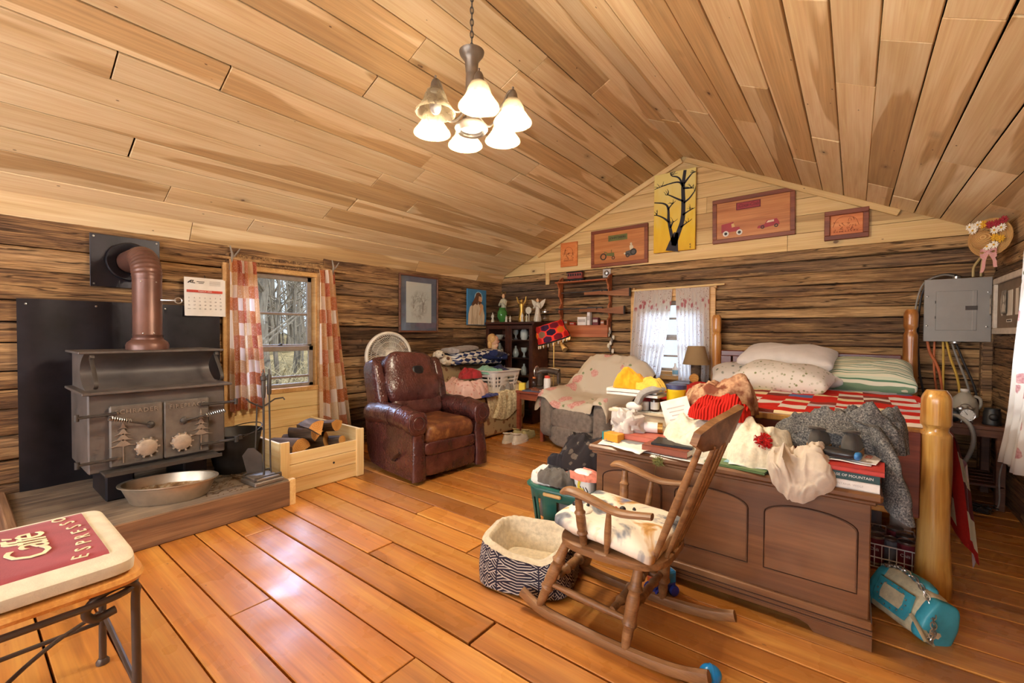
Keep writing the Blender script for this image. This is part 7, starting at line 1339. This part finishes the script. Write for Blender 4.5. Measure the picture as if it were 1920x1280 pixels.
tg = thing('printed_bag', 'white bag with bold yellow and black print beside the chest', 'bag', (-1.235, 2.285, .335), R(-8)); MB().sup((0, 0, .04), (.13, .09, .15), .5, .5, 22, 14, fn=lambda p: p * (1 + .1 * nz(p.x * 12, p.y * 12, p.z * 12))).build('bag', M_paper, tg); g = MB(); stroke(g, [(-.03, .05), (.0, .02), (.03, .05)], .016, .016, .0); stroke(g, [(.0, .02), (-.005, -.02), (.03, -.03)], .016, .016, .0); g.v = [(x, -.045 - .001 - z, y + .04) for x, y, z in g.v]; g.build('yellow_print', M_yel, tg, smooth=False); g = MB()
for k in range(6): stroke(g, [(-.05 + .02 * k, -.055), (-.045 + .02 * k, -.03), (-.05 + .018 * k, -.01)], .005, .005, 0)
g.v = [(x, -.0435 - z, y + .04) for x, y, z in g.v]; g.build('black_print', M_ink, tg, smooth=False)
tk = thing('toy_truck', 'small blue plastic toy truck under the rocking chair', 'toy', (-.71, 2.09, 0), R(60)); M_blp = plain('sky_blue_plastic', '#2f86c8', .35); M_nvp = plain('navy_plastic', '#2c3486', .4)
MB().box((0, 0, .045), (.13, .06, .035), bev=.006).build('bed', M_nvp, tk); MB().box((.04, 0, .085), (.055, .06, .06), bev=.008).build('cab', M_blp, tk); MB().box((-.03, 0, .08), (.07, .055, .03), bev=.004).build('load', plain('orange_plastic', '#d8622e', .4), tk); MB().box((.068, 0, .095), (.003, .04, .03)).build('windscreen', M_cover['white'], tk)
for x in (-.045, .045):
    for s in (-1, 1): MB().lathe([(.024, -.008), (.026, 0), (.024, .008)], 18, axes((x, s * .036, .026), (1, 0, 0), (0, 0, 1), (0, -1, 0))).build('wheel', M_nvp, tk)
eg_ = thing('toy_egg', 'bright blue plastic egg on the floor behind the rocker', 'toy egg', (-.385, 1.66, .0345), R(35)); MB().sup((0, 0, 0), (.078, .066, .066), 1, 1, 26, 16, fn=lambda p: Vector((p.x, p.y * (1 - p.x * 2.0), p.z * (1 - p.x * 2.0)))).build('shell', plain('bright_blue', '#1f8fe0', .25), eg_); MB().tube([(.004, .0335 * cos(a), .0335 * sin(a)) for a in [2 * pi * k / 24 for k in range(24)]], .0008, 4, closed=True).build('seam', M_blp, eg_)
# purse
M_turq = plain('turquoise_leather', '#3f9fb4', .45, 0, .15, 20); M_croc = plain('cream_croc', '#cfc4a4', .5, 0, .2, 30, .3)
pu = thing('handbag', 'turquoise and cream studded handbag slumped beside the chest', 'handbag', (.185, 2.53, 0), R(-52)); PM = rotM(-22, 0, 0)
MB().sup((0, 0, .10), (.29, .14, .20), .38, .32, 36, 20, M=PM, fn=lambda p: Vector((p.x * (1 - .6 * max(0, p.z)) + .015 * nz(p.x * 8, p.y * 8, p.z * 8), p.y * (1.0 - 3.2 * max(0, p.z)), p.z + .012 * nz(p.x * 9, 0, p.z * 9) - .10 * max(0, p.x) * (p.z > 0)))).build('body', M_croc, pu)
for sx_ in (-1, 1): MB().sup((sx_ * .118, 0, .095), (.055, .148, .19), .4, .35, 20, 16, M=PM, fn=lambda p: Vector((p.x, p.y * (1.0 - 3.0 * max(0, p.z)), p.z - .10 * max(0, sx_ * .118) * (p.z > 0)))).build('side_panel', M_turq, pu)
q_ = [(-.075, -.06), (.075, -.06), (.085, -.02), (.08, .05), (-.08, .05), (-.085, -.02)]; pk_ = MB().prism(q_, 0, .012, PM @ axes((0, -.078, .095), (1, 0, 0), (0, 0, 1), (0, -1, 0))).build('pocket', M_turq, pu, smooth=False); MB().prism([(a * .62, b * .58) for a, b in q_], .012, .016, PM @ axes((0, -.078, .098), (1, 0, 0), (0, 0, 1), (0, -1, 0))).build('pocket_panel', M_croc, pk_, smooth=False)
for k in range(14): a = 2 * pi * k / 14; MB().sup((.068 * cos(a), -.092, .092 + .048 * sin(a)), (.007, .007, .007), 1, 1, 8, 6, M=PM).build('stud', M_steel, pk_)
MB().sup((-.02, .0, .192), (.22, .075, .045), .8, .8, 22, 12, M=PM, fn=lambda p: p * (1 + .2 * nz(p.x * 14, p.y * 14, p.z * 14))).build('top_gusset', M_turq, pu)
ch_ = spline([(-.10, -.07, .19), (-.02, -.085, .215), (.06, -.07, .20), (.12, -.05, .14), (.17, -.06, .07), (.19, -.08, .02)], 5)
for k in range(0, len(ch_) - 1, 1):
    c0 = PM @ ch_[k]; d_ = (PM @ ch_[min(k + 1, len(ch_) - 1)] - c0).normalized(); s_ = d_.orthogonal().normalized(); s_ = s_ if k % 2 else d_.cross(s_); MB().tube([c0 + d_ * .014 * cos(a) + s_ * .009 * sin(a) for a in [2 * pi * q / 12 for q in range(12)]], .0025, 5, closed=True).build('chain_link', M_steel, pu)
MB().grid(lambda u, v: (.10 + .10 * u, -.075 + (v - .5) * .05 - .01 * u, .075 - .055 * u + .004 * sin(v * 6)), 10, 5, M=PM).build('fringed_strap', M_croc, pu, ang=80)
# wire basket with cans under the bed
cbk = thing('wire_basket', 'white wire basket of cans under the bed end', 'wire basket', (.165, 3.20, 0)); g = MB()
for z in (.01, .06, .13): g.tube([(sx * .12, sy * .16, z) for sx, sy in ((-1, -1), (1, -1), (1, 1), (-1, 1))], .0035, 5, closed=True)
for k in range(9):
    for sy in (-1, 1): g.tube([(-.12 + .03 * k, sy * .16, .01), (-.12 + .03 * k, sy * .16, .13)], .002, 4, cap=False)
for k in range(11):
    for sx in (-1, 1): g.tube([(sx * .12, -.16 + .032 * k, .01), (sx * .12, -.16 + .032 * k, .13)], .002, 4, cap=False)
for k in range(9): g.tube([(-.12 + .03 * k, -.16, .01), (-.12 + .03 * k, .16, .01)], .002, 4, cap=False)
g.build('wire_frame', M_wplast, cbk)
M_canr = plain('maroon_can_label', '#7a2a34', .4, 0, .2); M_cang = plain('grey_can_label', '#8a8c96', .4, .3, .2)
def can(label, loc, r_, h_, m, word=None):
    o = thing('food_can', label, 'can', loc, R(-10), 'food cans under the bed'); MB().lathe([(r_, 0), (r_ * 1.02, .004), (r_, .008), (r_, h_ - .008), (r_ * 1.02, h_ - .004), (r_, h_), (r_ * .93, h_ - .004), (0, h_ - .005)], 22).build('tin', M_steel, o); MB().lathe([(r_ * 1.012, .012), (r_ * 1.012, h_ - .012)], 22, cap=False).build('paper_label', m, o)
    if word: text(word, .022, axes((0, -r_ * 1.03, h_ * .55), (1, 0, 0), (0, 0, 1), (0, -1, 0)), M_paper, o, .0006)
    return o
can('maroon labelled can at the front corner of the wire basket, nearest the post', (.235, 3.09, .0145), .037, .15, M_canr, 'Chili'); can('maroon labelled can at the front of the wire basket, nearest the chest', (.11, 3.09, .0145), .037, .15, M_canr, 'Chili')
can('grey labelled can between the two maroon cans', (.172, 3.105, .0145), .030, .145, M_cang); can('grey labelled can in the second row of the basket, nearest the post', (.235, 3.18, .0145), .037, .15, M_cang); can('grey labelled can in the second row of the basket, nearest the chest', (.12, 3.18, .0145), .037, .15, M_cang); can('maroon can in the third row of the wire basket', (.20, 3.27, .0145), .037, .15, M_canr)
can('tall silver can behind the wire basket', (.10, 3.47, 0), .05, .30, M_cang); can('tall white labelled can far under the bed', (.24, 3.55, 0), .05, .24, M_cover['white'])
# ================================================================ stool at the left
M_stm = plain('brown_iron_tube', '#5c5048', .4, .5, .15)
sl = thing('counter_stool', 'iron counter stool with wooden seat at the picture edge', 'stool', (-1.96, .06, 0))
MB().sup((0, 0, .515), (.60, .62, .035), .35, .22, 44, 10).build('wooden_seat', wood('maple_seat', ('#c07f3c', '#d0944e', '#dca664'), .35, 1.5, coat=.3), sl)
pw2 = lambda x: math.copysign(abs(x) ** .3, x); MB().tube([(.285 * pw2(cos(a)), .295 * pw2(sin(a)), .475) for a in [2 * pi * k / 48 for k in range(48)]], .010, 8, closed=True).build('seat_ring', M_stm, sl)
for sx in (-1, 1):
    for sy in (-1, 1):
        x, y = sx * .235, sy * .285; MB().tube(spline([(x * 1.06, y, .0), (x * 1.03, y, .20), (x, y, .42), (x * 1.03, y, .470), (x * 1.10, y - sy * .03, .497), (x * 1.14, y - sy * .085, .490), (x * 1.14, y - sy * .115, .455), (x * 1.12, y - sy * .095, .425), (x * 1.10, y - sy * .05, .43)], 6), .0115, 10).build('leg', M_stm, sl); MB().lathe([(.02, 0), (.02, .01), (.013, .02)], 14, rotM(loc=(x * 1.06, y, 0))).build('foot', M_stm, sl)
for sx in (-1, 1): MB().tube([(sx * .245, -.285, .16), (sx * .245, .285, .16)], .008, 8).build('side_stretcher', M_stm, sl)
for sy in (-1, 1): MB().tube([(-.245, sy * .285, .20), (.245, sy * .285, .16)], .008, 8).build('end_stretcher', M_stm, sl); MB().tube(spline([(-.245, sy * .285, .20), (-.16, sy * .15, .19), (-.05, sy * .05, .185), (.0, sy * .03, .18), (.08, sy * .12, .17), (.245, sy * .285, .16)], 6), .007, 8).build('curved_brace', M_stm, sl)
cu = thing('stool_cushion', 'red coffee print cushion with cream border on the stool', 'cushion', (-1.965, .045, .5335)); M_canv = fabric('cream_canvas', '#d6cdb8', .95, .08, 18, .4); M_crd = fabric('faded_red_print', '#963f46', .95, .14, 8, .3)
def cf(p):
    u, v_ = abs(p.x) / .285, abs(p.y) / .295; return Vector((p.x, p.y, p.z * (1 - .45 * max(0, u - .75) * 3 * (p.z > 0)) + .002 * nz(p.x * 7, p.y * 7, 1) * (p.z > 0)))
MB().sup((0, 0, .026), (.59, .60, .052), .22, .16, 56, 16, fn=cf).build('pad', M_canv, cu)
MB().grid(lambda u, v: (lerp(-.25, .235, u), lerp(-.265, .245, v), .0552 + .002 * nz(lerp(-.25, .235, u) * 7, lerp(-.265, .245, v) * 7, 1) - .010 * (abs(u - .5) > .47) ), 20, 20).build('red_panel', M_crd, cu)
Tm = lambda x, y, a=0: axes((x, y, .0580), (-1, 0, 0), (0, -1, 0), (0, 0, 1)) @ Matrix.Rotation(a, 4, 'Z')
M_ctext = plain('cream_print', '#e6d8b4', .9); text('Caffé', .135, Tm(-.005, .10), M_ctext, cu, .001, shear=.3, sp=.85)
for k, chh in enumerate('ESPRESSO'): q = (k - 3.5) / 3.5; text(chh, .052, Tm(-q * .20, .215 - .035 * q * q * -1 * 0 + .0 - .028 * q * q, q * .30), M_ctext, cu, .001)
bnd = MB().box((0, -.075, .0578), (.42, .05, .0008)).build('dark_band', plain('band_brown', '#5a2e34', .9), cu); text('CLASSIC', .038, Tm(.135, -.075), M_ctext, cu, .001); text('BLEND', .038, Tm(-.135, -.075), M_ctext, cu, .001)
g = MB(); g.prism([(-.055, .035), (.055, .035), (.035, -.045), (-.035, -.045)], 0, .0012, Tm(0, -.075)); g.prism(disc(.062, 24, 1, .16, (0, -.048)), 0, .0012, Tm(0, -.075)); g.build('printed_cup', M_ctext, cu, smooth=False)
# ================================================================ chandelier
M_bronze = plain('aged_bronze', '#7a6e62', .4, .6, .2, 14)
cdl = thing('chandelier', 'six arm bronze chandelier with frosted bell shades hanging from the ridge', 'chandelier', (-1.605, 1.705, 0), R(52.1 - 90 + 0))
MB().lathe([(.0, 2.60), (.030, 2.60), (.032, 2.52), (.026, 2.50), (.028, 2.585), (.03, 2.60), (.036, 2.665), (.05, 2.685), (.062, 2.70), (.066, 2.715), (.0, 2.725)], 28, cap=False).build('column', M_bronze, cdl)
MB().lathe([(.0, 2.53), (.032, 2.52), (.034, 2.46), (.040, 2.45), (.040, 2.42), (.03, 2.41), (.022, 2.36), (.03, 2.345), (.0, 2.34)], 24, cap=False).build('hub', M_bronze, cdl)
MB().lathe([(.065, 2.345), (.082, 2.33), (.086, 2.315), (.07, 2.295), (.058, 2.30), (.055, 2.315)], 32, cap=False).build('down_light_ring', M_bronze, cdl); MB().lathe([(0, 2.318), (.056, 2.316)], 28, cap=False).build('down_light_lens', emis('lens', '#fff2dc', 1.6), cdl)
z = 2.725; k = 0
while z < 3.31:
    MB().tube([(.008 * cos(a) * (k % 2), .008 * cos(a) * (1 - k % 2), z + .018 + .020 * sin(a)) for a in [2 * pi * q / 14 for q in range(14)]], .0028, 5, closed=True).build('chain_link', M_iron, cdl); z += .031; k += 1
MB().tube([(0, 0, 2.72), (0, 0, 3.31)], .0025, 6).build('cord', M_bronze, cdl); MB().lathe([(.06, 3.315), (.05, 3.29), (.01, 3.27)], 24).build('canopy', M_bronze, cdl)
t = NT('frosted_shade', .6, 0, .3); v = t.vec(); M_frost = cloth(t, t.ramp(t.noise(v, 14, 4), [(.3, '#8a7a60'), (.7, '#ab9c80')]), .45)
tr_ = M_frost.node_tree; tb_ = tr_.nodes.new('ShaderNodeBsdfTransparent'); mx2 = tr_.nodes.new('ShaderNodeMixShader'); mx2.inputs[0].default_value = .45; src = tr_.nodes['Material Output'].inputs[0].links[0].from_socket; tr_.links.new(src, mx2.inputs[1]); tr_.links.new(tb_.outputs[0], mx2.inputs[2]); tr_.links.new(mx2.outputs[0], tr_.nodes['Material Output'].inputs[0])
M_bulb = emis('lit_bulb', '#fff4e0', 16); M_bulb0 = plain('unlit_bulb', '#c9c4bc', .3)
for q in range(6):
    a = pi / 3 * q; ca, sa = cos(a), sin(a); P_ = lambda r_, z_: (ca * r_, sa * r_, z_); L0 = 2.285
    MB().tube(spline([P_(.03, 2.44), P_(.07, 2.385), P_(.12, 2.37), P_(.17, 2.42), P_(.20, 2.475), P_(.222, 2.485), P_(.225, 2.475)], 5), .0065, 8).build('arm', M_bronze, cdl)
    MB().lathe([(0, 2.505), (.006, 2.50), (.004, 2.49), (.014, 2.482), (.022, 2.465), (.026, 2.44), (.028, 2.43)], 18, rotM(loc=P_(.225, 0))).build('socket_cup', M_bronze, cdl)
    MB().lathe([(.028, 2.438), (.042, 2.428), (.053, 2.405), (.060, 2.380), (.062, 2.372), (.068, 2.366), (.082, 2.345), (.097, 2.325), (.099, 2.318), (.096, 2.317), (.080, 2.341), (.058, 2.368), (.050, 2.405), (.038, 2.424)], 30, rotM(loc=P_(.225, 0)), cap=False).build('shade', M_frost, cdl)
    lit = q != 5
    MB().sup(P_(.225, 2.352), (.058, .058, .075), 1, 1, 16, 12).build('bulb', M_bulb if lit else M_bulb0, cdl)
    if lit:
        L = bpy.data.lights.new('chandelier_bulb', 'POINT'); L.energy = 27; L.color = (1, .86, .64); L.shadow_soft_size = .03; lo = bpy.data.objects.new('chandelier_bulb', L); COL.objects.link(lo); lo.parent = cdl; lo.location = P_(.225, 2.300)
